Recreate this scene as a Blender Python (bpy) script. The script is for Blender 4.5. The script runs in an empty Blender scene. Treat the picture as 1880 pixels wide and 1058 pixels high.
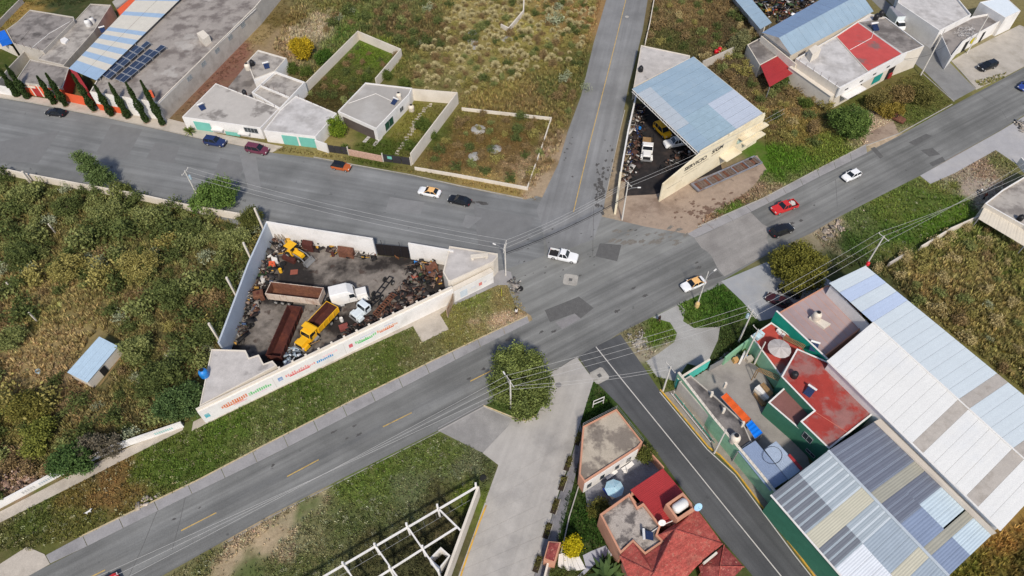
import bpy, bmesh, math, random
import numpy as np
from mathutils import Vector, Matrix
from mathutils.geometry import tessellate_polygon
random.seed(7); RNG = np.random.default_rng(11)
sc = bpy.context.scene
COL = sc.collection

# ---------------------------------------------------------------- camera
FPX, TH, ROLL, CAMH = 1250.0, math.radians(38.12), math.radians(-1.04), 93.08
_f = Vector((0, math.sin(TH), -math.cos(TH))); _r0 = Vector((1, 0, 0)); _u0 = _r0.cross(_f)
_r = _r0*math.cos(ROLL) + _u0*math.sin(ROLL); _u = -_r0*math.sin(ROLL) + _u0*math.cos(ROLL)
cam_d = bpy.data.cameras.new('camera'); cam = bpy.data.objects.new('camera', cam_d); COL.objects.link(cam)
cam_d.sensor_width = 36.0; cam_d.lens = 36.0*FPX/1880.0; cam_d.clip_start = 1.0; cam_d.clip_end = 6000.0
cam.matrix_world = Matrix(((_r.x, _u.x, -_f.x, 0), (_r.y, _u.y, -_f.y, 0), (_r.z, _u.z, -_f.z, CAMH), (0, 0, 0, 1)))
sc.camera = cam

# ---------------------------------------------------------------- sky, sun, exposure
SUN_AZ = math.radians(6)      # sun stands behind the camera, a little to its right
SUN_EL = math.radians(47)
sun_vec = Vector((math.sin(SUN_AZ)*math.cos(SUN_EL), -math.cos(SUN_AZ)*math.cos(SUN_EL), math.sin(SUN_EL)))
w = bpy.data.worlds.new('World'); sc.world = w; w.use_nodes = True
nt = w.node_tree; bg = nt.nodes['Background']
sky = nt.nodes.new('ShaderNodeTexSky'); sky.sky_type = 'NISHITA'; sky.sun_disc = False
sky.sun_elevation = SUN_EL; sky.sun_rotation = math.pi - SUN_AZ; sky.air_density = 0.8; sky.dust_density = 7.0; sky.ozone_density = 0.4; sky.altitude = 2300
nt.links.new(sky.outputs[0], bg.inputs[0]); bg.inputs[1].default_value = 0.13
sl = bpy.data.lights.new('sun', 'SUN'); so = bpy.data.objects.new('sun', sl); COL.objects.link(so)
sl.energy = 2.7; sl.angle = math.radians(4.5); sl.color = (1.0, 0.93, 0.82)
so.rotation_euler = sun_vec.to_track_quat('Z', 'Y').to_euler(); so.location = (0, 0, 200)
sc.view_settings.view_transform = 'Standard'; sc.view_settings.look = 'None'
sc.view_settings.exposure = 0.44; sc.view_settings.gamma = 1.0; sc.view_settings.use_curve_mapping = False

# ---------------------------------------------------------------- helpers: photo pixel -> place on the ground (or on a level h)
def G(x, y, h=0.0):
    d = _f + _r*((x-940.0)/FPX) + _u*((529.0-y)/FPX)
    t = (h-CAMH)/d.z
    return Vector((d.x*t, d.y*t, h))
def P2(pts, h=0.0): return [G(x, y, h).xy for x, y in pts]
def PX(p):            # world point -> photo pixel
    q = p - Vector((0, 0, CAMH)); z = q.dot(_f)
    return (940 + FPX*q.dot(_r)/z, 529 - FPX*q.dot(_u)/z)
def C(r, g, b, k=0.86):
    def l(c):
        c /= 255.0
        return min(0.85, k*(c/12.92 if c <= .04045 else ((c+.055)/1.055)**2.4))
    return (l(r), l(g), l(b))
def area2(p): return 0.5*sum(p[i][0]*p[(i+1) % len(p)][1]-p[(i+1) % len(p)][0]*p[i][1] for i in range(len(p)))
def ccw(p):
    p = [Vector((q[0], q[1])) for q in p]
    return p if area2(p) > 0 else p[::-1]
def inset(p, d):      # offset a ccw polygon inwards
    n = len(p); out = []
    for i in range(n):
        a, b, c = p[i-1], p[i], p[(i+1) % n]
        e1 = (b-a).normalized(); e2 = (c-b).normalized()
        n1 = Vector((-e1.y, e1.x)); n2 = Vector((-e2.y, e2.x))
        m = n1+n2; l = max(.35, 1+n1.dot(n2))
        out.append(b + m*(d/l))
    return out

class MB:
    """collects shapes and links them as ONE mesh object"""
    def __init__(s): s.v = []; s.f = []
    def add(s, vs, fs):
        o = len(s.v); s.v += [Vector(v) for v in vs]; s.f += [tuple(i+o for i in f) for f in fs]; return s
    def quad(s, *p): return s.add(p, [tuple(range(len(p)))])
    def sheet(s, poly, z):
        p = ccw(poly); v3 = [Vector((q[0], q[1], z)) for q in p]
        return s.add(v3, [t if (v3[t[1]]-v3[t[0]]).cross(v3[t[2]]-v3[t[0]]).z > 0 else t[::-1] for t in tessellate_polygon([v3])])
    def prism(s, poly, z0, z1, bottom=False):
        p = ccw(poly); n = len(p)
        s.sheet(p, z1)
        s.add([(q.x, q.y, z0) for q in p]+[(q.x, q.y, z1) for q in p], [(i, (i+1) % n, n+(i+1) % n, n+i) for i in range(n)])
        if bottom: s.add([(q.x, q.y, z0) for q in p], [tuple(range(n))[::-1]])
        return s
    def ring(s, poly, t, z0, z1):     # wall along the edge of a polygon, thickness t inwards
        p = ccw(poly); q = inset(p, t); n = len(p)
        vs = [(a.x, a.y, z) for z in (z0, z1) for pp in (p, q) for a in pp]
        fs = []
        for i in range(n):
            j = (i+1) % n
            fs += [(i, j, 2*n+j, 2*n+i), (n+j, n+i, 3*n+i, 3*n+j), (2*n+i, 2*n+j, 3*n+j, 3*n+i)]
        return s.add(vs, fs)
    def box(s, c, d, rz=0.0, ry=0.0, rx=0.0):
        m = Matrix.Rotation(rz, 3, 'Z') @ Matrix.Rotation(ry, 3, 'Y') @ Matrix.Rotation(rx, 3, 'X')
        c = Vector(c); vs = [c + m @ Vector((x*d[0]/2, y*d[1]/2, z*d[2]/2)) for z in (-1, 1) for y in (-1, 1) for x in (-1, 1)]
        return s.add(vs, [(0, 2, 3, 1), (4, 5, 7, 6), (0, 1, 5, 4), (2, 6, 7, 3), (0, 4, 6, 2), (1, 3, 7, 5)])
    def bx(s, x0, x1, y0, y1, z0, z1): return s.box(((x0+x1)/2, (y0+y1)/2, (z0+z1)/2), (x1-x0, y1-y0, z1-z0))
    def frus(s, b, t):     # b, t: (x0,x1,y0,y1,z) bottom and top rectangles
        vs = [(b[0], b[2], b[4]), (b[1], b[2], b[4]), (b[1], b[3], b[4]), (b[0], b[3], b[4]),
              (t[0], t[2], t[4]), (t[1], t[2], t[4]), (t[1], t[3], t[4]), (t[0], t[3], t[4])]
        return s.add(vs, [(3, 2, 1, 0), (4, 5, 6, 7), (0, 1, 5, 4), (1, 2, 6, 5), (2, 3, 7, 6), (3, 0, 4, 7)])
    def seg(s, a, b, t, z0, z1, side=0.0):   # a wall from a to b; side -1/0/1 shifts it sideways by half its thickness
        a = Vector(a[:2]); b = Vector(b[:2]); e = (b-a).normalized(); n = Vector((-e.y, e.x))*t/2; o = n*side
        return s.prism([a-n+o, b-n+o, b+n+o, a+n+o], z0, z1, True)
    def tube(s, pts, r, n=8, cap=True):
        pts = [Vector(p) for p in pts]; rs = r if isinstance(r, (list, tuple)) else [r]*len(pts); vs = []; fs = []
        for i, p in enumerate(pts):
            d = (pts[min(i+1, len(pts)-1)]-pts[max(i-1, 0)]).normalized()
            a = d.orthogonal().normalized() if abs(d.z) > .95 else d.cross(Vector((0, 0, 1))).normalized()
            b = d.cross(a)
            for k in range(n):
                th = 2*math.pi*k/n; vs.append(p + (a*math.cos(th)+b*math.sin(th))*rs[i])
        for i in range(len(pts)-1):
            for k in range(n):
                l = (k+1) % n; fs.append((i*n+k, i*n+l, (i+1)*n+l, (i+1)*n+k))
        if cap:
            fs.append(tuple(range(n))[::-1]); fs.append(tuple((len(pts)-1)*n+k for k in range(n)))
        return s.add(vs, fs)
    def lathe(s, prof, c=(0, 0, 0), n=18):
        c = Vector(c); vs = []; fs = []
        for r, z in prof:
            for k in range(n):
                th = 2*math.pi*k/n; vs.append(c + Vector((r*math.cos(th), r*math.sin(th), z)))
        for i in range(len(prof)-1):
            for k in range(n):
                l = (k+1) % n; fs.append((i*n+k, i*n+l, (i+1)*n+l, (i+1)*n+k))
        fs.append(tuple((len(prof)-1)*n+k for k in range(n)))
        return s.add(vs, fs)
    def build(s, name, m, parent=None, local=False, smooth=False, kind=None, bevel=0.0):
        o = Vector((0, 0, 0)) if (parent is None or local) else wloc(parent)
        me = bpy.data.meshes.new(name)
        me.from_pydata([tuple(v-o) for v in s.v], [], s.f); me.update()
        if smooth:
            for p in me.polygons: p.use_smooth = True
            me.set_sharp_from_angle(angle=math.radians(38))
        me.materials.append(m)
        ob = bpy.data.objects.new(name, me); COL.objects.link(ob)
        if parent is not None: ob.parent = parent
        if kind: ob['kind'] = kind
        if bevel:
            b = ob.modifiers.new('bevel', 'BEVEL'); b.width = bevel; b.segments = 2; b.limit_method = 'ANGLE'
        return ob
_WL = {}
def wloc(o):
    v = Vector((0, 0, 0))
    while o is not None: v += o.location; o = o.parent
    return v
def thing(name, label, cat, loc=(0, 0, 0), rz=0.0, group=None):
    o = bpy.data.objects.new(name, None); COL.objects.link(o); o.empty_display_size = .3
    o.location = (loc[0], loc[1], loc[2] if len(loc) > 2 else 0); o.rotation_euler = (0, 0, rz)
    return tag(o, label, cat, group)
def tag(o, label, cat, group=None):
    o['label'] = label; o['category'] = cat
    if group: o['group'] = group
    return o
def struct(o): o['kind'] = 'structure'; return o
def copy_tree(o, parent=None):
    c = o.copy(); COL.objects.link(c); c.parent = parent
    for ch in list(o.children): copy_tree(ch, c)
    return c
def place(root, loc, rz=0.0, s=1.0, label=None):
    root.location = (loc[0], loc[1], loc[2] if len(loc) > 2 else 0); root.rotation_euler = (0, 0, rz)
    root.scale = (s, s, s) if not isinstance(s, (tuple, list)) else s
    if label: root['label'] = label
    return root
def heading(a, b): d = b-a; return math.atan2(d.y, d.x)

# ---------------------------------------------------------------- procedural materials
MATS = {}
def mat(name, col, rough=.85, var=.14, scale=.9, stain=None, samt=.6, sscale=.22, sedge=(.5, .68), metal=0.0, spec=.25,
        bump=0.0, attr=False, fine=.10, streak=None, spots=None, transl=0.0):
    if name in MATS: return MATS[name]
    m = bpy.data.materials.new(name); m.use_nodes = True; t = m.node_tree; N = t.nodes; L = t.links
    b = N['Principled BSDF']; b.inputs['Roughness'].default_value = rough; b.inputs['Metallic'].default_value = metal
    b.inputs['Specular IOR Level'].default_value = spec
    geo = N.new('ShaderNodeNewGeometry')
    if attr:
        a = N.new('ShaderNodeAttribute'); a.attribute_name = 'Col'; cur = a.outputs['Color']
    else:
        rgb = N.new('ShaderNodeRGB'); rgb.outputs[0].default_value = (*col, 1); cur = rgb.outputs[0]
    def noise(sc_, det=5, rgh=.6, vec=None):
        n = N.new('ShaderNodeTexNoise'); n.inputs['Scale'].default_value = sc_; n.inputs['Detail'].default_value = det
        n.inputs['Roughness'].default_value = rgh; L.new(vec or geo.outputs['Position'], n.inputs['Vector']); return n.outputs['Fac']
    def ramp(v, a_, b_, lo, hi):
        r = N.new('ShaderNodeMapRange'); r.inputs['From Min'].default_value = a_; r.inputs['From Max'].default_value = b_
        r.inputs['To Min'].default_value = lo; r.inputs['To Max'].default_value = hi; L.new(v, r.inputs['Value']); return r.outputs['Result']
    def mul(c, f):
        x = N.new('ShaderNodeVectorMath'); x.operation = 'SCALE'; L.new(c, x.inputs[0]); L.new(f, x.inputs['Scale']); return x.outputs[0]
    def mix(c, d, f):
        x = N.new('ShaderNodeMix'); x.data_type = 'RGBA'; L.new(c, x.inputs['A']); x.inputs['B'].default_value = (*d, 1); L.new(f, x.inputs['Factor']); return x.outputs['Result']
    if streak:      # (angle, along scale, across scale, amount): wear running along a direction
        mp = N.new('ShaderNodeMapping'); mp.vector_type = 'TEXTURE'; mp.inputs['Rotation'].default_value = (0, 0, streak[0])
        mp.inputs['Scale'].default_value = (1/streak[1], 1/streak[2], 1); L.new(geo.outputs['Position'], mp.inputs['Vector'])
        cur = mul(cur, ramp(noise(1.0, 4, .55, mp.outputs['Vector']), .3, .7, 1-streak[3], 1+streak[3]))
    if stain: cur = mix(cur, stain, ramp(noise(sscale, 8, .62), sedge[0], sedge[1], 0, samt))
    if spots: cur = mix(cur, spots[0], ramp(noise(spots[1], 3, .5), spots[2], spots[2]+.06, 0, spots[3]))
    if var: cur = mul(cur, ramp(noise(scale, 6, .6), .28, .72, 1-var, 1+var))
    if fine: cur = mul(cur, ramp(noise(9.0, 2, .5), .3, .7, 1-fine, 1+fine))
    L.new(cur, b.inputs['Base Color'])
    if bump:
        bn = N.new('ShaderNodeBump'); bn.inputs['Strength'].default_value = bump; bn.inputs['Distance'].default_value = .05
        L.new(noise(6.0, 4, .6), bn.inputs['Height']); L.new(bn.outputs[0], b.inputs['Normal'])
    if transl:
        tr = N.new('ShaderNodeBsdfTranslucent'); L.new(cur, tr.inputs['Color']); ms = N.new('ShaderNodeMixShader'); ms.inputs[0].default_value = transl
        L.new(b.outputs[0], ms.inputs[1]); L.new(tr.outputs[0], ms.inputs[2]); L.new(ms.outputs[0], N['Material Output'].inputs['Surface'])
    MATS[name] = m; return m
def paint(name, rgb, rough=.32, spec=.5, metal=0.0):
    return mat('paint_'+name, rgb, rough=rough, spec=spec, metal=metal, var=.06, scale=1.2, fine=.02)
def glassm():
    return mat('dark_glass', (.012, .016, .02), rough=.08, spec=.6, var=0, fine=0)

BLV = G(397.4, 941.5)-G(1700, 270); ANG_BLV = math.atan2(BLV.y, BLV.x)
def ang(a, b): d = G(*b)-G(*a); return math.atan2(d.y, d.x)
A_TOP = ang((0, 250), (900, 410)); A_N = ang((1149, 0), (1053, 389)); A_SIDE = ang((1144, 700), (1434, 1058)); A_CON = ang((1060, 690), (930, 1058))
def asphalt(n, c, a, am=.14): return mat(n, c, rough=.92, var=.16, scale=.13, stain=tuple(x*.68 for x in c), samt=.65, sscale=.07, sedge=(.46, .66), streak=(a, .025, .8, am), fine=.12, spec=.2,
                                         spots=(tuple(x*.45 for x in c), .55, .70, .75))
M_BLV = asphalt('asphalt_boulevard', C(124, 124, 121), ANG_BLV, .32)
M_TOP = asphalt('asphalt_wide_street', C(129, 130, 129), A_TOP, .22)
M_NOR = asphalt('asphalt_north_street', C(137, 137, 136), A_N, .15)
M_SID = asphalt('asphalt_side_street', C(90, 91, 92), A_SIDE, .22)
M_JUN = asphalt('asphalt_junction', C(134, 134, 130), ANG_BLV, .24)
M_PATCH = mat('asphalt_patch', C(100, 99, 97), rough=.95, var=.12, scale=1.2, fine=.15)
M_PATCHL = mat('asphalt_faded_patch', C(138, 135, 134), rough=.95, var=.12, scale=.8, fine=.12)
M_CONC = mat('concrete_street', C(178, 173, 166), rough=.9, var=.08, scale=.5, stain=C(140, 137, 134), samt=.6, sscale=.13, fine=.06, streak=(A_CON, .04, .7, .09))
M_KERB = mat('kerb_concrete', C(176, 171, 162), var=.12, scale=1.5, stain=C(120, 116, 108), samt=.5)
M_SHOULDER = mat('shoulder_concrete', C(158, 155, 154), var=.1, scale=.6, stain=C(122, 120, 120), samt=.5, fine=.1)
M_YEL = mat('yellow_line_paint', C(205, 170, 95), var=.18, scale=1.5, stain=C(150, 140, 120), samt=.7, sscale=1.2)
M_YELK = mat('yellow_kerb_paint', C(216, 168, 62), var=.2, scale=1.2, stain=C(150, 140, 120), samt=.8, sscale=.8)
M_WHT = mat('white_line_paint', C(205, 200, 192), var=.12, scale=2)
M_CREAMW = mat('cream_wall_render', C(226, 216, 200), var=.06, scale=.7, stain=C(180, 168, 150), samt=.4, sscale=.35)
M_WHITEW = mat('white_wall_render', C(236, 232, 226), var=.05, scale=.7, stain=C(190, 184, 174), samt=.35, sscale=.3)
M_GREYW = mat('grey_block_wall', C(196, 188, 176), var=.09, scale=.7, stain=C(150, 140, 128), samt=.5, sscale=.3, fine=.12)
M_PALEW = mat('pale_blue_grey_wall', C(190, 198, 206), var=.05, scale=.5, stain=C(165, 170, 176), samt=.4)
def roofc(n, c, st, samt=.75, ss=.32): return mat('roof_'+n, c, var=.16, scale=.55, stain=st, samt=samt, sscale=ss, sedge=(.47, .60), fine=.10, spots=(tuple(x*.6 for x in st), .3, .64, .6))
M_ROOF = roofc('aged_concrete', C(176, 169, 160), C(122, 115, 110))
M_ROOFD = roofc('dark_concrete', C(150, 143, 137), C(100, 94, 90), .8, .25)
M_ROOFL = roofc('light_concrete', C(202, 198, 194), C(165, 160, 155), .6, .28)
M_ROOFS = roofc('smooth_grey', C(196, 190, 184), C(178, 172, 167), .4, .2)
M_TILE = mat('red_clay_tile', C(186, 92, 80), var=.22, scale=1.6, stain=C(205, 140, 115), samt=.6, sscale=.5, fine=.22, bump=.3)
M_REDR = mat('red_roof_coating', C(186, 78, 66), var=.12, scale=.6, stain=C(150, 118, 110), samt=.8, sscale=.25, fine=.08, sedge=(.56, .66))
M_REDM = mat('red_sheet_metal', C(170, 52, 52), rough=.5, var=.08, scale=.7, spec=.4)
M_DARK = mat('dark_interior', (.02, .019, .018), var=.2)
M_STEEL = mat('grey_steel', C(150, 150, 150), rough=.5, metal=.3, var=.1)
M_BLACK = mat('black_plastic', (.02, .02, .022), rough=.45, var=.1)
M_TYRE = mat('tyre_rubber', (.018, .018, .018), rough=.9, var=.2)
M_RIM = mat('wheel_rim', C(190, 188, 184), rough=.4, metal=.4, var=.05)
M_RUST = mat('rusty_steel', C(112, 74, 58), rough=.9, var=.28, scale=1.8, stain=C(140, 96, 70), samt=.7, sscale=.8, fine=.25)
M_RUSTD = mat('dark_rust', C(84, 46, 40), rough=.9, var=.25, scale=1.5, stain=C(120, 66, 48), samt=.6, sscale=.7, fine=.2)
M_WOOD = mat('weathered_wood', C(150, 120, 84), var=.25, scale=2.5, fine=.2)
M_POLE = mat('pole_concrete', C(214, 208, 198), var=.1, scale=1.2, stain=C(170, 165, 158), samt=.4)
M_CABLE = mat('pale_cable', C(186, 184, 180), rough=.6, var=.05)
M_CABLED = mat('black_cable', (.035, .034, .035), rough=.7, var=.1)
M_LEAF = mat('foliage', (0, 0, 0), rough=.7, attr=True, var=0, fine=0, spec=.1, transl=.14)
M_SCRAP = mat('scrap_mixed', (0, 0, 0), rough=.75, attr=True, var=.2, scale=3, fine=.15, spec=.3)
M_BARK = mat('bark', C(110, 95, 80), var=.25, scale=3)
M_GLASSW = mat('window_glass', (.03, .04, .045), rough=.1, spec=.6, var=.1, fine=0)
M_TEAL = mat('teal_shutter', C(120, 192, 176), rough=.5, var=.06)
M_TEALD = mat('teal_wall_paint', C(20, 150, 128), rough=.7, var=.1, stain=C(40, 175, 150), samt=.5)
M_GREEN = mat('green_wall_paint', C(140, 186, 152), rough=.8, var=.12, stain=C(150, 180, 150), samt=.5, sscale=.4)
M_GREEND = mat('dark_green_wall_paint', C(64, 122, 98), rough=.8, var=.1, stain=C(84, 140, 112), samt=.4)
M_ORANGEW = mat('orange_wall_paint', C(226, 100, 62), rough=.8, var=.07)
M_SALMON = mat('salmon_wall_paint', C(205, 150, 122), rough=.85, var=.1, stain=C(170, 120, 100), samt=.4)
M_BLUEM = mat('pale_blue_sheet_metal', C(164, 186, 200), rough=.45, metal=.15, var=.06, scale=.35, stain=C(178, 196, 206), samt=.6, sscale=.3, spec=.4)
M_BLUEM2 = mat('dusty_blue_sheet_metal', C(140, 162, 190), rough=.45, metal=.15, var=.06, scale=.35, spec=.4)
M_LILAC = mat('pale_lilac_sheet', C(190, 198, 210), rough=.5, var=.04, spec=.4)
M_CREAMS = mat('cream_translucent_sheet', C(208, 206, 192), rough=.5, var=.07, spec=.3)
M_TANK = mat('cream_tank_plastic', C(226, 214, 196), rough=.5, var=.06, spec=.4)
M_TANKW = mat('white_tank_plastic', C(226, 224, 220), rough=.5, var=.06, spec=.4)
M_TANKB = mat('blue_tank_plastic', C(40, 130, 205), rough=.45, var=.08, spec=.4)
M_SOLAR = mat('solar_cell', C(34, 40, 62), rough=.15, var=.05, spec=.6, fine=0)
M_SOLARB = mat('blue_collector', C(52, 70, 112), rough=.25, var=.12, spec=.5, fine=.05)
M_ALU = mat('aluminium_frame', C(200, 203, 206), rough=.4, metal=.4, var=.04)
M_OIL = mat('oily_dirt', C(134, 126, 118), rough=.9, var=.28, scale=.9, stain=C(38, 34, 33), samt=.95, sscale=.11, sedge=(.44, .58), fine=.15, spots=(C(70, 55, 48), .5, .6, .7))
M_OILD = mat('black_oily_floor', C(46, 43, 43), rough=.85, var=.3, scale=.9, stain=C(70, 60, 56), samt=.7, sscale=.35, fine=.25)
M_DIRT = mat('bare_dirt', C(165, 146, 128), rough=.95, var=.14, scale=1.0, stain=C(118, 98, 84), samt=.7, sscale=.2, fine=.2, spots=(C(80, 66, 58), .45, .66, .7))
M_GRAVEL = mat('pale_gravel', C(170, 168, 163), rough=.95, var=.12, scale=.8, stain=C(136, 132, 126), samt=.7, sscale=.2, fine=.2)
M_YARD = mat('yard_concrete', C(158, 152, 146), var=.12, scale=.5, stain=C(104, 100, 98), samt=.75, sscale=.16, fine=.1)
M_WALK = mat('sidewalk_concrete', C(192, 182, 168), var=.1, scale=.8, stain=C(150, 140, 126), samt=.5, sscale=.3)
M_PAVER = mat('grey_paver', C(132, 132, 138), var=.14, scale=2.2, fine=.2, stain=C(100, 100, 106), samt=.5, sscale=.7)
# ================================================================ ground
CT = []
def ct(s):
    for it in s.split(';'):
        it = it.strip()
        if it:
            a = [float(q) for q in it.split()]; CT.append((a[0], a[1], (a[2], a[3], a[4])))
ct("""420 1035 172 154 126;445 1015 176 158 130;500 985 172 154 126;540 945 168 152 124;580 918 160 146 118;60 380 88 92 52;200 420 84 90 50;330 430 85 88 50;420 450 80 84 48;100 470 105 98 60;60 540 140 126 84;200 520 112 106 64;300 520 92 90 56;400 540 120 108 72;100 620 150 132 92;
40 660 150 130 92;250 600 104 98 60;320 600 96 90 56;350 640 104 96 62;230 690 90 92 50;130 720 140 120 90;40 790 120 112 64;200 780 118 108 70;280 760 80 78 50;100 820 100 100 58;40 880 150 126 105;180 850 75 75 50;
20 440 96 92 56;150 560 128 116 74;10 590 146 128 88;70 590 120 118 66;
60 950 88 98 48;150 900 112 98 54;200 880 124 98 60;230 862 122 100 60;280 850 88 104 44;330 860 82 100 42;420 770 84 104 42;500 760 96 106 58;560 720 82 100 44;640 690 98 108 60;720 660 88 100 48;780 640 110 108 70;
860 590 120 116 66;920 560 118 110 64;915 572 185 160 135;30 1000 90 92 50;150 960 100 100 52;880 560 104 112 56;
520 960 150 140 112;470 990 180 160 130;430 1010 170 152 124;560 940 82 100 50;650 880 96 112 52;720 850 92 108 48;800 820 96 108 56;860 840 106 110 80;740 900 104 112 76;640 960 92 100 60;540 1030 98 104 62;380 1030 100 104 60;
900 860 90 96 60;890 910 96 110 40;820 960 84 80 54;700 1020 84 84 54;760 1000 76 76 50;480 1045 88 100 56;
520 40 110 96 56;600 20 100 100 52;575 58 180 165 140;600 35 170 156 130;640 30 80 104 44;620 62 70 100 40;500 80 150 130 100;720 40 84 74 52;780 60 88 80 50;760 20 96 100 60;860 20 150 138 88;900 80 140 128 78;
860 120 142 132 84;960 60 152 142 82;1040 40 140 118 74;1080 30 150 120 80;1000 120 120 112 62;920 170 128 116 66;820 150 118 112 70;1020 160 90 94 52;960 180 116 100 64;1060 130 86 88 48;880 250 112 94 54;
940 270 110 90 56;980 240 104 94 52;830 280 112 92 58;1000 300 140 120 90;1018 285 165 145 120;990 345 168 148 122;760 340 120 112 66;900 355 150 130 80;600 285 140 128 80;640 130 84 90 44;600 180 76 70 40;680 95 92 110 40;
760 230 122 118 58;790 250 84 92 44;700 270 74 88 36;410 120 128 92 78;440 100 136 98 82;470 70 150 130 90;20 10 80 96 44;50 20 150 125 70;110 10 60 70 40;10 130 70 80 36;
1220 30 108 96 66;1260 20 124 106 72;1300 50 104 88 60;1240 70 84 84 50;1340 60 92 82 58;1350 120 96 84 62;1400 180 110 96 66;1450 210 140 120 76;1480 240 126 112 62;1440 280 78 108 34;1400 300 76 106 34;1520 270 100 112 48;
1340 380 86 108 44;1420 250 110 100 60;1560 180 92 96 48;1640 170 104 96 56;1700 170 96 96 50;1680 210 92 100 50;1610 240 185 165 140;1840 60 150 140 110;1870 60 120 110 60;1800 145 130 126 80;
1200 385 165 150 132;1300 390 140 115 92;1250 400 176 156 136;1340 355 130 104 86;1370 330 150 130 108;
1520 420 160 146 124;1560 410 92 104 58;1640 380 98 110 52;1700 360 88 104 48;1760 390 84 108 38;1740 350 106 110 56;1800 310 150 130 110;1840 300 110 110 70;1790 352 165 155 140;1775 345 165 150 136;1720 420 78 104 36;
1640 430 72 96 38;1580 450 64 84 38;1560 480 60 68 38;1650 470 100 106 56;1700 520 140 124 78;1760 480 128 118 70;1800 500 136 126 80;1850 560 120 112 64;1740 560 112 100 60;1800 620 120 114 66;1860 500 86 96 44;1850 660 110 106 60;1660 520 72 76 46;
1840 1010 150 118 66;1780 1050 110 104 48;1860 1040 90 84 44;
1190 615 84 106 40;1210 600 88 110 42;1165 620 130 122 95;1310 560 62 92 34;1280 570 84 108 46;1330 610 64 78 40;1200 640 160 150 130;1225 690 90 100 48;1260 670 56 68 34;1090 740 52 76 30;945 755 70 88 40;
1065 950 50 74 30;1050 890 60 72 36;1090 1000 48 70 28;1060 1045 70 76 36""")
CXY = np.array([G(a, b).xy[:] for a, b, c in CT]); CRGB = np.array([C(*c, k=.86) for a, b, c in CT])
def wob(x, y, s, k): return np.sin(x*s+1.3*k)*np.cos(y*s*1.13+k*2.1)+.6*np.sin((x+y)*s*2.3+k)*np.cos((x-y)*s*1.9+k*.7)
def soil(x, y):
    x = np.asarray(x, float); y = np.asarray(y, float)
    xx = x + 1.6*wob(x, y, .35, 1)+.8*wob(x, y, 1.1, 3); yy = y + 1.6*wob(x, y, .35, 2)+.8*wob(x, y, 1.1, 4)
    out = np.zeros((len(x), 3))
    for i in range(0, len(x), 20000):
        d = (xx[i:i+20000, None]-CXY[None, :, 0])**2 + (yy[i:i+20000, None]-CXY[None, :, 1])**2
        wt = 1/(d+1.5)**2.2; wt /= wt.sum(1, keepdims=True); out[i:i+20000] = wt @ CRGB
    return out
def set_col(me, rgb):
    a = me.color_attributes.new('Col', 'FLOAT_COLOR', 'POINT')
    a.data.foreach_set('color', np.concatenate([rgb, np.ones((len(rgb), 1))], 1).astype(np.float32).ravel())
def raw_mesh(name, v, f, rgb, m, parent=None, quads=False):
    me = bpy.data.meshes.new(name); k = 4 if quads else 3
    me.vertices.add(len(v)); me.vertices.foreach_set('co', v.astype(np.float32).ravel())
    me.loops.add(f.size); me.loops.foreach_set('vertex_index', f.astype(np.int32).ravel())
    me.polygons.add(len(f)); me.polygons.foreach_set('loop_start', np.arange(0, f.size, k, dtype=np.int32))
    try: me.polygons.foreach_set('loop_total', np.full(len(f), k, dtype=np.int32))
    except Exception: pass
    me.update(calc_edges=True); set_col(me, rgb); me.materials.append(m)
    ob = bpy.data.objects.new(name, me); COL.objects.link(ob)
    if parent: ob.parent = parent
    return ob
gx = np.concatenate([[-2500, -700, -300, -190], np.arange(-160, 160.1, 1.0), [190, 300, 700, 2500]])
gy = np.concatenate([[-2500, -500, -100, 0], np.arange(14, 200.1, 1.0), [240, 320, 700, 2500]])
X, Y = np.meshgrid(gx, gy); nx, ny = len(gx), len(gy)
Vg = np.stack([X.ravel(), Y.ravel(), np.zeros(nx*ny)], 1)
idx = np.arange(nx*ny).reshape(ny, nx)
Fg = np.stack([idx[:-1, :-1], idx[:-1, 1:], idx[1:, 1:], idx[1:, :-1]], -1).reshape(-1, 4)
M_SOIL = mat('soil_and_litter', (0, 0, 0), attr=True, rough=.98, var=.2, scale=1.4, fine=.22, spec=.1, stain=C(120, 104, 78), samt=.35, sscale=.5)
ground = raw_mesh('ground', Vg, Fg, soil(Vg[:, 0], Vg[:, 1]), M_SOIL, quads=True); struct(ground)

# ================================================================ roads
def road(name, pts, z, m): o = MB().sheet(P2(pts), z).build(name, m); return struct(o)
TOPN = [(-260, 132), (0, 181), (59, 190), (204, 219), (300, 240), (370, 256), (430, 266), (500, 281), (576, 290), (644, 303), (756, 323), (845, 343), (960, 366), (992, 372)]
TOPS = [(1000, 470), (913, 500), (830, 490), (755, 474), (692, 466), (502, 434), (352, 388), (260, 366), (150, 343), (0, 316), (-260, 270)]
top_street = road('wide_street', TOPN + TOPS, .016, M_TOP)
junction = road('junction', [(985, 360), (1105, 398), (1140, 406), (1183, 416), (1257, 429), (1300, 440), (1330, 520), (1249, 558), (1196, 583), (1137, 612), (1095, 640), (1060, 660), (985, 610), (975, 580), (945, 560), (930, 520), (880, 500), (870, 400)], .012, M_JUN)
north_street = road('north_street', [(1128, -60), (1113, 0), (1090, 79), (1067, 176), (1043, 240), (1025, 301), (1004, 345), (985, 385), (1010, 470), (1090, 440), (1105, 398), (1114, 352), (1138, 240), (1145, 204), (1155, 153), (1164, 122), (1180, 56), (1189, 0), (1200, -60)], .022, M_NOR)
BN = [(-60, 1112), (49, 1058), (90, 1038), (152, 1007), (330, 918), (501, 835), (640, 763), (800, 680), (966, 594), (1060, 545), (1180, 483), (1275, 436), (1400, 378), (1590, 281), (1650, 250), (1748, 195), (1843, 144), (1880, 124), (1990, 66)]
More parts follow.
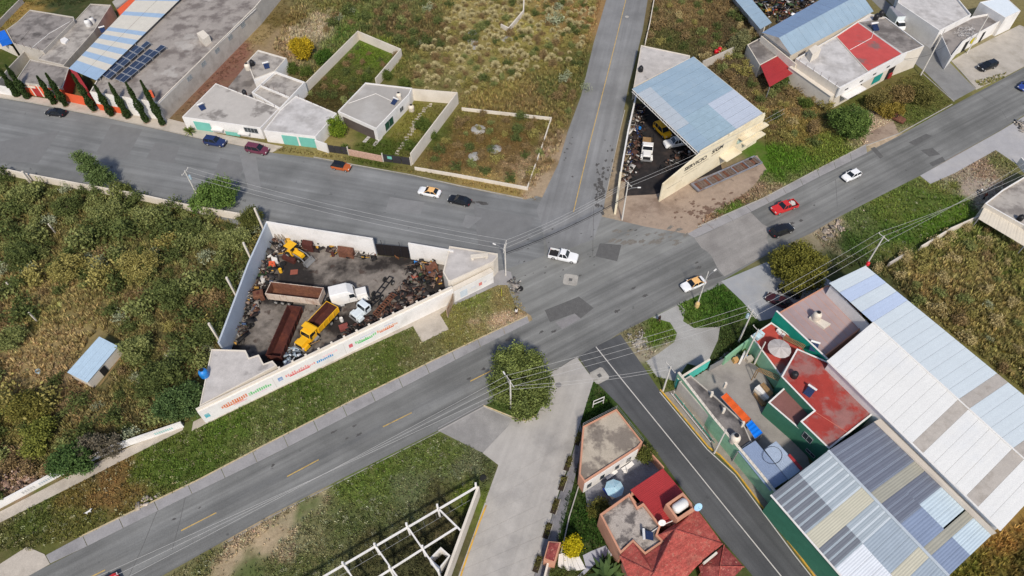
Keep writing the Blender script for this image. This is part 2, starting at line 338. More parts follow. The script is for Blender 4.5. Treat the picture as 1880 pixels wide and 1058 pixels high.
BS = [(2000, 142), (1880, 212), (1836, 240), (1760, 282), (1689, 323), (1537, 400), (1490, 428), (1415, 464), (1322, 518), (1249, 556), (1196, 582), (1137, 611), (1060, 656), (975, 702), (888, 746), (804, 791), (632, 877), (500, 944), (297, 1058), (180, 1120)]
boulevard = road('boulevard', BN + BS, .028, M_BLV)
side_street = road('side_street', [(1060, 653), (1090, 698), (1095, 702), (1136, 744), (1190, 808), (1254, 900), (1325, 991), (1366, 1038), (1440, 1130), (1580, 1165), (1490, 1058), (1460, 1018), (1349, 869), (1298, 822), (1211, 718), (1183, 676), (1139, 614)], .020, M_SID)
alley = road('alley', [(1600, -20), (1648, 20), (1690, 60), (1791, 164), (1751, 186), (1700, 134), (1664, 104), (1688, 84), (1640, 40), (1590, -10)], .030, mat('asphalt_alley', C(138, 137, 134), var=.1, scale=.5, fine=.1, stain=C(116, 114, 112), samt=.5))
def patch(parent, pts, z, m, name='asphalt_patch'): return MB().sheet(P2(pts), z).build(name, m, parent)
patch(junction, [(1101, 447), (1141, 450), (1133, 480), (1093, 471)], .018, M_PATCH)
patch(boulevard, [(1000, 570), (1063, 545), (1090, 566), (1066, 585), (1055, 576), (1010, 592)], .034, M_PATCH)
patch(boulevard, [(1020, 592), (1056, 577), (1066, 586), (1032, 605)], .034, M_PATCHL)
for q in [[(1296, 507), (1318, 498), (1327, 507), (1300, 515)], [(1350, 386), (1376, 372), (1386, 380), (1360, 396)], [(1598, 273), (1606, 270), (1622, 288), (1616, 292)], [(1706, 300), (1730, 288), (1736, 296), (1712, 306)],
          [(1690, 276), (1712, 272), (1726, 284), (1706, 288)], [(1668, 262), (1700, 246), (1712, 250), (1680, 268)]]: patch(boulevard, q, .034, M_PATCH)
for q in [[(205, 228), (262, 238), (232, 292), (176, 282)], [(285, 262), (330, 270), (318, 300), (268, 292)], [(405, 290), (450, 300), (430, 360), (380, 350)], [(870, 380), (980, 400), (960, 460), (880, 470)], [(0, 260), (110, 240), (70, 300), (0, 296)]]:
    patch(top_street, q, .022, mat('asphalt_darker_bay', C(123, 123, 122), var=.1, scale=.5, fine=.1))
for q in [[(716, 362), (780, 372), (772, 394), (708, 386)], [(440, 284), (470, 288), (480, 350), (455, 345)], [(855, 395), (885, 400), (860, 420), (848, 415)]]:
    patch(top_street, q, .023, mat('asphalt_paler_bay', C(135, 135, 134), var=.1, scale=.5, fine=.1))
# worn pale concrete section of the boulevard
cs = road('boulevard_concrete_section', [(1275, 438), (1290, 432), (1335, 410), (1378, 390), (1400, 412), (1415, 420), (1408, 436), (1414, 462), (1330, 508), (1318, 494), (1306, 470), (1298, 462), (1288, 456)], .036, mat('worn_concrete', C(152, 148, 143), var=.12, scale=.8, stain=C(116, 112, 108), samt=.7, sscale=.2, fine=.15, streak=(ANG_BLV, .05, .8, .12)))

# painted lines
def line(parent, pts, wd, z, m, name):
    mb = MB(); w_ = [G(*p).xy for p in pts]
    for a, b in zip(w_[:-1], w_[1:]):
        e = (b-a).normalized(); n = Vector((-e.y, e.x))*wd/2; mb.sheet([a-n, b-n, b+n, a+n], z)
    return mb.build(name, m, parent)
for d in [((135, 1075), (193, 1047)), ((332.6, 974.7), (397.4, 941.5)), ((527.1, 875.3), (585.3, 844.3)), ((703, 784), (756, 758)), ((863.3, 700.4), (910, 677))]:
    line(boulevard, d, .16, .033, M_YEL, 'lane_dash')
line(north_street, [(1160, -50), (1149, 0), (1117, 130), (1081, 270), (1053, 389)], .16, .028, M_YEL, 'centre_line')
line(side_street, [(1094, 637), (1144, 700), (1240, 818), (1340, 942), (1434, 1058), (1490, 1128)], .15, .026, M_WHT, 'centre_line')
line(side_street, [(1211, 720), (1298, 825), (1349, 872), (1460, 1021), (1540, 1122)], .13, .026, M_WHT, 'edge_line')
line(boulevard, [(410, 1000), (500, 948), (632, 881), (800, 796), (885, 750)], .12, .033, mat('worn_edge_line', C(160, 156, 152), var=.1), 'edge_line')
# thin dark lines drawn on the asphalt
for pts, p in [([(300, 912), (284, 950), (262, 1004), (236, 1060)], boulevard), ([(342, 905), (330, 960), (316, 1010)], boulevard), ([(1500, 348), (1534, 330), (1536, 360), (1537, 380)], boulevard), ([(1796, 172), (1840, 205), (1850, 222)], boulevard), ([(1090, 380), (1088, 470)], junction)]:
    line(p, pts, .07, .0345, M_PATCH, 'dark_line')

# concrete shoulders, slab by slab
def strip(name, outer, inner, step, z, m, piece):
    par = struct(bpy.data.objects.new(name, None)); COL.objects.link(par)
    def samp(pl):
        w_ = [G(*p).xy for p in pl]; L_ = [0]
        for a, b in zip(w_[:-1], w_[1:]): L_.append(L_[-1]+(b-a).length)
        def at(t):
            t *= L_[-1]
            for i in range(len(w_)-1):
                if t <= L_[i+1]+1e-6: return w_[i].lerp(w_[i+1], (t-L_[i])/max(1e-6, L_[i+1]-L_[i]))
            return w_[-1]
        return at, L_[-1]
    fo, lo = samp(outer); fi, li = samp(inner); n = max(1, int(lo/step)); rr = random.Random(3)
    for i in range(n):
        a = (i+.008)/n; b = (i+.992)/n
        MB().prism([fo(a), fo(b), fi(b), fi(a)], -.05, z+rr.uniform(-.008, .008)).build(piece, m, par)
    return par
SH_O = [(84, 1020), (147, 986), (242, 940), (367, 880), (500, 810), (640, 739), (800, 660), (900, 612), (968, 580)]
SH_I = [(92, 1035), (152, 1007), (330, 918), (501, 835), (640, 763), (800, 680), (900, 628), (972, 592)]
strip('shoulder', SH_O, SH_I, 4.6, .046, M_SHOULDER, 'shoulder_slab')
SH2_O = [(1262, 430), (1281, 417), (1400, 365), (1500, 312), (1590, 266)]
SH2_I = [(1275, 437), (1290, 431), (1400, 379), (1500, 327), (1592, 281)]
strip('shoulder', SH2_O, SH2_I, 4.6, .050, M_SHOULDER, 'shoulder_slab')
def kerb(pts, m=M_KERB, wd=.16, h=.14):
    mb = MB(); w_ = [G(*p).xy for p in pts]
    for a, b in zip(w_[:-1], w_[1:]): mb.seg(a, b, wd, -.05, h)
    return struct(mb.build('kerb', m))
kerb(SH_O[1:], mat('faded_yellow_kerb', C(196, 178, 140), var=.15, scale=1.5, stain=C(160, 152, 140), samt=.7, sscale=.8))
kerb(SH2_O[1:])
kerb([(576, 289), (644, 302), (756, 322), (845, 342), (960, 365)]); kerb([(0, 180), (59, 189), (204, 218), (300, 239), (370, 255)])
kerb([(888, 745), (945, 768), (965, 773), (985, 762)], mat('yellow_white_kerb', C(206, 186, 140), var=.2, scale=1.2, stain=C(200, 196, 188), samt=.7, sscale=.6))
kerb([(1212, 716), (1240, 749), (1300, 821), (1321, 836), (1352, 868), (1465, 1018), (1540, 1118)], M_YELK, .2, .16)
kerb([(1590, 268), (1650, 246), (1748, 192)]); kerb([(1114, 352), (1138, 240), (1147, 203)]); kerb([(1668, 40), (1690, 59), (1746, 112), (1792, 163)])
kerb([(1691, 133), (1751, 187)]); kerb([(888, 742), (804, 787)], M_SHOULDER, .1, .06)

# concrete street at the bottom: one base sheet, slabs on it
conc = road('concrete_street', [(804, 791), (888, 746), (945, 770), (985, 764), (1000, 735), (1002, 690), (1058, 655), (1090, 698), (1062, 788), (1041, 862), (1021, 917), (1004, 971), (984, 1038), (955, 1140), (790, 1180), (842, 1058), (891, 925), (915, 854), (870, 820)], .024, M_CONC)
lf = lambda t: G(912-t*112, 862+t*310).xy
rt = lambda t: G(1066-t*104, 770+t*350).xy
for i in range(10):
    for j in range(3):
        t0, t1 = (i+.012)/10, (i+.988)/10; u0, u1 = (j+.006)/3, (j+.994)/3
        MB().prism([lf(t0).lerp(rt(t0), u0), lf(t0).lerp(rt(t0), u1), lf(t1).lerp(rt(t1), u1), lf(t1).lerp(rt(t1), u0)], .0, .045+random.uniform(-.004, .008)).build('slab', M_CONC, conc)
patch(conc, [(806, 792), (888, 748), (940, 770), (932, 784), (886, 832)], .030, mat('apron_concrete', C(146, 143, 139), var=.12, scale=.6, stain=C(176, 172, 166), samt=.6, sscale=.2, fine=.12), 'apron')
line(conc, [(893, 928), (880, 960), (862, 1010), (846, 1058)], .22, .062, M_YELK, 'yellow_edge')
for pts in [[(1064, 656), (1088, 694)], [(1058, 655), (1020, 680)]]: line(conc, pts, .1, .032, M_PATCH, 'joint')

# other paved and bare surfaces
def surf(name, pts, z, m): return struct(MB().sheet(P2(pts), z).build(name, m))
surf('dirt_path', [(1198, 583), (1249, 558), (1258, 570), (1254, 590), (1275, 603), (1322, 600), (1318, 625), (1304, 655), (1296, 676), (1262, 668), (1240, 700), (1206, 692), (1186, 664), (1208, 650), (1238, 628), (1243, 612), (1230, 592)], .008, M_GRAVEL)
surf('driveway', [(1324, 517), (1409, 481), (1424, 505), (1448, 520), (1500, 500), (1530, 520), (1430, 580), (1412, 586), (1394, 590), (1363, 554)], .034, mat('driveway_concrete', C(164, 166, 168), var=.08, scale=.5, stain=C(184, 176, 164), samt=.5, sscale=.12, fine=.06))
surf('forecourt', [(1689, 323), (1708, 338), (1753, 318), (1828, 276), (1868, 303), (1920, 350), (1960, 190), (1880, 214), (1836, 241)], .033, mat('forecourt_concrete', C(172, 170, 170), var=.09, scale=.5, stain=C(190, 186, 180), samt=.5, sscale=.15, fine=.08))
surf('parking_apron', [(1747, 112), (1780, 92), (1872, 46), (1930, 70), (1900, 112), (1843, 142), (1792, 165)], .010, mat('parking_concrete', C(184, 176, 164), var=.12, scale=.6, stain=C(140, 132, 116), samt=.6, sscale=.2, fine=.15))
surf('forecourt', [(1590, 268), (1585, 252), (1602, 240), (1640, 222), (1650, 245)], .012, M_DIRT)
surf('sidewalk', [(0, 181), (59, 190), (204, 219), (300, 240), (370, 256), (430, 266), (500, 281), (520, 270), (480, 262), (400, 246), (335, 225), (311, 219), (222, 204), (139, 190), (40, 175), (-80, 155), (-80, 166)], .10, M_WALK)
surf('truck_yard_floor', [(503, 440), (692, 469), (755, 475), (838, 490), (860, 520), (690, 620), (500, 690), (430, 700), (424, 640)], .006, M_OIL)
surf('workshop_yard_floor', [(1168, 190), (1300, 200), (1330, 330), (1202, 357), (1145, 362)], .006, M_OILD)
surf('dirt_forecourt', [(1147, 360), (1204, 357), (1300, 322), (1390, 285), (1408, 312), (1380, 345), (1290, 412), (1257, 429), (1183, 416), (1140, 406), (1128, 392)], .007, M_DIRT)
surf('compound_yard', [(1238, 715), (1296, 680), (1340, 640), (1400, 680), (1480, 830), (1500, 900), (1420, 880), (1330, 800)], .006, M_YARD)
surf('sidewalk', [(1218, 722), (1240, 716), (1330, 810), (1425, 905), (1560, 1080), (1545, 1120), (1465, 1015), (1352, 866), (1300, 818)], .06, mat('roadside_concrete', C(150, 142, 130), var=.14, scale=.8, stain=C(120, 112, 100), samt=.6, sscale=.3, fine=.15))
surf('sidewalk', [(1066, 778), (1045, 858), (1024, 916), (1006, 972), (986, 1040), (960, 1130), (992, 1130), (1012, 1040), (1030, 975), (1050, 900), (1062, 850), (1070, 800)], .07, mat('dark_sidewalk', C(128, 126, 128), var=.18, scale=1.2, stain=C(92, 92, 96), samt=.7, sscale=.4, fine=.15))
# bare earth track in the dry lot and the concrete drive at the far lower left
surf('driveway', [(0, 1036), (50, 1004), (82, 1018), (92, 1036), (49, 1060), (-40, 1108), (-60, 1070)], .048, M_WALK)
surf('concrete_pad', [(757, 597), (807, 577), (824, 605), (775, 629)], .05, M_WALK)
kerb_pts = [(975, 582), (900, 614)]

# oil blots and dark soil splashed over the road edge
ro_ = random.Random(17)
def blot(parent, x, y, r, z, m, n=17, name='oil_stain', el=1.0, az=0.0):
    c = G(x, y).xy; pts = []
    for k in range(n):
        a = 6.2832*k/n; q = r*.8*(ro_.uniform(.55, 1.1) if k % 3 else ro_.uniform(.3, 1.3)); v = Vector((math.cos(a)*q*el, math.sin(a)*q)); v.rotate(Matrix.Rotation(az, 2)); pts.append(c+v)
    return MB().sheet(pts, z).build(name, m, parent)
M_BLOT = mat('oil_soaked_asphalt', C(88, 86, 84), var=.2, scale=2, fine=.2); M_BLOT2 = mat('dirt_on_asphalt', C(124, 119, 111), var=.2, scale=2, fine=.2)
for i in range(70): blot(north_street, 1102+ro_.gauss(0, 5), 345+ro_.gauss(0, 20), ro_.uniform(.12, .5), .0275+i*.0001, M_BLOT, el=1.6, az=A_N)
for i in range(14): blot(north_street, 1120+ro_.gauss(0, 5), 285+ro_.gauss(0, 26), ro_.uniform(.15, .45), .0275+i*.0002, M_BLOT, el=1.8, az=A_N)
for i in range(10): blot(north_street, 1045+ro_.gauss(0, 8), 280+ro_.gauss(0, 22), ro_.uniform(.12, .4), .0275+i*.0002, M_BLOT)
for i in range(34): blot(junction, ro_.uniform(1120, 1260), ro_.uniform(418, 452), ro_.uniform(.15, .6), .0185+i*.0001, M_BLOT2, el=2.2, az=ANG_BLV)
for i in range(30): blot(junction, ro_.uniform(960, 1240), ro_.uniform(410, 520), ro_.uniform(.08, .25), .0225+i*.0001, M_BLOT, el=1.8, az=ANG_BLV)
for i in range(26): t_ = ro_.random(); blot(boulevard, 300+t_*1400+ro_.gauss(0, 12), 955-t_*665+ro_.gauss(0, 14), ro_.uniform(.1, .5), .0355+i*.0001, M_BLOT, el=2.0, az=ANG_BLV)
for (x, y) in [(880, 372), (888, 374), (866, 371)]: blot(top_street, x, y, .55, .0235+x*1e-6, M_BLOT, el=2.2, az=A_TOP)
M_BLOTD = mat('oil_soaked_soil', C(118, 96, 82), var=.25, scale=1.5, fine=.25)
for i in range(60): blot(None, 1302+ro_.gauss(0, 30), 388-ro_.gauss(0, 11), ro_.uniform(.15, .6), .0085+i*.0002, M_BLOTD, el=1.7, az=ANG_BLV)['kind'] = 'structure'
surf('concrete_pad', [(857, 70), (876, 72), (880, 92), (862, 92)], .03, M_GRAVEL)
# ================================================================ building helpers
def bldg(name, label, px, h, wm, rm, par=.32, cat='house', t=.18, z0=-.1, pm=None, drop=None):
    poly = ccw(P2(px, h)); c = sum(poly, Vector((0, 0)))/len(poly)
    th = thing(name, label, cat, (c.x, c.y, 0))
    MB().ring(poly, t, z0, h).build('wall', wm, th)
    d = par if drop is None else drop
    MB().prism(inset(poly, t+.003), h-d-.18, h-d, True).build('roof', rm, th)
    if pm: MB().ring(poly, t+.05, h+.002, h+.05).build('parapet_coping', pm, th)
    return th
def towards(a, b):
    m = (a+b)/2; e = (b-a).normalized(); n = Vector((-e.y, e.x)); return n if n.dot(-m) > 0 else -n
def panel(parent, a, b, z0, z1, m, name, off=.03, t=.06):
    a = Vector(a[:2]); b = Vector(b[:2]); n = towards(a, b)
    return MB().prism([a+n*off, b+n*off, b+n*(off+t), a+n*(off+t)], z0, z1, True).build(name, m, parent)
def win(parent, a, b, z0, z1, gm=None, fm=None, name='window', mull=2):
    a = Vector(a[:2]); b = Vector(b[:2]); n = towards(a, b)
    o = panel(parent, a, b, z0, z1, gm or M_GLASSW, name, .02, .03); f = MB()
    e = (b-a)
    for i in range(mull+1):
        c = a+e*(i/mull); f.box((c.x+n.x*.05, c.y+n.y*.05, (z0+z1)/2), (.06, .06, z1-z0), math.atan2(e.y, e.x))
    for z in (z0, z1):
        c = (a+b)/2; f.box((c.x+n.x*.05, c.y+n.y*.05, z), (e.length, .06, .06), math.atan2(e.y, e.x))
    f.build('window_frame', fm or M_ALU, o); return o
def edge(pa, pb, h, u0, u1):
    a = G(*pa, h).xy; b = G(*pb, h).xy; return a.lerp(b, u0), a.lerp(b, u1)
def wallrun(name, label, px, h, t, m, cat='wall', cap=None, hp=None, base=True, close=False):
    """free-standing wall; px along its base (or along its top when base is False)"""
    pts = P2(px, 0 if base else h)
    mb = MB(); n = len(pts)
    for i in range(n-1 if not close else n): 
        a, b = pts[i], pts[(i+1) % n]; e = (b-a).normalized()*(t*.499); mb.seg(a-e*(i > 0), b+e*.0, t+(.004 if i % 2 else 0), -.1, h+(.003 if i % 2 else 0))
    c = pts[0]
    if cap is None: return tag(mb.build(name, m), label, cat)
    th = thing(name, label, cat, (c.x, c.y, 0)); mb.build('wall', m, th); cb = MB()
    for i in range(n-1 if not close else n): cb.seg(pts[i], pts[(i+1) % n], t+.08+(.004 if i % 2 else 0), h+.006, h+.07+(.003 if i % 2 else 0))
    cb.build('coping', cap, th); return th
def bil(A, B, C_, D, u, v): return A.lerp(B, u).lerp(D.lerp(C_, u), v)
def sheets(parent, A, B, C_, D, cells, rib=.5, name='roof_sheet', amp=.02, lift=0.0, across='u'):
    """sheet-metal roof A-B (v=0) to D-C (v=1): every cell (u0,u1,v0,v1,material) is one ribbed sheet"""
    nrm = (B-A).cross(D-A).normalized()
    if nrm.z < 0: nrm = -nrm
    for k, (u0, u1, v0, v1, m) in enumerate(cells):
        p0 = bil(A, B, C_, D, u0, v0); p1 = bil(A, B, C_, D, u1, v0) if across == 'u' else bil(A, B, C_, D, u0, v1)
        n = max(2, int((p1-p0).length/rib)); g = .006
        vs = []; off = lift + .005*(k % 2)
        for i in range(2*n+1):
            f = g+(1-2*g)*i/(2*n); z = nrm*(off+amp*(i % 2))
            if across == 'u':
                u = u0+(u1-u0)*f; vs += [bil(A, B, C_, D, u, v0)+z, bil(A, B, C_, D, u, v1)+z]
            else:
                v = v0+(v1-v0)*f; vs += [bil(A, B, C_, D, u0, v)+z, bil(A, B, C_, D, u1, v)+z]
        MB().add(vs, [(2*i, 2*i+2, 2*i+3, 2*i+1) for i in range(2*n)]).build(name, m, parent)
def grid_cells(nu, nv, fm): return [(i/nu, (i+1)/nu, j/nv, (j+1)/nv, fm(i, j)) for i in range(nu) for j in range(nv)]
def posts(parent, pts, h, r=.08, m=None, z0=-.05, name='post'):
    for p in pts: MB().box((p[0], p[1], (h+z0)/2), (2*r, 2*r, h-z0)).build(name, m or M_STEEL, parent)

# ================================================================ top left: houses behind the wide street
hA = bldg('house', 'flat grey roofed house with dark stains at the far upper left', [(11, 55), (32, 40), (55, 18), (135, 31), (136, 38), (79, 94), (24, 80)], 4.2, M_GREYW, M_ROOFD, .22)
MB().prism(P2([(30, 74), (48, 52), (53, 55), (35, 76)], 4.2), 3.98, 4.05).build('roof_hatch', M_ROOFD, hA)
hB = bldg('house', 'long narrow grey roof between the stained roof and the striped roof', [(69, 108), (141, 34), (166, 7), (204, 9), (172, 58), (117, 120)], 3.5, M_GREYW, M_ROOF, .2)
MB().prism(P2([(112, 75), (120, 71), (127, 75), (121, 82), (113, 80)], 3.3), 3.3, 3.7).build('skylight', M_WHITEW, hB)
hC = bldg('house', 'orange fronted house with a stained grey roof behind four cypresses', [(55, 109), (127, 124), (115, 161), (38, 152), (31, 144)], 3.3, M_GREYW, M_ROOFD, .2)
a, b = edge((38, 152), (115, 161), 3.3, .0, 1.0); panel(hC, a, b, -.05, 2.75, M_ORANGEW, 'orange_front', .005, .02)
a, b = edge((115, 161), (127, 124), 3.3, .0, 1.0); panel(hC, a, b, -.05, 3.2, M_REDM, 'red_side', .005, .02)
a, b = edge((38, 152), (115, 161), 3.3, .02, .30); panel(hC, a, b, 2.2, 2.7, M_CREAMW, 'lintel', .03)
a, b = edge((38, 152), (115, 161), 3.3, .18, .34); panel(hC, a, b, 0, 2.2, M_REDM, 'door', .03)
a, b = edge((38, 152), (115, 161), 3.3, .56, .78); win(hC, a, b, 1.0, 2.2)
for u in (.16, .36): a, b = edge((38, 152), (115, 161), 3.3, u, u+.03); panel(hC, a, b, 0, 3.2, M_CREAMW, 'pilaster', .04)
g0, g1 = G(120, 186).xy, G(172, 197).xy
tag(MB().seg(g0, g1, .12, 0, 2.5).build('gate', M_ORANGEW), 'solid orange gate between the orange house and the white front', 'gate')
hE = bldg('house', 'large house with wide stained concrete roof carrying solar panels', [(165, 169), (182, 140), (337, -12), (530, -60), (470, 12), (290, 189)], 4.7, M_GREYW, mat('roof_big_slab', C(162, 154, 146), var=.12, scale=.4, stain=C(112, 103, 98), samt=.85, sedge=(.46, .6), sscale=.26, fine=.12, spots=(C(190, 184, 176), .18, .6, .6)), .3, pm=M_CREAMW)
a, b = edge((165, 169), (290, 189), 4.7, .0, .995); panel(hE, a, b, -.05, 4.72, M_WHITEW, 'front_render', .005)
a, b = edge((165, 169), (290, 189), 4.7, .0, .42); panel(hE, a, b, -.05, 1.7, M_ORANGEW, 'orange_dado', .08)
for i in range(6): a, b = edge((165, 169), (290, 189), 4.7, .08+i*.15, .14+i*.15); win(hE, a, b, 2.2, 3.4)
for i in range(5): a, b = edge((290, 189), (470, 12), 4.7, .25+i*.14, .29+i*.14); win(hE, a, b, 3.2, 4.1, mat('pale_block_glass', C(150, 156, 154), rough=.4))
MB().prism(P2([(366, 74), (378, 68), (389, 78), (378, 86)], 4.4), 4.4, 6.2).build('roof_shed', M_CREAMW, hE)
MB().prism(P2([(273, 172), (280, 170), (284, 179), (276, 181)], 4.4), 4.4, 5.1).build('roof_cabin', M_ORANGEW, hE)
# striped sheet roof
hD = thing('striped_canopy', 'light canopy roof of alternating cream and blue sheets beside the solar panels', 'canopy', G(200, 90))
A, B, C_, D = G(126, 126, 5.3), G(177, 148, 5.1), G(340, -10, 5.1), G(258, -10, 5.3)
fr = [0, .10, .16, .215, .27, .325, .38, .435, .485, .53, .60, .70, .75, .86, .91, 1.0]
MSB = mat('striped_blue_sheet', C(160, 184, 208), rough=.5, var=.05, spec=.35); MSC = mat('striped_cream_sheet', C(214, 208, 194), rough=.5, var=.05, spec=.35)
colr = [MSB, MSC, MSB, MSC, MSB, MSC, MSB, MSC, MSB, MSC, MSC, MSB, MSC, MSC, MSB]
sheets(hD, A, B, C_, D, [(u, u+.5, fr[i], fr[i+1], colr[i]) for i in range(15) for u in (0, .5)], .35)
posts(hD, [A.lerp(C_, .04), B.lerp(C_, .03), A.lerp(D, .35), B.lerp(C_, .4)], 5.05, .1)
tag(MB().prism(P2([(128, 126), (140, 131), (160, 162), (148, 167)], 4.0), 0, 4.0).build('side_wall', M_REDM), 'dark red side wall below the striped canopy', 'wall')
wO = thing('house', 'orange walled house end at the top behind the striped canopy', 'house', G(236, 10))
MB().prism(P2([(208, 6), (232, -12), (262, -30), (246, 8), (224, 32)], 4.6), 0, 4.6).build('wall', M_ORANGEW, wO)
MB().prism(P2([(206, 4), (232, -14), (238, -4), (214, 16)], 4.9), 4.61, 4.95).build('roof', M_ROOF, wO)
wallrun('boundary_wall', 'grey boundary wall running down from the stained roof to the corner', [(56, 112), (30, 140), (4, 172)], 2.6, .25, M_GREYW)
wallrun('garden_wall', 'pale cream garden wall at the left edge below the blue tank', [(-40, 80), (4, 90), (34, 104)], 2.6, .2, M_CREAMW)
wallrun('front_wall', 'low white front wall at the left edge beside the first cypress', [(-60, 160), (0, 172), (34, 178)], 2.4, .2, M_WHITEW)
wallrun('back_wall', 'broken pale wall at the far upper left corner', [(-10, 62), (20, 30), (44, 6)], 1.4, .25, M_GREYW)
# solar panels: two rows of ten
rows = [((211, 146), (285, 73), 10, (184, 136), (268, 74)), ]
ORDN = ['lowest', 'second', 'third', 'fourth', 'fifth', 'topmost']
def solar(P00, P10, P01, n, half, row):
    for i in range(n):
        for j in range(2):
            if i == n-1 and j == 0 and half: continue
            o = thing('solar_module', ['%s solar panel of the left column' % ORDN[i], '%s solar panel of the right column' % ORDN[i]][j]+' in the '+row+' row on the big roof', 'solar panel', (0, 0, 0), 0, 'solar panels on the big stained roof')
            f = lambda u, v: P00.lerp(P10, u) + (P01-P00)*v
            u0, u1 = (i+.03)/n, (i+.97)/n; v0, v1 = j/2+.015, j/2+.485
            q = [f(u0, v0), f(u0, v1), f(u1, v1), f(u1, v0)]
            o.location = (q[0].x, q[0].y, 4.4)
            up = Vector((0, 0, .05)); MB().add(q+[p+up for p in q], [(3, 2, 1, 0), (4, 5, 6, 7), (0, 1, 5, 4), (1, 2, 6, 5), (2, 3, 7, 6), (3, 0, 4, 7)]).build('panel_frame', M_ALU, o)
            c = sum(q, Vector())/4; q2 = [c+(p-c)*.93+up*1.06 for p in q]; MB().quad(*q2).build('solar_cells', M_SOLAR, o)
            for pt in (q[0], q[2]): MB().box((pt.x, pt.y, (pt.z+4.4)/2), (.05, .05, pt.z-4.4)).build('leg', M_ALU, o)
solar(G(185, 138, 4.8), G(262, 72, 4.8), G(200, 146, 5.2), 6, True, 'left hand')
solar(G(209, 145, 4.8), G(287, 79, 4.8), G(227, 152.5, 5.2), 6, True, 'right hand')

# ---------------------------------------------------------------- white houses with teal doors
h1 = bldg('house', 'white house with teal door and big grey roof with three dark stains', [(334, 215), (396, 153), (513, 199), (478, 235)], 3.0, M_WHITEW, mat('roof_three_stains', C(190, 184, 176), var=.08, scale=.5, stain=C(128, 122, 116), samt=.85, sscale=.17, sedge=(.52, .60), fine=.1, spots=(C(90, 82, 78), .2, .68, .7)), .1)
a, b = edge((334, 215), (478, 235), 3.0, .13, .34); panel(h1, a, b, 0, 2.3, M_TEAL, 'garage_door')
a, b = edge((334, 215), (478, 235), 3.0, .52, .70); panel(h1, a, b, .1, 1.0, M_TEAL, 'low_shutter', .3)
a, b = edge((334, 215), (478, 235), 3.0, .78, .95); win(h1, a, b, 1.4, 2.6, mull=4)
for u in (.36, .70): a, b = edge((334, 215), (478, 235), 3.0, u, u+.14); panel(h1, a, b, 1.1, 1.35, M_WHITEW, 'window_ledge', .04, .8)
h2 = bldg('house', 'white house with two teal garage doors and pale grey roof', [(484, 240), (515, 201), (543, 176), (618, 208), (579, 251)], 3.0, M_WHITEW, M_ROOFL, .12)
a, b = edge((484, 240), (579, 251), 3.0, .33, .62); panel(h2, a, b, 0, 2.4, M_TEAL, 'garage_door')
a, b = edge((484, 240), (579, 251), 3.0, .66, .97); panel(h2, a, b, 0, 2.4, M_TEAL, 'garage_door')
h3 = bldg('house', 'small grey rear room with tank and blue solar heater', [(453, 114), (474, 92), (526, 107), (505, 131), (466, 146)], 3.5, M_WHITEW, M_ROOF, .25, pm=M_CREAMW)
h4 = bldg('house', 'rear terrace roof with low parapets next to the weedy enclosure', [(477, 156), (505, 131), (560, 151), (514, 200), (462, 170)], 3.2, M_WHITEW, M_ROOF, .5, pm=M_WHITEW)
MB().seg(G(477, 156, 3.2), G(530, 178, 3.2), .2, 2.7, 3.2).build('terrace_wall', M_WHITEW, h4)
surf('courtyard', [(395, 190), (455, 116), (480, 160), (470, 200)], .02, M_ROOFD)
wallrun('front_wall', 'white front wall joining the teal garages and the dark gate', [(583, 274), (604, 281)], 2.4, .22, M_WHITEW)
wallrun('enclosure_wall', 'cream wall enclosing the weedy plot behind the white houses', [(548, 186), (660, 73), (738, 106), (692, 160)], 2.3, .2, M_CREAMW)
h5 = bldg('house', 'white bungalow with grey flat roof and carport beside the lawn', [(620, 205), (671, 152), (757, 162), (751, 174), (691, 237)], 3.1, M_WHITEW, mat('roof_bungalow', C(172, 167, 160), var=.08, scale=.5, stain=C(200, 197, 192), samt=.6, sscale=.1, fine=.08, spots=(C(110, 100, 94), .14, .66, .6)), .2, pm=M_WHITEW)
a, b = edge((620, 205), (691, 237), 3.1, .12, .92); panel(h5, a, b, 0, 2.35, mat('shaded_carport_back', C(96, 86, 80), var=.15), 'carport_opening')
a, b = edge((691, 237), (751, 174), 3.1, .22, .46); win(h5, a, b, .4, 2.3, mat('green_glass', C(30, 78, 66), rough=.2, spec=.5), mull=2)
a, b = edge((691, 237), (751, 174), 3.1, .68, .78); win(h5, a, b, 1.2, 2.2)
wallrun('garden_wall', 'tall cream garden wall around the lawn of the white bungalow', [(757, 184), (841, 191), (757, 303)], 3.0, .2, M_CREAMW)
wallrun('front_wall', 'low brick garden wall between two dark gates', [(642, 285), (703, 297)], 1.5, .25, mat('salmon_brick', C(196, 160, 140), var=.2, scale=3, fine=.25))
for (p, q, lab, sgn) in [((604, 280), (641, 285), 'dark steel gate in front of the carport drive', False), ((704, 297), (755, 304), 'dark steel gate with a teal notice', True)]:
    a, b = G(*p).xy, G(*q).xy; t = thing('gate', lab, 'gate', ((a+b)/2).to_3d())
    n = 3
    for i in range(n): MB().seg(a.lerp(b, (i+.03)/n), a.lerp(b, (i+.97)/n), .05, .1, 2.0).build('leaf', mat('dark_gate_paint', C(60, 58, 60), rough=.6), t)
    posts(t, [a, b], 2.2, .12, M_GREYW)
    if sgn: panel(t, a.lerp(b, .18), a.lerp(b, .34), 1.0, 1.7, M_TEAL, 'notice', .06, .02)
for i, (p, q) in enumerate([((668, 262), (688, 240)), ((686, 268), (700, 252))]):
    t = thing('paver_strip', ['left', 'right'][i]+' strip of pale pavers in the carport drive', 'paving', G(*p))
    a, b = G(*p).xy, G(*q).xy; a, b = a, b
    for k in range(6): MB().seg(a.lerp(b, k/6+.01), a.lerp(b, k/6+.15), .75, .0, .05+.004*(k % 2)).build('paver', M_ROOFS, t)
t = thing('garden_path', 'stepping stone path running along the lawn to the back wall', 'path', G(745, 260))
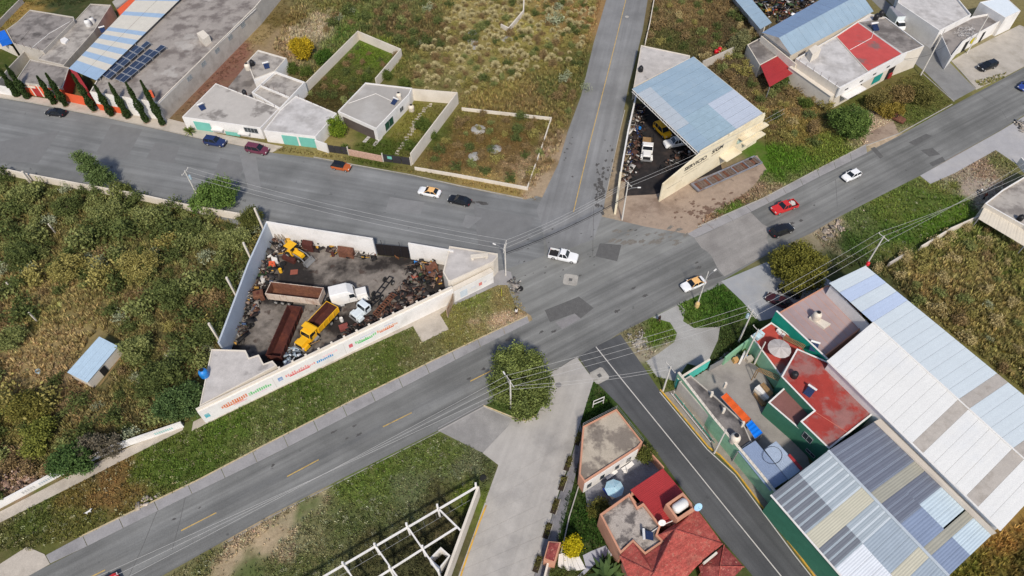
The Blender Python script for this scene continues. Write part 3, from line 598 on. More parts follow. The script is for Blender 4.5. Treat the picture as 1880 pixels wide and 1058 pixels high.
pts = [(728, 283), (742, 262), (756, 240), (762, 226), (775, 206), (790, 192)]
for i in range(22):
    f = i/21*5; k = min(4, int(f)); p = G(*pts[k]).lerp(G(*pts[k+1]), f-k)
    MB().box((p.x+random.uniform(-.25, .25), p.y, .03), (random.uniform(.7, 1.1), random.uniform(.4, .6), .08), random.uniform(-.4, .4)).build('stone', M_WALK, t)
wallrun('field_wall', 'low pale block wall around the dry brown field', [(762, 312), (839, 325), (968, 349), (1000, 258), (1012, 221), (848, 203)], .75, .22, M_CREAMW)
wallrun('wall_remnant', 'short L of pale wall in the dry field at top', [(962, 6), (961, 28), (934, 60), (920, 53)], 1.3, .3, M_CREAMW)

# ---------------------------------------------------------------- workshop with the blue shed roof
hS = thing('workshop', 'cream workshop lettered SERVICIO under a wide pale blue shed roof', 'workshop', G(1280, 250))
RA, RB, RC, RD = G(1161, 163, 7.0), G(1273, 104, 7.2), G(1404, 211, 7.2), G(1285, 283, 7.0)   # A back-left, B back, C right, D front
cells = []; M_DUSTY = mat('dusty_sheet', C(182, 190, 196), rough=.5, var=.06); M_STRK = mat('streaked_blue_sheet', C(158, 180, 192), rough=.5, var=.12, scale=.8)
ub_ = [0, .2, .58, 1.0]
for i in range(12):
    for j in range(3):
        v_ = i/12; m = M_BLUEM
        if j == 0 and .08 <= v_ < .6: m = M_DUSTY
        if j == 2 and v_ >= .58: m = M_LILAC
        if j == 1 and v_ >= .58: m = M_STRK
        cells.append((ub_[j], ub_[j+1], i/12, (i+1)/12, m))
sheets(hS, RA, RB, RC, RD, cells, .4, across='v')
s_ = MB(); s_.tube([RA-Vector((0, 0, .15)), RD-Vector((0, 0, .15))], .09, 6); s_.tube([RA-Vector((0, 0, .75)), RD-Vector((0, 0, .75))], .07, 6)
for i in range(24):
    p = RA.lerp(RD, i/24); q = RA.lerp(RD, (i+.5)/24); r_ = RA.lerp(RD, (i+1)/24)
    s_.tube([p-Vector((0, 0, .75)), q-Vector((0, 0, .15)), r_-Vector((0, 0, .75))], .035, 4)
s_.build('roof_truss', M_WHITEW, hS)
wl = G(1202, 355); wr = G(1274, 333); we = G(1392, 268)
n = towards(wl.xy, we.xy); nb = n*.25
def slab4(a, b, za, zb, t, m, name):
    nn = towards(a.xy, b.xy)*t; A2, B2 = a.xy-nn, b.xy-nn
    return MB().add([(a.x, a.y, -.1), (b.x, b.y, -.1), (b.x, b.y, zb), (a.x, a.y, za), (A2.x, A2.y, -.1), (B2.x, B2.y, -.1), (B2.x, B2.y, zb), (A2.x, A2.y, za)],
                    [(0, 1, 2, 3), (5, 4, 7, 6), (3, 2, 6, 7), (1, 5, 6, 2), (4, 0, 3, 7)]).build(name, m, hS)
M_SERV = mat('workshop_cream_render', C(236, 224, 194), var=.06, scale=.6, stain=C(206, 186, 148), samt=.5, sscale=.25, spots=(C(150, 134, 108), .3, .68, .6))
D0 = Vector((RD.x, RD.y, 0)); C0 = Vector((RC.x, RC.y, 0)); e_ = (C0-D0)
wl2 = D0 - e_.normalized()*9.2
slab4(wl2, D0, 4.6, 7.05, .25, M_SERV, 'lower_wall'); slab4(D0, C0, 7.6, 7.6, .25, M_SERV, 'front_wall')
ln = towards(D0.xy, C0.xy)
slab4(Vector((C0.x, C0.y, 0)), Vector((RB.x, RB.y, 0)), 7.1, 7.1, .2, M_SERV, 'rear_wall')
for z, w0 in ((4.9, .62), (2.6, .72)):
    a = D0.lerp(C0, w0).xy; b = D0.lerp(C0, 1.04).xy; panel(hS, a, b, z, z+.25, M_SERV, 'canopy_slab', .02, 1.2)
for u in (.70, .82, .93): a = D0.lerp(C0, u).xy; b = D0.lerp(C0, u+.06).xy; win(hS, a, b, 3.2, 4.6)
a = D0.lerp(C0, .36).xy; b = D0.lerp(C0, .60).xy; panel(hS, a, b, 2.7, 2.9, M_SERV, 'entrance_canopy', .02, 2.0)
a = D0.lerp(C0, .62).xy; b = D0.lerp(C0, .68).xy; panel(hS, a, b, 3.6, 4.3, mat('pale_green_panel', C(176, 196, 184)), 'wall_box', .03, .3)
wallrun('yard_wall', 'white roadside wall of the workshop yard with cream end pillar', [(1166, 190), (1150, 262), (1138, 330)], 3.2, .3, M_WHITEW)
wallrun('gate_pillar_wall', 'cream wall stub at the workshop yard corner', [(1137, 334), (1129, 394)], 2.6, .4, M_SERV)
t = bldg('store_room', 'pale triangular slab roof beside the workshop along the north street', [(1177, 83), (1267, 102), (1266, 108), (1163, 160)], 3.4, M_CREAMW, M_ROOFS, .12)
wallrun('boundary_wall', 'pale wall between the workshop roof and the red canopy house', [(1287, 128), (1345, 101), (1353, 90)], 2.2, .25, M_GREYW)
wallrun('plot_wall', 'thin pale wall beside the north street at top', [(1200, 5), (1192, 50), (1184, 84)], 1.3, .2, M_CREAMW)

# ---------------------------------------------------------------- upper right houses
hO = thing('warehouse', 'long barn with blue gabled sheet roof at upper right', 'warehouse', G(1480, 70))
eA, eB, rL = G(1399, 60, 5.2), G(1452.5, 101.5, 5.2), G(1430, 69.5, 6.7); eA2, eB2, rL2 = G(1548, -24, 5.2), G(1604, 21, 5.2), G(1581, -12, 6.7)
sheets(hO, eA, rL, rL2, eA2, [(0, 1, i/14, (i+1)/14, M_BLUEM2) for i in range(14)], .4, across='v')
sheets(hO, eB, rL, rL2, eB2, [(0, 1, i/14, (i+1)/14, M_BLUEM) for i in range(14)], .4, across='v')
wp = [eA.xy, eB.xy, eB2.xy, eA2.xy]
MB().ring(inset(ccw(wp), .35), .2, -.1, 5.0).build('wall', M_CREAMW, hO)
MB().add([eA, eB, rL, eA+Vector((.5, .2, 0)), eB+Vector((.5, .2, 0)), rL+Vector((.5, .2, 0))], [(0, 1, 2), (5, 4, 3)]).build('gable', M_GREYW, hO)
a_, b_ = G(1398, 66, 4.6).xy, G(1462, 118, 4.6).xy
MB().seg(a_, b_, .25, -.1, 4.6).build('parapet_wall', M_CREAMW, hO)
hP = bldg('shop', 'corner shop building with red painted roof and white shop front', [(1461, 108), (1541, 162), (1657, 100), (1697, 85), (1626, 32), (1598, 26), (1574, 40), (1534, 66)], 5.5, M_CREAMW, M_ROOFL, .3, cat='shop', pm=M_WHITEW)
MB().prism(P2([(1536, 68), (1575, 42), (1655, 99), (1594, 130)], 5.24), 5.19, 5.235).build('red_roof_coating', mat('faded_red_coating', C(196, 84, 80), var=.12, scale=.5, stain=C(130, 108, 104), samt=.85, sscale=.2, sedge=(.56, .62), fine=.08), hP)
MB().prism(P2([(1577, 41), (1626, 34), (1694, 85), (1658, 97)], 5.225), 5.19, 5.222).build('bare_roof_area', M_ROOFD, hP)
MB().seg(G(1535, 66, 5.5), G(1594, 131, 5.5), .15, 5.2, 5.42).build('roof_curb', M_CREAMW, hP)
f0, f1 = (1541, 162), (1657, 100)
a, b = edge(f0, f1, 5.5, -.01, 1.06); panel(hP, a, b, 3.4, 5.7, M_WHITEW, 'fascia', .02, .25)
for u in (.10, .33, .54, .76):
    for k in range(3): a, b = edge(f0, f1, 5.5, u+k*.018, u+k*.018+.013); panel(hP, a, b, 4.1, 4.5, M_BLACK, 'vent', .28, .03)
a, b = edge(f0, f1, 5.5, .08, .38); panel(hP, a, b, 2.9, 3.1, M_WHITEW, 'awning', .02, 1.8)
a, b = edge(f0, f1, 5.5, .30, .42); panel(hP, a, b, 0, 2.9, M_DARK, 'doorway')
a, b = edge(f0, f1, 5.5, .62, .76); panel(hP, a, b, .9, 2.9, mat('teal_sign_board', C(40, 150, 140)), 'sign_board', .05)
a, b = edge(f0, f1, 5.5, .86, .97); panel(hP, a, b, 0, 2.9, M_DARK, 'doorway')
a, b = edge(f0, f1, 5.5, .9, .95); panel(hP, a, b, .2, 1.4, M_REDM, 'red_goods', .1, .3)
a, b = edge((1461, 108), (1541, 162), 5.5, .1, .1)
t = thing('side_lean_to', 'cream lean-to wall stepping down the side of the shop', 'lean-to', G(1490, 160))
q = P2([(1462, 109), (1540, 163)], 5.0); n_ = towards(q[0], q[1])
MB().prism([q[0]+n_*.05, q[1]+n_*.05, q[1]+n_*1.6, q[0]+n_*1.6], -.1, 3.6).build('wall', M_CREAMW, t)
MB().prism([q[0]+n_*1.6, q[1]+n_*1.6, q[1]+n_*1.75, q[0]+n_*1.75], 3.61, 3.75).build('coping', M_CREAMW, t)
t = bldg('outbuilding', 'small dark stained roof next to the red canopy', [(1372, 82), (1397, 69), (1430, 101), (1395, 120)], 3.2, M_CREAMW, M_ROOFD, .1, cat='outbuilding')
t = thing('red_canopy', 'bright red sheet canopy beside the cream barn wall', 'canopy', G(1425, 150))
A, B, C_, D = G(1396, 120, 3.2), G(1430, 102, 3.2), G(1458, 134, 2.8), G(1413, 160, 2.8)
sheets(t, A, B, C_, D, [(0, 1, i/6, (i+1)/6, M_REDM) for i in range(6)], .35, across='v'); posts(t, [C_, D, A, B], 2.75)
lt = thing('yard_awning', 'pale blue awning sheets along the junk yard wall at top', 'awning', G(1390, 20))
sheets(lt, G(1338, -14, 3.2), G(1364, -20, 3.0), G(1417, 42, 3.0), G(1396, 54, 3.2), [(0, 1, i/9, (i+1)/9, M_BLUEM) for i in range(9)], .4, across='v')
posts(lt, [G(1366, -14, 3).xy, G(1415, 40, 3).xy], 2.95)
wallrun('yard_wall', 'cream wall of the junk yard at top', [(1326, -20), (1398, 70)], 2.9, .25, M_CREAMW)
hQ = bldg('house', 'white parapet building with pale roof at the upper right corner', [(1648, 5), (1725, 57), (1783, 27), (1728, -40), (1660, -40)], 4.6, M_WHITEW, M_ROOFL, .35, pm=M_WHITEW)
hQ2 = bldg('house', 'white street building with open roof terrace and yellow oval sign', [(1726, 60), (1746, 104), (1769, 76), (1845, 34), (1855, 18), (1786, 30)], 3.5, M_WHITEW, M_ROOFD, .5)
hQ3 = bldg('house', 'white roofed shed on the terrace building at the far upper right', [(1799, 4), (1846, -6), (1874, 20), (1846, 33)], 4.8, M_WHITEW, mat('bright_white_sheet', C(226, 234, 238), rough=.5, var=.03), .05, cat='shed')
a, b = edge((1769, 76), (1845, 34), 3.5, .1, .18); panel(hQ2, a, b, 0, 2.6, M_DARK, 'doorway')
a, b = edge((1769, 76), (1845, 34), 3.5, .52, .58); panel(hQ2, a, b, 0, 2.6, M_DARK, 'doorway')
sg = G(1794, 86).xy; 
p = MB(); e = (b-a).normalized(); nn = towards(a, b); c_ = edge((1769, 76), (1845, 34), 3.5, .3, .3)[0]+nn*.12
ov = [c_.to_3d()+Vector((e.x*math.cos(k*.3142)*1.1, e.y*math.cos(k*.3142)*1.1, 2.0+math.sin(k*.3142)*.8)) for k in range(20)]
p.add(ov+[q+nn.to_3d()*.08 for q in ov], [tuple(range(20)), tuple(range(20, 40))[::-1]]+[(k, (k+1) % 20, 20+(k+1) % 20, 20+k) for k in range(20)]); p.build('oval_sign', mat('yellow_sign', C(196, 180, 20)), hQ2)
surf('paved_lane', [(1650, 6), (1727, 60), (1745, 106), (1740, 112), (1690, 60), (1650, 22), (1610, -20), (1640, -20)], .02, mat('beige_lane', C(190, 174, 148), var=.08, scale=.6, stain=C(160, 146, 122), samt=.5, fine=.08))

# ---------------------------------------------------------------- right edge building
hR = bldg('house', 'pale flat roofed house cut by the right edge', [(1808, 374), (1840, 349), (1902, 312), (1990, 350), (1960, 480), (1879, 414)], 3.6, M_CREAMW, M_ROOF, .35, pm=M_WHITEW)
t = thing('lean_to', 'cream sheet lean-to below the right edge house', 'lean-to', G(1840, 430))
sheets(t, G(1808, 378, 2.9), G(1884, 424, 2.9), G(1880, 452, 2.2), G(1796, 402, 2.2), [(i/5, (i+1)/5, 0, 1, mat('cream_sheet', C(214, 204, 186), rough=.7, var=.06)) for i in range(5)], .5)
posts(t, [G(1796, 402, 2.2).xy, G(1880, 452, 2.2).xy], 2.15)
wallrun('boundary_wall', 'long low cream wall between green verge and dry lot', [(1686, 461), (1740, 428), (1796, 403)], 1.3, .25, M_CREAMW)
wallrun('wall_stub', 'short pale wall fragment behind the corner of the white warehouse', [(1628, 491), (1656, 474)], 1.2, .25, M_GREYW)
wallrun('boundary_wall', 'sloping white sign wall at the right edge by the forecourt', [(1866, 302), (1884, 322)], 1.8, .2, M_WHITEW)

# ---------------------------------------------------------------- big white warehouse, lower right
hW = thing('warehouse', 'huge white gabled warehouse roof crossed by beige light strips', 'warehouse', G(1720, 800))
EZ, RZ = 7.4, 8.4
MW = mat('white_roof_sheet', C(232, 231, 226), rough=.45, var=.03, scale=.3, spec=.35, stain=C(214, 218, 222), samt=.4, sscale=.12)
MWB = mat('shaded_white_sheet', C(214, 223, 226), rough=.45, var=.03, scale=.3, spec=.35); MST = mat('beige_light_sheet', C(186, 178, 168), rough=.6, var=.1, stain=C(150, 140, 128), samt=.6, sscale=.5)  # rear slope sheet: the slope's bluish shade is painted into the white
MWP = mat('pale_blue_white_sheet', C(196, 210, 232), rough=.45, var=.03, spec=.35)
ra, rb = G(1602, 592, RZ), G(1985, 938, RZ)              # ridge
fa, fb = G(1519, 662, EZ), G(1945, 1070, EZ)             # front eave (beyond the frame at the end)
fe = G(1838, 974, EZ)
ridge_end = ra + (rb-ra)*((fe-fa).length/(rb-ra).length)
ba, bb = G(1589, 488, EZ), G(1985, 812, EZ)
NS = 17
def strip_mat(i): return MST if i in (9, 14) else MW
sheets(hW, fa, ra, ridge_end, fe, [(0, 1, i/NS, (i+1)/NS, strip_mat(i)) for i in range(NS)], .6, across='v', amp=.008)
bk = G(1522, 520, EZ+.2)
bend = ba + (bb-ba).normalized()*((ridge_end-ra).length+9)
ra0 = ra - (rb-ra).normalized()*9.0; ra0.z = RZ
sheets(hW, ba, bk, ra, ba+(bend-ba)*.22, [(0, 1, i/4, (i+1)/4, MWP if i in (1, 3) else MWB) for i in range(4)], .6, across='v', amp=.008)
sheets(hW, ba+(bend-ba)*.22, ra, ridge_end, bend, [(0, 1, i/NS, (i+1)/NS, MST if i in (9, 14) else MWB) for i in range(NS)], .6, across='v', amp=.008)
MB().tube([ra+Vector((0, 0, .06)), ridge_end+Vector((0, 0, .06))], .12, 6).build('ridge_cap', M_WHITEW, hW)
MB().tube([fa+Vector((0, 0, -.05)), fe+Vector((0, 0, -.05))], .14, 6).build('gutter', M_WHITEW, hW)
wpoly = [fa.xy, fe.xy, bend.xy, ba.xy, bk.xy, ra.xy]
MB().ring(inset(ccw(wpoly), .3), .2, -.1, 7.1).build('wall', M_WHITEW, hW)
# lower translucent roof
hL = thing('warehouse', 'lower warehouse roof of grey, yellow and blue translucent sheets', 'warehouse', G(1600, 950))
LZ = 6.2
la, lb, lc, ld = G(1415, 909, LZ-.5), G(1520, 828, LZ), G(1741, 1058, LZ), G(1637, 1165, LZ-.5)
ua, ub = G(1604, 775, LZ-.5), G(1820, 983, LZ-.5)
def tm(n, c, v=.06): return mat('sheet_'+n, c, rough=.45, var=v, scale=.5, spec=.4, fine=.06)
DG, LG, YE, OL, WH, GB, DB, LB, BB = tm('dark_grey', C(120, 124, 131)), tm('light_grey', C(168, 178, 184)), tm('yellow', C(200, 195, 174)), tm('olive', C(170, 167, 152)), tm('white', C(226, 230, 234)), tm('grey_blue', C(164, 176, 186)), tm('dark_blue', C(116, 121, 134)), tm('light_blue', C(202, 218, 226)), tm('blue', C(142, 156, 180))
PL = tm('pale_gap', C(206, 214, 218))
cells = []
def block(u0, u1, v0, v1, m, n, gap=None):
    for i in range(n):
        a = v0+(v1-v0)*i/n; b_ = v0+(v1-v0)*(i+1)/n
        if gap: cells.append((u0, u1, a, a+(b_-a)*.72, m)); cells.append((u0, u1, a+(b_-a)*.72, b_, gap))
        else: cells.append((u0, u1, a, b_, m))
block(0, .48, 0, .31, DG, 6, LG); block(.48, 1, 0, .31, LG, 6, PL); block(0, 1, .31, .42, YE, 1); block(0, .48, .42, .56, DG, 3, LG); block(.48, 1, .42, .56, LG, 3, PL)
block(0, .48, .56, .80, WH, 3); block(.48, 1, .56, .78, GB, 3); block(.48, 1, .78, .86, YE, 1); block(0, .48, .80, 1, GB, 2); block(.48, 1, .86, 1, GB, 2)
sheets(hL, la, lb, lc, ld, cells, .3, across='v', amp=.022)
cells = []
block(0, .52, 0, .37, DB, 6, tm('slate', C(134, 141, 154))); block(.52, 1, 0, .37, DB, 6, tm('slate', C(134, 141, 154))); block(0, 1, .37, .46, OL, 1)
block(0, .5, .46, .62, DB, 3, tm('slate', C(134, 141, 154))); block(.5, 1, .46, .60, DB, 3, tm('slate', C(134, 141, 154))); block(0, .5, .62, .80, BB, 3); block(.5, 1, .60, .79, LB, 3); block(0, 1, .80, .86, OL, 1); block(0, .5, .86, 1, BB, 2); block(.5, 1, .86, 1, LB, 2)
sheets(hL, lb, ua, ub, lc, cells, .3, across='v', amp=.022)
MB().tube([lb+Vector((0, 0, .12)), lc+Vector((0, 0, .12))], .2, 6).build('ridge_cap', tm('ridge', C(190, 198, 204)), hL)
gb = MB(); e = (fe-fa).normalized(); a2 = ua+Vector((.25, .3, .35)); 
gb.add([ua+Vector((0, 0, .05)), ub+Vector((0, 0, .05)), Vector((fe.x, fe.y, LZ+.2)), Vector((fa.lerp(fe, .36).x, fa.lerp(fe, .36).y, LZ+.2))], [(0, 1, 2, 3)]); gb.build('valley_gutter', tm('beige_gutter', C(206, 194, 178)), hL)
MB().ring(inset(ccw([la.xy, lb.xy, ua.xy, ub.xy, lc.xy, ld.xy]), .3), .2, -.1, 5.5).build('wall', M_GREEND, hL)
MB().tube([la, ld], .14, 6).build('gutter', M_WHITEW, hL)
# pink flat roof with the tank
hK = bldg('house', 'dusty pink flat roof with a cream water tank in its centre', [(1430, 574), (1520, 523), (1576, 566), (1590, 596), (1512, 656)], 5.0, M_SALMON, mat('pink_roof', C(178, 158, 156), var=.06, scale=.5, stain=C(152, 132, 132), samt=.5, sscale=.12, fine=.05), .12)
for i in range(8):
    a = G(1432+i*10.4, 574-i*6, 4.9); b = G(1512+i*9.6, 656-i*7, 4.9); MB().seg(a, b, .05, 4.885, 4.895).build('roof_seam', M_SALMON, hK)

# ---------------------------------------------------------------- green compound
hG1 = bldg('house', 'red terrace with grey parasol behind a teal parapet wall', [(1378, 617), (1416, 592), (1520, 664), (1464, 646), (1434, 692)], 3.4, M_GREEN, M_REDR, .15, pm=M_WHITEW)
ta, tb = G(1425.5, 571, 5.6).xy, G(1520, 660, 5.6).xy
t = thing('parapet_wall', 'tall teal wall between the red terrace and the pink roof', 'wall', ta.to_3d()); MB().seg(ta, tb, .2, -.1, 5.6).build('wall', M_TEALD, t); MB().seg(ta, tb, .26, 5.605, 5.66).build('coping', M_WHITEW, t)
hG2 = bldg('house', 'bright red flat roof with green walls in the compound', [(1434, 692), (1463, 640), (1519, 664), (1614, 752), (1522, 825), (1469, 774), (1494, 754)], 5.2, M_GREEND, mat('bright_red_roof', C(166, 64, 56), var=.14, scale=.7, stain=C(156, 116, 110), samt=.85, sscale=.3, sedge=(.48, .60), fine=.12), .1, pm=M_WHITEW)
MB().seg(G(1494, 754, 5.2), G(1560, 796, 5.2), .08, 5.08, 5.14).build('roof_joint', mat('roof_joint', C(198, 120, 100)), hG2)
a, b = edge((1469, 774), (1522, 825), 5.2, .25, .55); win(hG2, a, b, 2.9, 4.2)
a, b = edge((1469, 774), (1522, 825), 5.2, .55, .85); win(hG2, a, b, .9, 1.5, M_GLASSW)
hG3 = bldg('house', 'brown tinted lower roof beside the bright red roof', [(1410, 739), (1443, 709), (1494, 752), (1467, 788)], 3.6, M_GREEND, mat('brown_roof', C(134, 92, 86), var=.12, scale=.6, fine=.08), .1, pm=M_WHITEW)
hG4 = bldg('outbuilding', 'dark weathered yard roof strip with bare columns', [(1247, 701), (1268, 689), (1317, 731), (1364, 775), (1380, 811), (1355, 828), (1322, 788)], 3.0, M_GREYW, mat('roof_blackened', C(140, 134, 130), var=.15, scale=.5, stain=C(66, 64, 64), samt=.85, sscale=.16, sedge=(.46, .6), fine=.12), .15, cat='outbuilding')
for i, (x, y) in enumerate([(1305, 723), (1330, 706), (1327, 753), (1362, 778)]): p = G(x, y+4, 3); MB().box((p.x, p.y, 3.4), (.35, .35, 1.4)).build('bare_column', M_CREAMW, hG4)
t = thing('shed_roof', 'blue grey sheet roof with a thin cable ring beside the green wall', 'shed', G(1420, 860))
MBL = mat('slate_blue_sheet', C(140, 156, 182), rough=.45, var=.06, spec=.4); MBL2 = mat('pale_slate_sheet', C(170, 184, 202), rough=.45, var=.06, spec=.4)
sheets(t, G(1355, 829, 3.4), G(1387, 809, 3.6), G(1447, 880, 3.6), G(1414, 902, 3.4), [(0, 1, i/5, (i+1)/5, MBL) for i in range(5)], .3)
sheets(t, G(1403, 825, 3.7), G(1425, 810, 3.7), G(1473, 862, 3.7), G(1447, 881, 3.7), [(0, 1, i/4, (i+1)/4, MBL2) for i in range(4)], .3)
MB().tube([G(1418+18*math.cos(k*.2618), 836+16*math.sin(k*.2618), 3.78) for k in range(25)], .03, 4).build('cable_ring', M_CABLED, t)
MB().prism(P2([(1447, 836), (1450, 833), (1474, 860), (1471, 864)], 3.9), 3.4, 3.9).build('red_edge_trim', M_REDM, t)
posts(t, [G(1355, 829, 3.4).xy, G(1447, 880, 3.4).xy, G(1473, 862, 3.4).xy], 3.35)
gw = [(1238, 706), (1302, 790), (1383, 888), (1460, 985), (1560, 1110)]
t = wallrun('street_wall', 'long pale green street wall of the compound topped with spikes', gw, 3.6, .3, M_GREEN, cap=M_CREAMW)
sp = MB(); wpts = P2(gw)
for a, b in zip(wpts[:-1], wpts[1:]):
    nn = int((b-a).length/.7)
    for i in range(nn): p = a.lerp(b, i/nn); sp.box((p.x, p.y, 3.85), (.03, .03, .4))
sp.build('spikes', M_STEEL, t)
t = wallrun('street_wall', 'bright teal corner wall with spikes at the compound gate', [(1239, 712), (1297, 676)], 2.6, .25, mat('light_teal_paint', C(84, 196, 180), var=.1), cap=M_CREAMW)
t = thing('fence_rail', 'white and teal tube railing in front of the green street wall', 'railing', G(1260, 740))
for dx, m in ((0, M_WHITEW), (7, M_TEALD)):
    for z in (.5, 1.0): MB().tube([G(1232+dx, 722+dx*.2, z), G(1305+dx, 812+dx*.2, z)], .05, 5).build('rail', m, t)
for i in range(5): p = G(1236+i*17.5, 725+i*21.5); MB().tube([p, p+Vector((0, 0, 1.05))], .05, 5).build('post', M_WHITEW, t)
t = wallrun('yard_gate', 'low grey sliding gate behind the teal corner wall', [(1300, 682), (1326, 668)], 1.6, .1, M_STEEL, cat='gate')
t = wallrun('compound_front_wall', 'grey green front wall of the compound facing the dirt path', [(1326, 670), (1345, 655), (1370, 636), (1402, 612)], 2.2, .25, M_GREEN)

# ---------------------------------------------------------------- flat roofed house, terrace and tiled house at the bottom
hF = bldg('house', 'flat beige roofed house with salmon parapet in the street fork', [(1132, 751), (1180, 812), (1172, 822), (1073, 886), (1063, 871), (1070, 783)], 3.6, M_SALMON, mat('roof_beige_stained', C(184, 172, 154), var=.1, scale=.6, stain=C(126, 116, 106), samt=.9, sscale=.36, sedge=(.46, .56), fine=.12, spots=(C(96, 86, 80), .3, .63, .6)), .2, pm=M_SALMON)
a, b = edge((1172, 822), (1073, 886), 3.6, 0, 1); panel(hF, a, b, 0, 3.3, M_WHITEW, 'white_rear_wall', .02)
for u in (.12, .34, .62, .86): a, b = edge((1172, 822), (1073, 886), 3.6, u, u+.08); panel(hF, a, b, .9, 2.1, M_GLASSW, 'window', .09, .04)
fn = MB()
for x, y in [(1070, 783), (1132, 751), (1155, 780), (1180, 812)]: p = G(x, y, 3.6); fn.tube([p, p+Vector((0, 0, 1.0))], .03, 5)
for z in (.5, .95): fn.tube([G(x, y, 3.6)+Vector((0, 0, z)) for x, y in [(1070, 783), (1132, 751), (1155, 780), (1180, 812)]], .025, 5)
fn.build('roof_railing', M_STEEL, hF)
surf('terrace', [(1074, 900), (1182, 828), (1214, 868), (1160, 905), (1104, 950), (1078, 935)], .08, M_PAVER)
hX = thing('house', 'red tiled house with flat rear roof and rooftop tank box', 'house', G(1200, 980))
x1 = ccw(P2([(1158, 899), (1217, 860), (1252, 902), (1224, 925), (1244, 955), (1232, 967), (1212, 965), (1181, 924), (1170, 931), (1155, 911)], 3.9))
MB().ring(inset(x1, .2), .2, -.1, 3.6).build('wall', M_SALMON, hX)
sheets(hX, G(1157, 900, 3.9), G(1217, 860, 3.9), G(1254, 904, 3.6), G(1196, 944, 3.9), [(0, 1, i/9, (i+1)/9, M_REDM) for i in range(9)], .28, across='v')
sheets(hX, G(1196, 944, 3.9), G(1225, 924, 3.85), G(1246, 954, 3.85), G(1213, 967, 3.9), [(0, 1, i/4, (i+1)/4, M_REDM) for i in range(4)], .28, across='v', lift=-.03)
fl = [(1101, 945), (1156, 906), (1170, 931), (1181, 924), (1213, 966), (1207, 983), (1219, 995), (1184, 1019), (1162, 996), (1139, 1018)]
fp = ccw(P2(fl, 4.3)); MB().ring(fp, .25, -.1, 4.45).build('parapet', M_SALMON, hX); MB().prism(inset(fp, .26), 3.9, 4.1).build('flat_roof', mat('roof_mottled', C(176, 166, 156), var=.16, scale=.9, stain=C(92, 86, 84), samt=.9, sscale=.55, sedge=(.46, .56), fine=.25), hX)
MTILE = mat('clay_tile_rows', C(172, 82, 72), var=.25, scale=1.8, stain=C(184, 118, 100), samt=.6, sscale=.8, fine=.3, spots=(C(188, 132, 112), 3.2, .62, .5), streak=(A_SIDE, 4.2, .3, .22), bump=.5)
MTILED = mat('dark_clay_tile_rows', C(140, 66, 62), spots=(C(200, 150, 130), 3.2, .62, .6), var=.24, scale=1.8, stain=C(180, 110, 96), samt=.5, sscale=.9, fine=.28, streak=(A_SIDE, 4.2, .3, .22), bump=.5)
def tiled(parent, vs, fs, eave, m):
    mb = MB(); mb.add([G(*v) for v in vs], fs); o = mb.build('tiled_roof', m, parent); me = o.data
    for q in me.polygons:
        if q.normal.z < 0: q.flip()
    MB().ring(inset(ccw([G(*vs[k]).xy for k in eave]), .5), .25, -.1, vs[eave[0]][2]-.02).build('wall', M_SALMON, parent); return o
tv = [(1208, 983, 4.4), (1279, 934, 4.4), (1327, 999, 4.4), (1279, 1040, 4.4), (1225, 1100, 4.4), (1170, 1100, 4.4), (1137, 1021, 4.4), (1162, 996, 4.4), (1184, 1020, 4.4), (1219, 995, 4.4), (1240, 972, 5.5), (1200, 1052, 5.5)]
o = tiled(hX, tv, [(0, 1, 10), (1, 2, 10), (2, 3, 10), (3, 11, 10), (3, 4, 11), (4, 5, 11), (5, 6, 11), (6, 7, 11), (7, 8, 11), (8, 9, 11), (9, 10, 11), (9, 0, 10)], range(10), MTILE)
for a_, b_ in ((10, 1), (10, 2), (10, 11), (11, 5), (11, 6), (10, 0)): MB().tube([G(*tv[a_])+Vector((0, 0, .03)), G(*tv[b_])+Vector((0, 0, .05))], .09, 6).build('ridge_tiles', MTILED, o)
tv = [(1329, 1001, 3.6), (1366, 1041, 3.6), (1318, 1088, 3.6), (1290, 1066, 3.6), (1283, 1040, 3.6), (1322, 1040, 4.4)]
o = tiled(hX, tv, [(0, 1, 5), (1, 2, 5), (2, 3, 5), (3, 4, 5), (4, 0, 5)], range(5), MTILED)
for b_ in (0, 1, 2): MB().tube([G(*tv[5])+Vector((0, 0, .03)), G(*tv[b_])+Vector((0, 0, .05))], .09, 6).build('ridge_tiles', MTILE, o)
MB().box((G(1303, 1026, 4.3).x, G(1303, 1026, 4.3).y, 4.5), (2.3, .25, .5), ang((1290, 1036), (1312, 1018))).build('ridge_vent', M_CREAMW, hX)
bx_ = ccw(P2([(1222, 926), (1254, 904), (1278, 933), (1244, 956)], 5.9)); MB().ring(bx_, .3, 3.5, 5.9).build('tank_box_wall', M_SALMON, hX); MB().prism(inset(bx_, .3), 4.6, 4.75).build('tank_box_floor', M_DARK, hX)
tz = G(1249, 928, 5.6); tk = MB(); ax = ang((1222, 926), (1254, 904))
d_ = Vector((math.cos(ax), math.sin(ax), 0)); c0 = Vector((tz.x, tz.y, 5.45))
tk.tube([c0-d_*1.15, c0-d_*1.05, c0-d_*.8, c0+d_*.8, c0+d_*1.05, c0+d_*1.15], [.25, .5, .68, .68, .5, .25], 14)
tag(tk.build('water_tank', M_TANKW, smooth=True), 'white horizontal tank inside the box on the tiled house', 'tank')
a, b = G(1105, 962, 2).xy, G(1150, 1030, 2).xy
wallrun('garden_wall', 'slim salmon wall beside the terrace towards the side street', [(1178, 826), (1215, 868)], 1.8, .2, M_SALMON)
t = bldg('gatehouse', 'tiny red tiled gate roof over the garden entrance', [(1007, 994), (1030, 996), (1019, 1034), (998, 1027)], 2.6, M_SALMON, MTILED, -.12, cat='gatehouse')
wallrun('garden_wall', 'pale garden wall from the red gate roof downwards', [(1008, 1030), (1000, 1062), (992, 1100)], 1.6, .25, M_CREAMW)
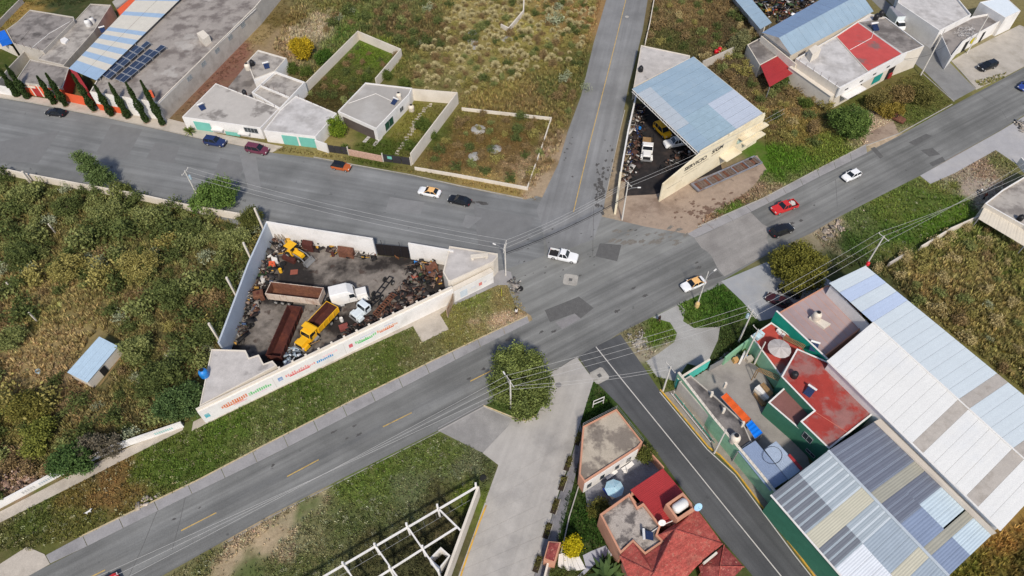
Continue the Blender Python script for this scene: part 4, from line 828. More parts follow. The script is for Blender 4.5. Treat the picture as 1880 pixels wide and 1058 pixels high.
wallrun('planter_edge', 'thin pale edging between hedge strip and garden lawn', [(1062, 895), (1045, 950), (1034, 1000), (1030, 1015)], .35, .15, M_KERB)
t = thing('garden_path', 'fan of white slabs beside the yellow bush', 'path', G(1050, 1030))
fa_ = [(1026, 1018), (1034, 1016), (1041, 1021), (1048, 1024), (1056, 1024), (1064, 1022), (1072, 1020)]; fb_ = [(1024, 1040), (1036, 1047), (1045, 1048), (1056, 1048), (1066, 1047), (1076, 1044), (1078, 1042)]
for i in range(5): MB().prism([G(*fa_[i]).xy, G(*fa_[i+1]).xy.lerp(G(*fa_[i]).xy, .06), G(*fb_[i+1]).xy.lerp(G(*fb_[i]).xy, .06), G(*fb_[i]).xy], 0, .12).build('slab', M_WHITEW, t)
surf('garden_walk', [(1070, 1020), (1086, 1012), (1112, 1002), (1124, 1020), (1108, 1030), (1090, 1038), (1076, 1052), (1064, 1064), (1058, 1060), (1076, 1043)], .06, mat('pale_walk', C(176, 176, 184), var=.08))

# ---------------------------------------------------------------- unfinished concrete frame
hY = thing('concrete_frame', 'unfinished white concrete frame of posts and beams over weeds', 'frame', G(780, 980)); FZ = 3.2
def beam(a, b, w_=.22): return MB().seg(G(*a, FZ), G(*b, FZ), w_, FZ-.3, FZ).build('beam', M_WHITEW, hY)
beam((874, 894), (596, 1057)); beam((596, 1057), (520, 1102))
for a, b in [((804, 933), (845, 973)), ((748, 967), (806, 1052)), ((690, 1004), (730, 1060)), ((632, 1038), (668, 1092))]: beam(a, b, .2)
MB().seg(G(838, 968, FZ), G(690, 1062, FZ), .2, FZ-.302, FZ+.004).build('beam', M_WHITEW, hY)
for x, y in [(874, 894), (804, 933), (748, 967), (690, 1004), (632, 1038), (578, 1068), (777, 1008), (717, 1045), (806, 1052)]:
    p = G(x, y, FZ); MB().box((p.x, p.y, 2.2), (.25, .25, 4.5)).build('post', M_WHITEW, hY)
wallrun('boundary_wall', 'long pale wall of the unfinished frame along the concrete street', [(880, 909), (850, 992), (824, 1064), (800, 1128)], 3.1, .35, M_CREAMW)
wallrun('small_room', 'white roofless room inside the unfinished frame', [(792, 1036), (812, 1016), (828, 1030), (810, 1052)], 2.2, .2, M_WHITEW, close=True)
fe_ = thing('mesh_fence', 'thin steel wire fence along the unfinished frame', 'fence', G(700, 1000))
for z in (.6, 1.2, 1.8): MB().tube([G(874, 912, z), G(740, 990, z), G(560, 1095, z)], .025, 4).build('wire', M_STEEL, fe_)
for i in range(14): p = G(872-i*23, 913+i*13.4); MB().tube([p, p+Vector((0, 0, 1.9))], .03, 5).build('post', M_STEEL, fe_)

# ---------------------------------------------------------------- truck yard walls
WH_ = 4.5
tw = wallrun('yard_wall', 'tall white rear wall of the truck yard beside the wide street', [(502, 438), (597, 454), (692, 469)], WH_, .3, M_WHITEW)
wallrun('yard_wall', 'white wall stub right of the truck yard gate', [(755, 475), (836, 489)], 4.2, .3, M_WHITEW)
t = wallrun('yard_wall', 'tall pale grey side wall of the truck yard by the scrub', [(502, 438), (470, 512), (424, 640), (418, 656)], 4.3, .3, M_PALEW)
t = thing('yard_gate', 'black steel sliding gate at the rear of the truck yard', 'gate', G(724, 472))
ga, gb_ = G(694, 469).xy, G(753, 475).xy
for i in range(4): MB().seg(ga.lerp(gb_, i/4+.005), ga.lerp(gb_, i/4+.245), .08, .1, 3.1).build('leaf', mat('black_gate', C(38, 34, 34), rough=.6), t)
for u in (.2, .75): p = ga.lerp(gb_, u); MB().tube([(p.x, p.y, 3.1), (p.x, p.y, 4.2)], .05, 5).build('spike_post', M_BLACK, t)
# long front wall with painted adverts
LW = 3.4
lw0, lw1 = G(363, 758, LW).xy, G(832, 532, LW).xy; lw2 = G(905, 497, LW).xy
hT = thing('advert_wall', 'long white yard wall with faded painted adverts facing the boulevard', 'wall', lw0.to_3d())
ln_ = towards(lw0, lw1); inn = -ln_
MB().prism([lw0, lw1, lw1+inn*.6, lw0+inn*.6], -.1, LW).build('wall', M_WHITEW, hT)
MB().prism([lw0+inn*.25, lw1+inn*.25, lw1+inn*.55, lw0+inn*.55], LW+.003, LW+.45).build('parapet', M_CREAMW, hT)
for i in range(14): p = lw0.lerp(lw1, .3+i*.05)+inn*.55; MB().box((p.x, p.y, LW+.3), (.35, .35, .75), math.atan2((lw1-lw0).y, (lw1-lw0).x)).build('pier', M_CREAMW, hT)
E_ = (lw1-lw0)
def mark(u0, u1, z0, z1, rgb, name='painted_mark', n=1, jitter=0, off=.012):
    mb = MB()
    for i in range(n):
        a = u0+(u1-u0)*(i+.12)/n; b = u0+(u1-u0)*(i+.80)/n; zz = z1-(random.random()*jitter*(z1-z0))
        p, q = lw0.lerp(lw1, a)+ln_*off, lw0.lerp(lw1, b)+ln_*off; mb.quad((p.x, p.y, z0), (q.x, q.y, z0), (q.x, q.y, zz), (p.x, p.y, zz))
    return mb.build(name, mat('advert_%d_%d_%d' % rgb, C(*rgb), var=.15, scale=2, stain=C(236, 226, 216), samt=.5, sscale=1.5), hT)
mark(.008, .032, 1.2, 2.2, (90, 180, 190), 'painted_emblem'); mark(.07, .165, 1.6, 2.5, (222, 120, 70), n=12, jitter=.5, name='painted_lettering'); mark(.07, .165, 1.35, 1.6, (226, 130, 84)); mark(.10, .17, 1.05, 1.22, (240, 160, 170), off=.02)
mark(.168, .252, 1.5, 2.4, (120, 200, 130), n=11, jitter=.5, name='painted_lettering'); mark(.18, .245, 1.1, 1.22, (244, 190, 220))
mark(.262, .2635, .4, 3.2, (190, 184, 176), 'panel_line', off=.014); mark(.275, .300, 1.5, 2.4, (110, 150, 200), 'painted_emblem')
mark(.305, .420, 1.35, 1.65, (224, 96, 96)); mark(.305, .420, 1.65, 2.4, (236, 150, 145), n=14, jitter=.6, name='painted_lettering')
mark(.424, .490, 1.4, 2.1, (60, 150, 210), n=9, jitter=.4, name='painted_lettering'); mark(.45, .51, 2.1, 2.7, (246, 206, 206), n=6, jitter=.4, name='painted_lettering')
mark(.535, .5365, .4, 3.2, (190, 184, 176), 'panel_line', off=.014); mark(.55, .572, 1.3, 2.2, (220, 110, 115), 'painted_emblem')
mark(.578, .665, 1.3, 1.55, (60, 190, 90)); mark(.578, .665, 1.55, 2.2, (110, 205, 120), n=11, jitter=.5, name='painted_lettering'); mark(.60, .66, 2.35, 2.6, (180, 190, 225), n=8, jitter=.5, name='painted_lettering')
mark(.668, .755, 1.4, 1.65, (224, 120, 84)); mark(.668, .755, 1.65, 2.3, (236, 165, 125), n=11, jitter=.5, name='painted_lettering'); mark(.70, .74, 2.45, 2.65, (170, 180, 215), n=5, name='painted_lettering')
surf('sidewalk', [(352, 792), (500, 720), (655, 646), (757, 600), (806, 580), (836, 556), (918, 516), (922, 506), (925, 498), (905, 500), (826, 538), (640, 632), (355, 775)], .06, M_WALK)
surf('sidewalk', [(-40, 958), (0, 940), (120, 878), (240, 820), (338, 776), (336, 790), (240, 838), (120, 900), (20, 950), (-40, 980)], .06, M_WALK)
wallrun('front_wall', 'low white lettered wall along the scrub lot at the lower left', [(-60, 964), (46, 908), (120, 868), (212, 826), (338, 783)], 1.35, .3, M_WHITEW)
t = bldg('guard_house', 'left corner house of the truck yard with blue tank on pale roof', [(388, 641), (451, 643), (457, 657), (475, 651), (484, 668), (500, 662), (508, 671), (366, 746)], 3.6, M_CREAMW, M_ROOFS, .1)
t = bldg('corner_house', 'right corner house of the truck yard with triangular pale roof', [(825, 452), (914, 466), (914, 472), (906, 481), (828, 517), (822, 516), (813, 500)], 4.0, M_CREAMW, M_ROOFS, .1, pm=M_CREAMW)
a, b = G(834, 536, 3.0).xy, G(906, 500, 3.0).xy; panel(t, a, b, 0, 3.0, M_WHITEW, 'shop_front', -.6, .5)
e = b-a; nn = towards(a, b)
for u0, u1, z0, z1, c in [(.14, .32, .4, 2.1, (206, 216, 222)), (.62, .70, 1.1, 1.9, (214, 130, 122)), (.74, .82, 1.3, 1.8, (214, 212, 214)), (.42, .54, 1.4, 1.7, (214, 216, 222))]:
    panel(t, a.lerp(b, u0), a.lerp(b, u1), z0, z1, mat('shop_mark_%d%d%d' % c, C(*c), var=.1), 'painted_panel', -.095, .01)
MB().prism([a-nn*.1, b-nn*.1, b-nn*1.0, a-nn*1.0], 3.02, 3.2, True).build('ledge', M_CREAMW, t)
surf('sidewalk', [(905, 500), (925, 496), (938, 500), (941, 512), (932, 524), (914, 524), (836, 560), (830, 548)], .08, M_SHOULDER)
# scrub lot: boundary wall along the wide street and two broken posts
wallrun('boundary_wall', 'weathered cream wall between the wide street and the scrub', [(-60, 305), (60, 331), (150, 348), (205, 358), (262, 368), (352, 388), (452, 405)], 1.7, .3, M_CREAMW)
# ================================================================ vegetation
def inpoly(x, y, poly):
    r = np.zeros(len(x), bool); n = len(poly)
    for i in range(n):
        (x1, y1), (x2, y2) = poly[i], poly[(i+1) % n]
        c = ((y1 > y) != (y2 > y)); xi = (x2-x1)*(y-y1)/((y2-y1) if y2 != y1 else 1e-9)+x1; r ^= c & (x < xi)
    return r
def sample(poly, dens, holes=()):
    poly = [tuple(p) for p in poly]; xs = [p[0] for p in poly]; ys = [p[1] for p in poly]
    n = int(dens*(max(xs)-min(xs))*(max(ys)-min(ys))); x = RNG.uniform(min(xs), max(xs), n); y = RNG.uniform(min(ys), max(ys), n)
    k = inpoly(x, y, poly)
    for h in holes: k &= ~inpoly(x, y, [tuple(p) for p in h])
    return x[k], y[k]
def leafquads(c, s, up=.3, rng=RNG, aspect=.55):
    """random leaf faces at centres c (n,3), size s (n,)"""
    n = len(c); d = rng.normal(size=(n, 3)); d[:, 2] = d[:, 2]*.6; d /= np.linalg.norm(d, axis=1, keepdims=True)
    e = rng.normal(size=(n, 3)); e -= d*(e*d).sum(1, keepdims=True); e /= np.linalg.norm(e, axis=1, keepdims=True)
    s = np.asarray(s).reshape(-1, 1); a = d*s*.5; b = e*s*.5*aspect
    v = np.stack([c-a, c-b*1.0, c+a, c+b*1.0], 1).reshape(-1, 3); return v
def proto_grass(n, rng, lean=.5, wdt=.10):
    v = []
    for i in range(n):
        th = rng.uniform(0, 6.283); r = rng.uniform(0, .35); b = np.array([math.cos(th)*r, math.sin(th)*r, 0]); l = rng.uniform(.2, lean)
        t = b+np.array([math.cos(th)*l, math.sin(th)*l, rng.uniform(.6, 1.0)]); s = np.array([-math.sin(th), math.cos(th), 0])*wdt
        v += [b-s, b+s, t+s*.35, t-s*.35]
    return np.array(v)
def proto_weed(n, rng, flat=.7):
    p = rng.normal(size=(n, 3)); p /= np.linalg.norm(p, axis=1, keepdims=True); p *= rng.uniform(.45, 1, (n, 1))**.6*.5
    p[:, 2] = np.abs(p[:, 2])*2*flat*.5+.05; return leafquads(p, rng.uniform(.16, .34, n), rng=rng)
def scatter(name, label, x, y, protos, smin, smax, cols, m=M_LEAF, jit=.42, leafjit=.5, zscale=(.8, 1.2), z=0.0, cat=None):
    n = len(x); V, Cc = [], []; pid = RNG.integers(0, len(protos), n)
    sc_ = RNG.uniform(smin, smax, n); rot = RNG.uniform(0, 6.283, n); zs = RNG.uniform(*zscale, n); br = 1+RNG.uniform(-jit, jit, n)
    hue = 1+RNG.normal(0, .05, (n, 3))
    for k, pr in enumerate(protos):
        w_ = np.where(pid == k)[0]
        if not len(w_): continue
        c, s = np.cos(rot[w_])[:, None], np.sin(rot[w_])[:, None]; S = sc_[w_][:, None]
        vx = (pr[None, :, 0]*c-pr[None, :, 1]*s)*S+x[w_][:, None]; vy = (pr[None, :, 0]*s+pr[None, :, 1]*c)*S+y[w_][:, None]; vz = pr[None, :, 2]*S*zs[w_][:, None]+z
        V.append(np.stack([vx, vy, vz], -1).reshape(-1, 3))
        nl = pr.shape[0]//4; lj = 1+RNG.uniform(-leafjit, leafjit, (len(w_), nl))
        cc = (cols[w_]*br[w_][:, None]*hue[w_])[:, None, :]*lj[:, :, None]; Cc.append(np.repeat(cc, 4, axis=1).reshape(-1, 3))
    V = np.concatenate(V); Cc = np.clip(np.concatenate(Cc), 0, .8); F = np.arange(len(V)).reshape(-1, 4)
    o = raw_mesh(name, V, F, Cc, m, quads=True); o['kind'] = 'stuff'; o['label'] = label; o['category'] = cat or 'grass'; return o
pr_ = np.random.default_rng(5)
GRASS = [proto_grass(9, pr_) for _ in range(6)]; GRASS_S = [proto_grass(7, pr_, .35, .12) for _ in range(5)]; WEED = [proto_weed(16, pr_) for _ in range(7)]
def tufts(name, label, px, dens, kind, smin, smax, boost=1.15, holes=(), tint=None, straw=0.0, **kw):
    x, y = sample(P2(px), dens, [P2(h) for h in holes]); c = soil(x, y)*boost*(1-straw)+np.array(C(168, 148, 98))[None, :]*straw
    if tint is not None: f = RNG.random(len(x))[:, None] < tint[1]; c = np.where(f, np.array(C(*tint[0]))[None, :], c)
    return scatter(name, label, x, y, {'g': GRASS, 's': GRASS_S, 'w': WEED}[kind], smin, smax, c, **kw)
LOT = [(-60, 322), (60, 338), (150, 354), (262, 374), (352, 394), (450, 412), (488, 428), (455, 520), (414, 640), (372, 690), (352, 772), (338, 778), (212, 820), (46, 900), (-60, 955)]
SHED = [(120, 690), (182, 600), (235, 640), (190, 720)]
tufts('scrub_weeds', 'dry tangled weeds covering the big overgrown lot at left', LOT, 1.1, 'w', .6, 1.3, 1.9, [SHED], straw=.15)
tufts('dry_grass', 'dry grass between the bushes of the overgrown left lot', LOT, 3.6, 'g', .4, .9, 1.9, [SHED], straw=.4)
VRG = [(150, 984), (60, 1010), (0, 1010), (-40, 985), (20, 952), (120, 902), (240, 840), (338, 792), (352, 794), (500, 722), (655, 648), (756, 603), (776, 630), (824, 606), (810, 580), (836, 560), (914, 526), (932, 526), (950, 545), (968, 578), (900, 611), (800, 659), (640, 738), (500, 809), (367, 879), (242, 939)]
tufts('roadside_weeds', 'flowering weeds on the verge between advert wall and boulevard', VRG, 6.0, 'w', .35, .85, 1.6, tint=((172, 168, 128), .16))
tufts('roadside_grass', 'grass on the verge between advert wall and boulevard', VRG, 8.0, 's', .2, .45, 1.6)
BARE = [(370, 1070), (415, 1030), (455, 1002), (500, 966), (550, 930), (610, 896), (585, 930), (530, 975), (505, 1010), (475, 1040), (440, 1075)]
VBT = [(300, 1062), (500, 950), (632, 883), (804, 797), (868, 822), (912, 858), (888, 922), (878, 896), (596, 1060), (420, 1160)]
tufts('roadside_weeds', 'pale flowering weeds between boulevard and unfinished frame', VBT, 6.0, 'w', .35, .85, 1.55, [BARE], tint=((170, 172, 138), .16))
tufts('roadside_grass', 'grass between boulevard and unfinished frame', VBT, 8.0, 's', .2, .45, 1.55, [BARE])
tufts('frame_weeds', 'tall dark weeds inside the unfinished concrete frame', [(876, 900), (600, 1064), (520, 1150), (800, 1120), (850, 985)], 6.0, 'w', .5, 1.1, 1.0)
NF = [(500, 90), (560, -30), (1110, -30), (1085, 79), (1062, 176), (1040, 235), (1016, 300), (975, 350), (968, 344), (995, 262), (1010, 220), (845, 202), (842, 170), (757, 160), (720, 140), (736, 100), (660, 60), (560, 170), (530, 110)]
tufts('field_weeds', 'dry weeds of the brown field left of the north street', NF, 1.2, 'w', .6, 1.3, 1.4)
tufts('field_grass', 'straw coloured grass of the field left of the north street', NF, 3.4, 'g', .4, .9, 1.5, [[(770, 100), (850, 0), (1095, 0), (1062, 110), (960, 140), (880, 170), (800, 180), (760, 150)]], straw=.3)
tufts('plot_weeds', 'brown weeds inside the low walled field', [(764, 308), (968, 345), (1000, 258), (1010, 222), (848, 206), (842, 200)], 5.0, 'w', .5, 1.0, 1.45)
tufts('plot_weeds', 'green and brown weeds inside the cream enclosure', [(556, 184), (660, 80), (730, 106), (690, 150), (672, 152), (620, 210)], 5.0, 'w', .5, 1.1, 1.45)
tufts('lawn_grass', 'yellowish lawn beside the white bungalow', [(700, 272), (752, 205), (760, 190), (832, 196), (752, 300), (706, 294)], 12, 's', .18, .4, 1.2)
tufts('lawn_grass', 'small lawn behind the brick front wall', [(648, 268), (700, 292), (700, 262), (690, 258)], 12, 's', .18, .4, 1.1)
tufts('kerb_grass', 'yellow grass strip along the kerb of the wide street', [(500, 276), (640, 296), (756, 318), (960, 362), (985, 368), (966, 352), (760, 312), (640, 288), (520, 270)], 9, 's', .2, .45, 1.2)
tufts('strip_weeds', 'reddish weedy strip beside the big grey house wall', [(320, 215), (480, 48), (540, -20), (560, 10), (470, 90), (345, 208)], 2.5, 'w', .4, .8, 1.1)
tufts('plot_weeds', 'weeds in the plots at the far upper left corner', [(-60, 80), (10, -20), (200, -20), (160, 8), (55, 14), (10, 55), (-30, 130), (20, 140)], 3, 'w', .4, .9, 1.1)
RF = [(1197, 0), (1345, -20), (1395, 66), (1372, 84), (1395, 124), (1412, 165), (1456, 136), (1470, 158), (1524, 204), (1588, 250), (1590, 264), (1400, 362), (1282, 416), (1300, 395), (1385, 345), (1408, 310), (1395, 280), (1404, 215), (1345, 160), (1287, 132), (1268, 104), (1186, 82)]
tufts('field_weeds', 'brown weeds around the workshop and the red canopy', RF, 3.0, 'w', .5, 1.2, 1.5, [[(1262, 300), (1400, 240), (1420, 310), (1270, 380)]])
tufts('field_grass', 'grass around the workshop and along the boulevard', RF, 6.0, 's', .25, .6, 1.8, [[(1262, 300), (1400, 240), (1412, 312), (1270, 380)]])
tufts('front_weeds', 'weedy front plot of the corner shop', [(1530, 204), (1680, 132), (1748, 190), (1650, 243), (1640, 222), (1600, 242)], 5, 'w', .4, 1.0, 1.5)
SV = [(1492, 430), (1540, 402), (1690, 325), (1708, 340), (1753, 320), (1828, 278), (1866, 304), (1858, 318), (1838, 350), (1800, 385), (1740, 425), (1686, 458), (1640, 470), (1590, 486), (1530, 500), (1525, 470)]
tufts('verge_weeds', 'weeds on the green verge right of the parked olive tree', SV, 3.0, 'w', .3, .7, 1.8, [[(1500, 430), (1540, 410), (1552, 424), (1510, 440)]], tint=((180, 176, 150), .08))
tufts('verge_grass', 'green grass verge along the right part of the boulevard', SV, 7.0, 's', .22, .5, 1.9, [[(1764, 340), (1795, 330), (1806, 372), (1770, 366)], [(1500, 430), (1540, 410), (1552, 424), (1510, 440)]])
DL = [(1600, 490), (1690, 462), (1796, 405), (1880, 458), (1990, 500), (1990, 800), (1880, 716), (1700, 575)]
tufts('dry_grass', 'straw grass of the dry lot behind the white warehouse', DL, 3.8, 'g', .4, 1.0, 1.9, straw=.4)
tufts('scrub_weeds', 'low scrub of the dry lot behind the white warehouse', DL, 1.0, 'w', .6, 1.4, 1.8, straw=.1)
tufts('dry_grass', 'brown grass in the lower right corner', [(1740, 1062), (1825, 985), (1842, 980), (1990, 890), (1990, 1110), (1740, 1110)], 5, 'g', .4, .9, 1.7)
for lab, p in [('round grass island beside the dirt path', [(1140, 612), (1196, 586), (1226, 594), (1241, 614), (1236, 628), (1205, 648), (1186, 662), (1172, 650)]), ('green grass patch below the leaning street lamp', [(1244, 562), (1322, 522), (1360, 556), (1370, 578), (1352, 606), (1318, 620), (1324, 602), (1276, 602), (1256, 586)]),
               ('dark grass strip before the compound front wall', [(1322, 622), (1360, 600), (1394, 592), (1402, 608), (1345, 652), (1300, 678), (1312, 650)]), ('weedy strip at the mouth of the side street', [(1186, 666), (1206, 694), (1240, 702), (1290, 672), (1300, 680), (1240, 712), (1214, 716)]),
               ('dark grass wedge beside the flat roofed fork house', [(1091, 704), (1132, 748), (1068, 782), (1064, 784)]), ('grass on the tree island', [(892, 742), (945, 764), (968, 770), (985, 750), (1000, 735), (1000, 690), (920, 720)]),
               ('garden lawn left of the tiled house', [(1058, 900), (1074, 912), (1080, 938), (1100, 950), (1140, 1030), (1108, 1000), (1070, 1018), (1034, 1010), (1046, 950)]), ('garden grass at the bottom edge', [(1014, 1046), (1080, 1052), (1130, 1020), (1150, 1050), (1150, 1090), (1000, 1090)]),
               ('grass tufts on the pale parking apron', [(1790, 150), (1846, 134), (1842, 144), (1800, 160)])]:
    tufts('grass_patch', lab, p, 14, 's', .2, .5, 1.7)
tufts('hedge_strip', 'narrow planted hedge strip along the garden edge', [(1060, 850), (1066, 890), (1046, 945), (1032, 1000), (1022, 996), (1034, 940), (1050, 880)], 9, 'w', .4, .9, 1.1)

# ---------------------------------------------------------------- trees and bushes
def crown_verts(rng, lobes, nleaf, leaf, shell=.4):
    """lobes: (x,y,z,rx,ry,rz); leaf clumps spread over and through each lobe"""
    tot = sum(l[3]*l[4]*l[5] for l in lobes)**.0 if False else sum((l[3]*l[5]) for l in lobes); V = []; K = []
    for l in lobes:
        n = max(20, int(nleaf*l[3]*l[5]/tot)); ncl = max(8, n//38)
        d = rng.normal(size=(ncl, 3)); d /= np.linalg.norm(d, axis=1, keepdims=True); r = rng.uniform(shell, 1.08, (ncl, 1))**.8; cl = d*r*np.array(l[3:6])
        own = rng.integers(0, ncl, n); sp = leaf*1.9
        c = cl[own]+rng.normal(0, 1, (n, 3))*sp*np.array([.55, .55, .42])+np.array(l[:3]); c[:, 2] = np.maximum(c[:, 2], .15)
        V.append(leafquads(c, rng.uniform(.6, 1.35, n)*leaf, rng=rng, aspect=.6)); clb = rng.uniform(.0, 1.0, ncl); K.append(clb[own])
    return np.concatenate(V), np.concatenate(K)
def foliage(name, V, K, c1, c2, rng, parent=None):
    c1, c2 = np.array(C(*c1)), np.array(C(*c2)); n = len(V)//4
    t = np.clip(K*.75+rng.uniform(0, .35, n), 0, 1)[:, None]; col = (c1*(1-t)+c2*t)*(1+rng.uniform(-.18, .18, (n, 1)))
    return raw_mesh(name, V, np.arange(len(V)).reshape(-1, 4), np.repeat(col, 4, axis=0), M_LEAF, parent, True)
def tree(name, label, px, hc, lobes, c1, c2, nleaf, leaf=.3, trunk=.16, cat='tree', group=None, seed=0):
    rng = np.random.default_rng(seed+int(px[0]*7+px[1])); b = G(px[0], px[1], hc); t = thing(name, label, cat, (b.x, b.y, 0), 0, group)
    V, K = crown_verts(rng, lobes, int(nleaf*2.4), leaf*1.15); foliage('crown', V, K, c1, c2, rng, t)
    mb = MB(); top = lobes[0]; mb.tube([(0, 0, -.1), (0.05, 0, hc*.4), (top[0]*.3, top[1]*.3, hc*.8)], [trunk*1.25, trunk, trunk*.7], 8)
    for l in lobes[:7]:
        for k in range(2):
            e = Vector((l[0]+rng.uniform(-.4, .4)*l[3], l[1]+rng.uniform(-.4, .4)*l[4], l[2]+.2*l[5])); s = Vector((0.04, 0, hc*(.35+.1*k)))
            mb.tube([s, s.lerp(e, .5)+Vector((0, 0, .15)), e], [trunk*.5, trunk*.32, trunk*.12], 5)
    mb.build('trunk', M_BARK, t, local=True, smooth=True); return t
tree('street_tree', 'broad dark green tree on the kerbed island with a pole in front', (952, 700), 3.2, [(-.6, .6, 3.2, 3.6, 3.2, 2.2), (1.9, 2.9, 3.6, 2.2, 2.0, 1.7), (-1.6, 3.2, 3.4, 2.6, 2.2, 1.9), (2.6, -.4, 3.0, 2.4, 2.4, 2.0), (-2.3, -.9, 2.8, 2.2, 2.2, 1.8), (1.2, -2.6, 2.5, 2.4, 2.0, 1.7), (-.2, 5.0, 3.3, 1.5, 1.2, 1.3), (3.6, -2.2, 2.4, 1.5, 1.6, 1.3), (.6, -4.2, 1.2, 1.9, 1.3, 1.0)], (54, 66, 30), (146, 158, 88), 9500, .30)
tree('street_tree', 'dense olive tree beside the pale driveway', (1470, 490), 3.4, [(0, 0, 3.3, 3.6, 3.4, 2.4), (-2.2, 1.0, 3.1, 2.6, 2.4, 2.0), (2.3, .6, 3.2, 2.6, 2.6, 2.0), (.3, 2.8, 3.6, 2.8, 2.0, 2.0), (-1.2, -2.4, 2.7, 2.8, 2.0, 1.8), (1.8, -2.3, 2.8, 2.3, 1.9, 1.8), (-2.6, 2.8, 3.2, 1.6, 1.4, 1.4)], (54, 58, 24), (146, 142, 64), 8500, .30)
tree('street_tree', 'round green tree growing through the scrub lot wall', (395, 360), 3.0, [(0, 0, 3.2, 3.3, 2.8, 2.5), (-1.9, .6, 3.0, 2.1, 2.0, 1.8), (1.9, .4, 3.0, 2.2, 2.2, 2.0), (.6, 1.6, 3.6, 2.2, 1.8, 1.8), (-3.6, -.8, 1.6, 1.6, 1.6, 1.4)], (64, 88, 40), (124, 150, 74), 6000, .3)
tree('street_tree', 'tall ragged tree standing over the wide street wall', (174, 322), 3.0, [(.2, 0, 3.0, 2.1, 1.9, 2.4), (-1.0, .6, 5.2, 1.5, 1.3, 1.8), (-1.6, .9, 6.8, 1.1, 1.0, 1.5), (.2, .3, 6.2, 1.2, 1.1, 1.5), (1.4, .2, 3.4, 1.6, 1.5, 1.7), (2.2, -.2, 2.0, 1.1, 1.1, 1.2)], (72, 92, 48), (124, 142, 86), 4200, .26)
tree('wall_bush', 'green bush against the wide street wall', (215, 346), 1.5, [(0, 0, 1.4, 1.5, 1.3, 1.3), (1.6, -.2, 1.2, 1.3, 1.2, 1.0)], (70, 84, 40), (126, 130, 74), 1600, .24, cat='bush')
tree('wall_bush', 'olive green bush at the left corner of the truck yard', (464, 396), 2.0, [(0, 0, 2.0, 1.8, 1.6, 1.6), (-1.5, -.4, 1.5, 1.4, 1.3, 1.2), (-.2, -1.8, 1.2, 1.6, 1.4, 1.1)], (66, 74, 34), (118, 120, 66), 2400, .26, cat='bush')
tree('flowering_tree', 'bright yellow tree behind the white houses', (553, 88), 2.8, [(0, 0, 2.8, 2.4, 2.2, 2.0), (-1.2, .8, 3.4, 1.5, 1.4, 1.4), (1.2, .6, 3.1, 1.6, 1.5, 1.5), (.4, -1.0, 2.1, 1.6, 1.4, 1.3)], (128, 110, 24), (222, 190, 50), 3800, .28)
tree('garden_tree', 'dark green tree beside the yellow tree', (592, 106), 1.8, [(0, 0, 1.8, 1.8, 1.5, 1.5), (.8, 1.0, 2.0, 1.2, 1.2, 1.2)], (46, 72, 26), (92, 122, 48), 1700, .26)
tree('garden_tree', 'yellow green bushy tree beside the pale garage roof', (617, 232), 2.2, [(0, 0, 2.2, 1.6, 1.5, 2.0), (.5, -.4, 1.6, 1.4, 1.3, 1.4)], (64, 92, 30), (142, 160, 52), 2200, .26)
tree('street_tree', 'large round green tree in front of the shop', (1563, 222), 3.2, [(0, 0, 3.2, 3.6, 3.2, 2.7), (-1.8, 1.4, 3.4, 2.2, 2.0, 1.9), (2.0, .2, 3.0, 2.2, 2.2, 2.1), (.6, -1.8, 2.6, 2.4, 2.0, 1.9)], (62, 84, 38), (124, 146, 74), 6500, .3)
tree('field_tree', 'grey green sparse tree beside the stained outbuilding roof', (1356, 78), 2.6, [(0, 0, 2.6, 2.0, 1.9, 2.2), (.9, .6, 3.6, 1.3, 1.2, 1.4), (-.8, -.6, 2.0, 1.5, 1.4, 1.3)], (92, 92, 60), (150, 150, 104), 2600, .26)
tree('front_tree', 'olive brown tree left of the shop doorway', (1612, 186), 2.0, [(0, 0, 2.0, 2.4, 2.0, 1.7), (1.4, .6, 2.2, 1.6, 1.4, 1.3)], (84, 80, 42), (150, 136, 82), 2500, .27)
tree('front_tree', 'brown leaved tree before the shop front', (1650, 178), 2.2, [(0, 0, 2.2, 2.6, 2.2, 1.8), (1.6, .8, 2.4, 1.7, 1.5, 1.4)], (92, 80, 46), (156, 132, 86), 2700, .27)
tree('front_tree', 'olive tree at the alley corner by the shop', (1688, 172), 2.0, [(0, 0, 2.0, 2.5, 2.2, 1.8), (-1.0, 1.6, 2.2, 1.6, 1.4, 1.3), (1.4, -1.0, 1.6, 1.6, 1.5, 1.2)], (74, 76, 38), (134, 128, 72), 2700, .27)
tree('front_tree', 'yellowish low tree above the rusty wreck', (1628, 202), 1.6, [(0, 0, 1.5, 2.2, 1.6, 1.2), (2.2, .3, 1.5, 1.7, 1.4, 1.2)], (110, 98, 40), (172, 150, 72), 1900, .25)
tree('lot_tree', 'dark green tree against the left corner house', (325, 742), 2.6, [(0, 0, 2.6, 3.0, 2.6, 2.1), (1.6, 1.6, 2.8, 2.0, 1.8, 1.6), (-2.0, .2, 2.2, 1.8, 1.7, 1.5), (2.2, -.4, 2.4, 1.5, 1.6, 1.6)], (54, 76, 40), (108, 130, 78), 5200, .27)
tree('lot_tree', 'dark tree leaning over the low lettered wall', (128, 842), 2.4, [(0, 0, 2.3, 2.4, 2.2, 1.9), (-1.6, -.6, 1.8, 1.6, 1.5, 1.3), (1.8, -.5, 1.8, 1.5, 1.4, 1.2)], (50, 74, 36), (104, 130, 72), 3600, .27)
tree('lot_tree', 'grey twiggy tree behind the low lettered wall', (168, 818), 2.4, [(0, 0, 2.2, 2.2, 2.0, 1.6), (2.2, .2, 2.0, 2.0, 1.8, 1.4)], (86, 80, 66), (136, 126, 106), 1500, .24)
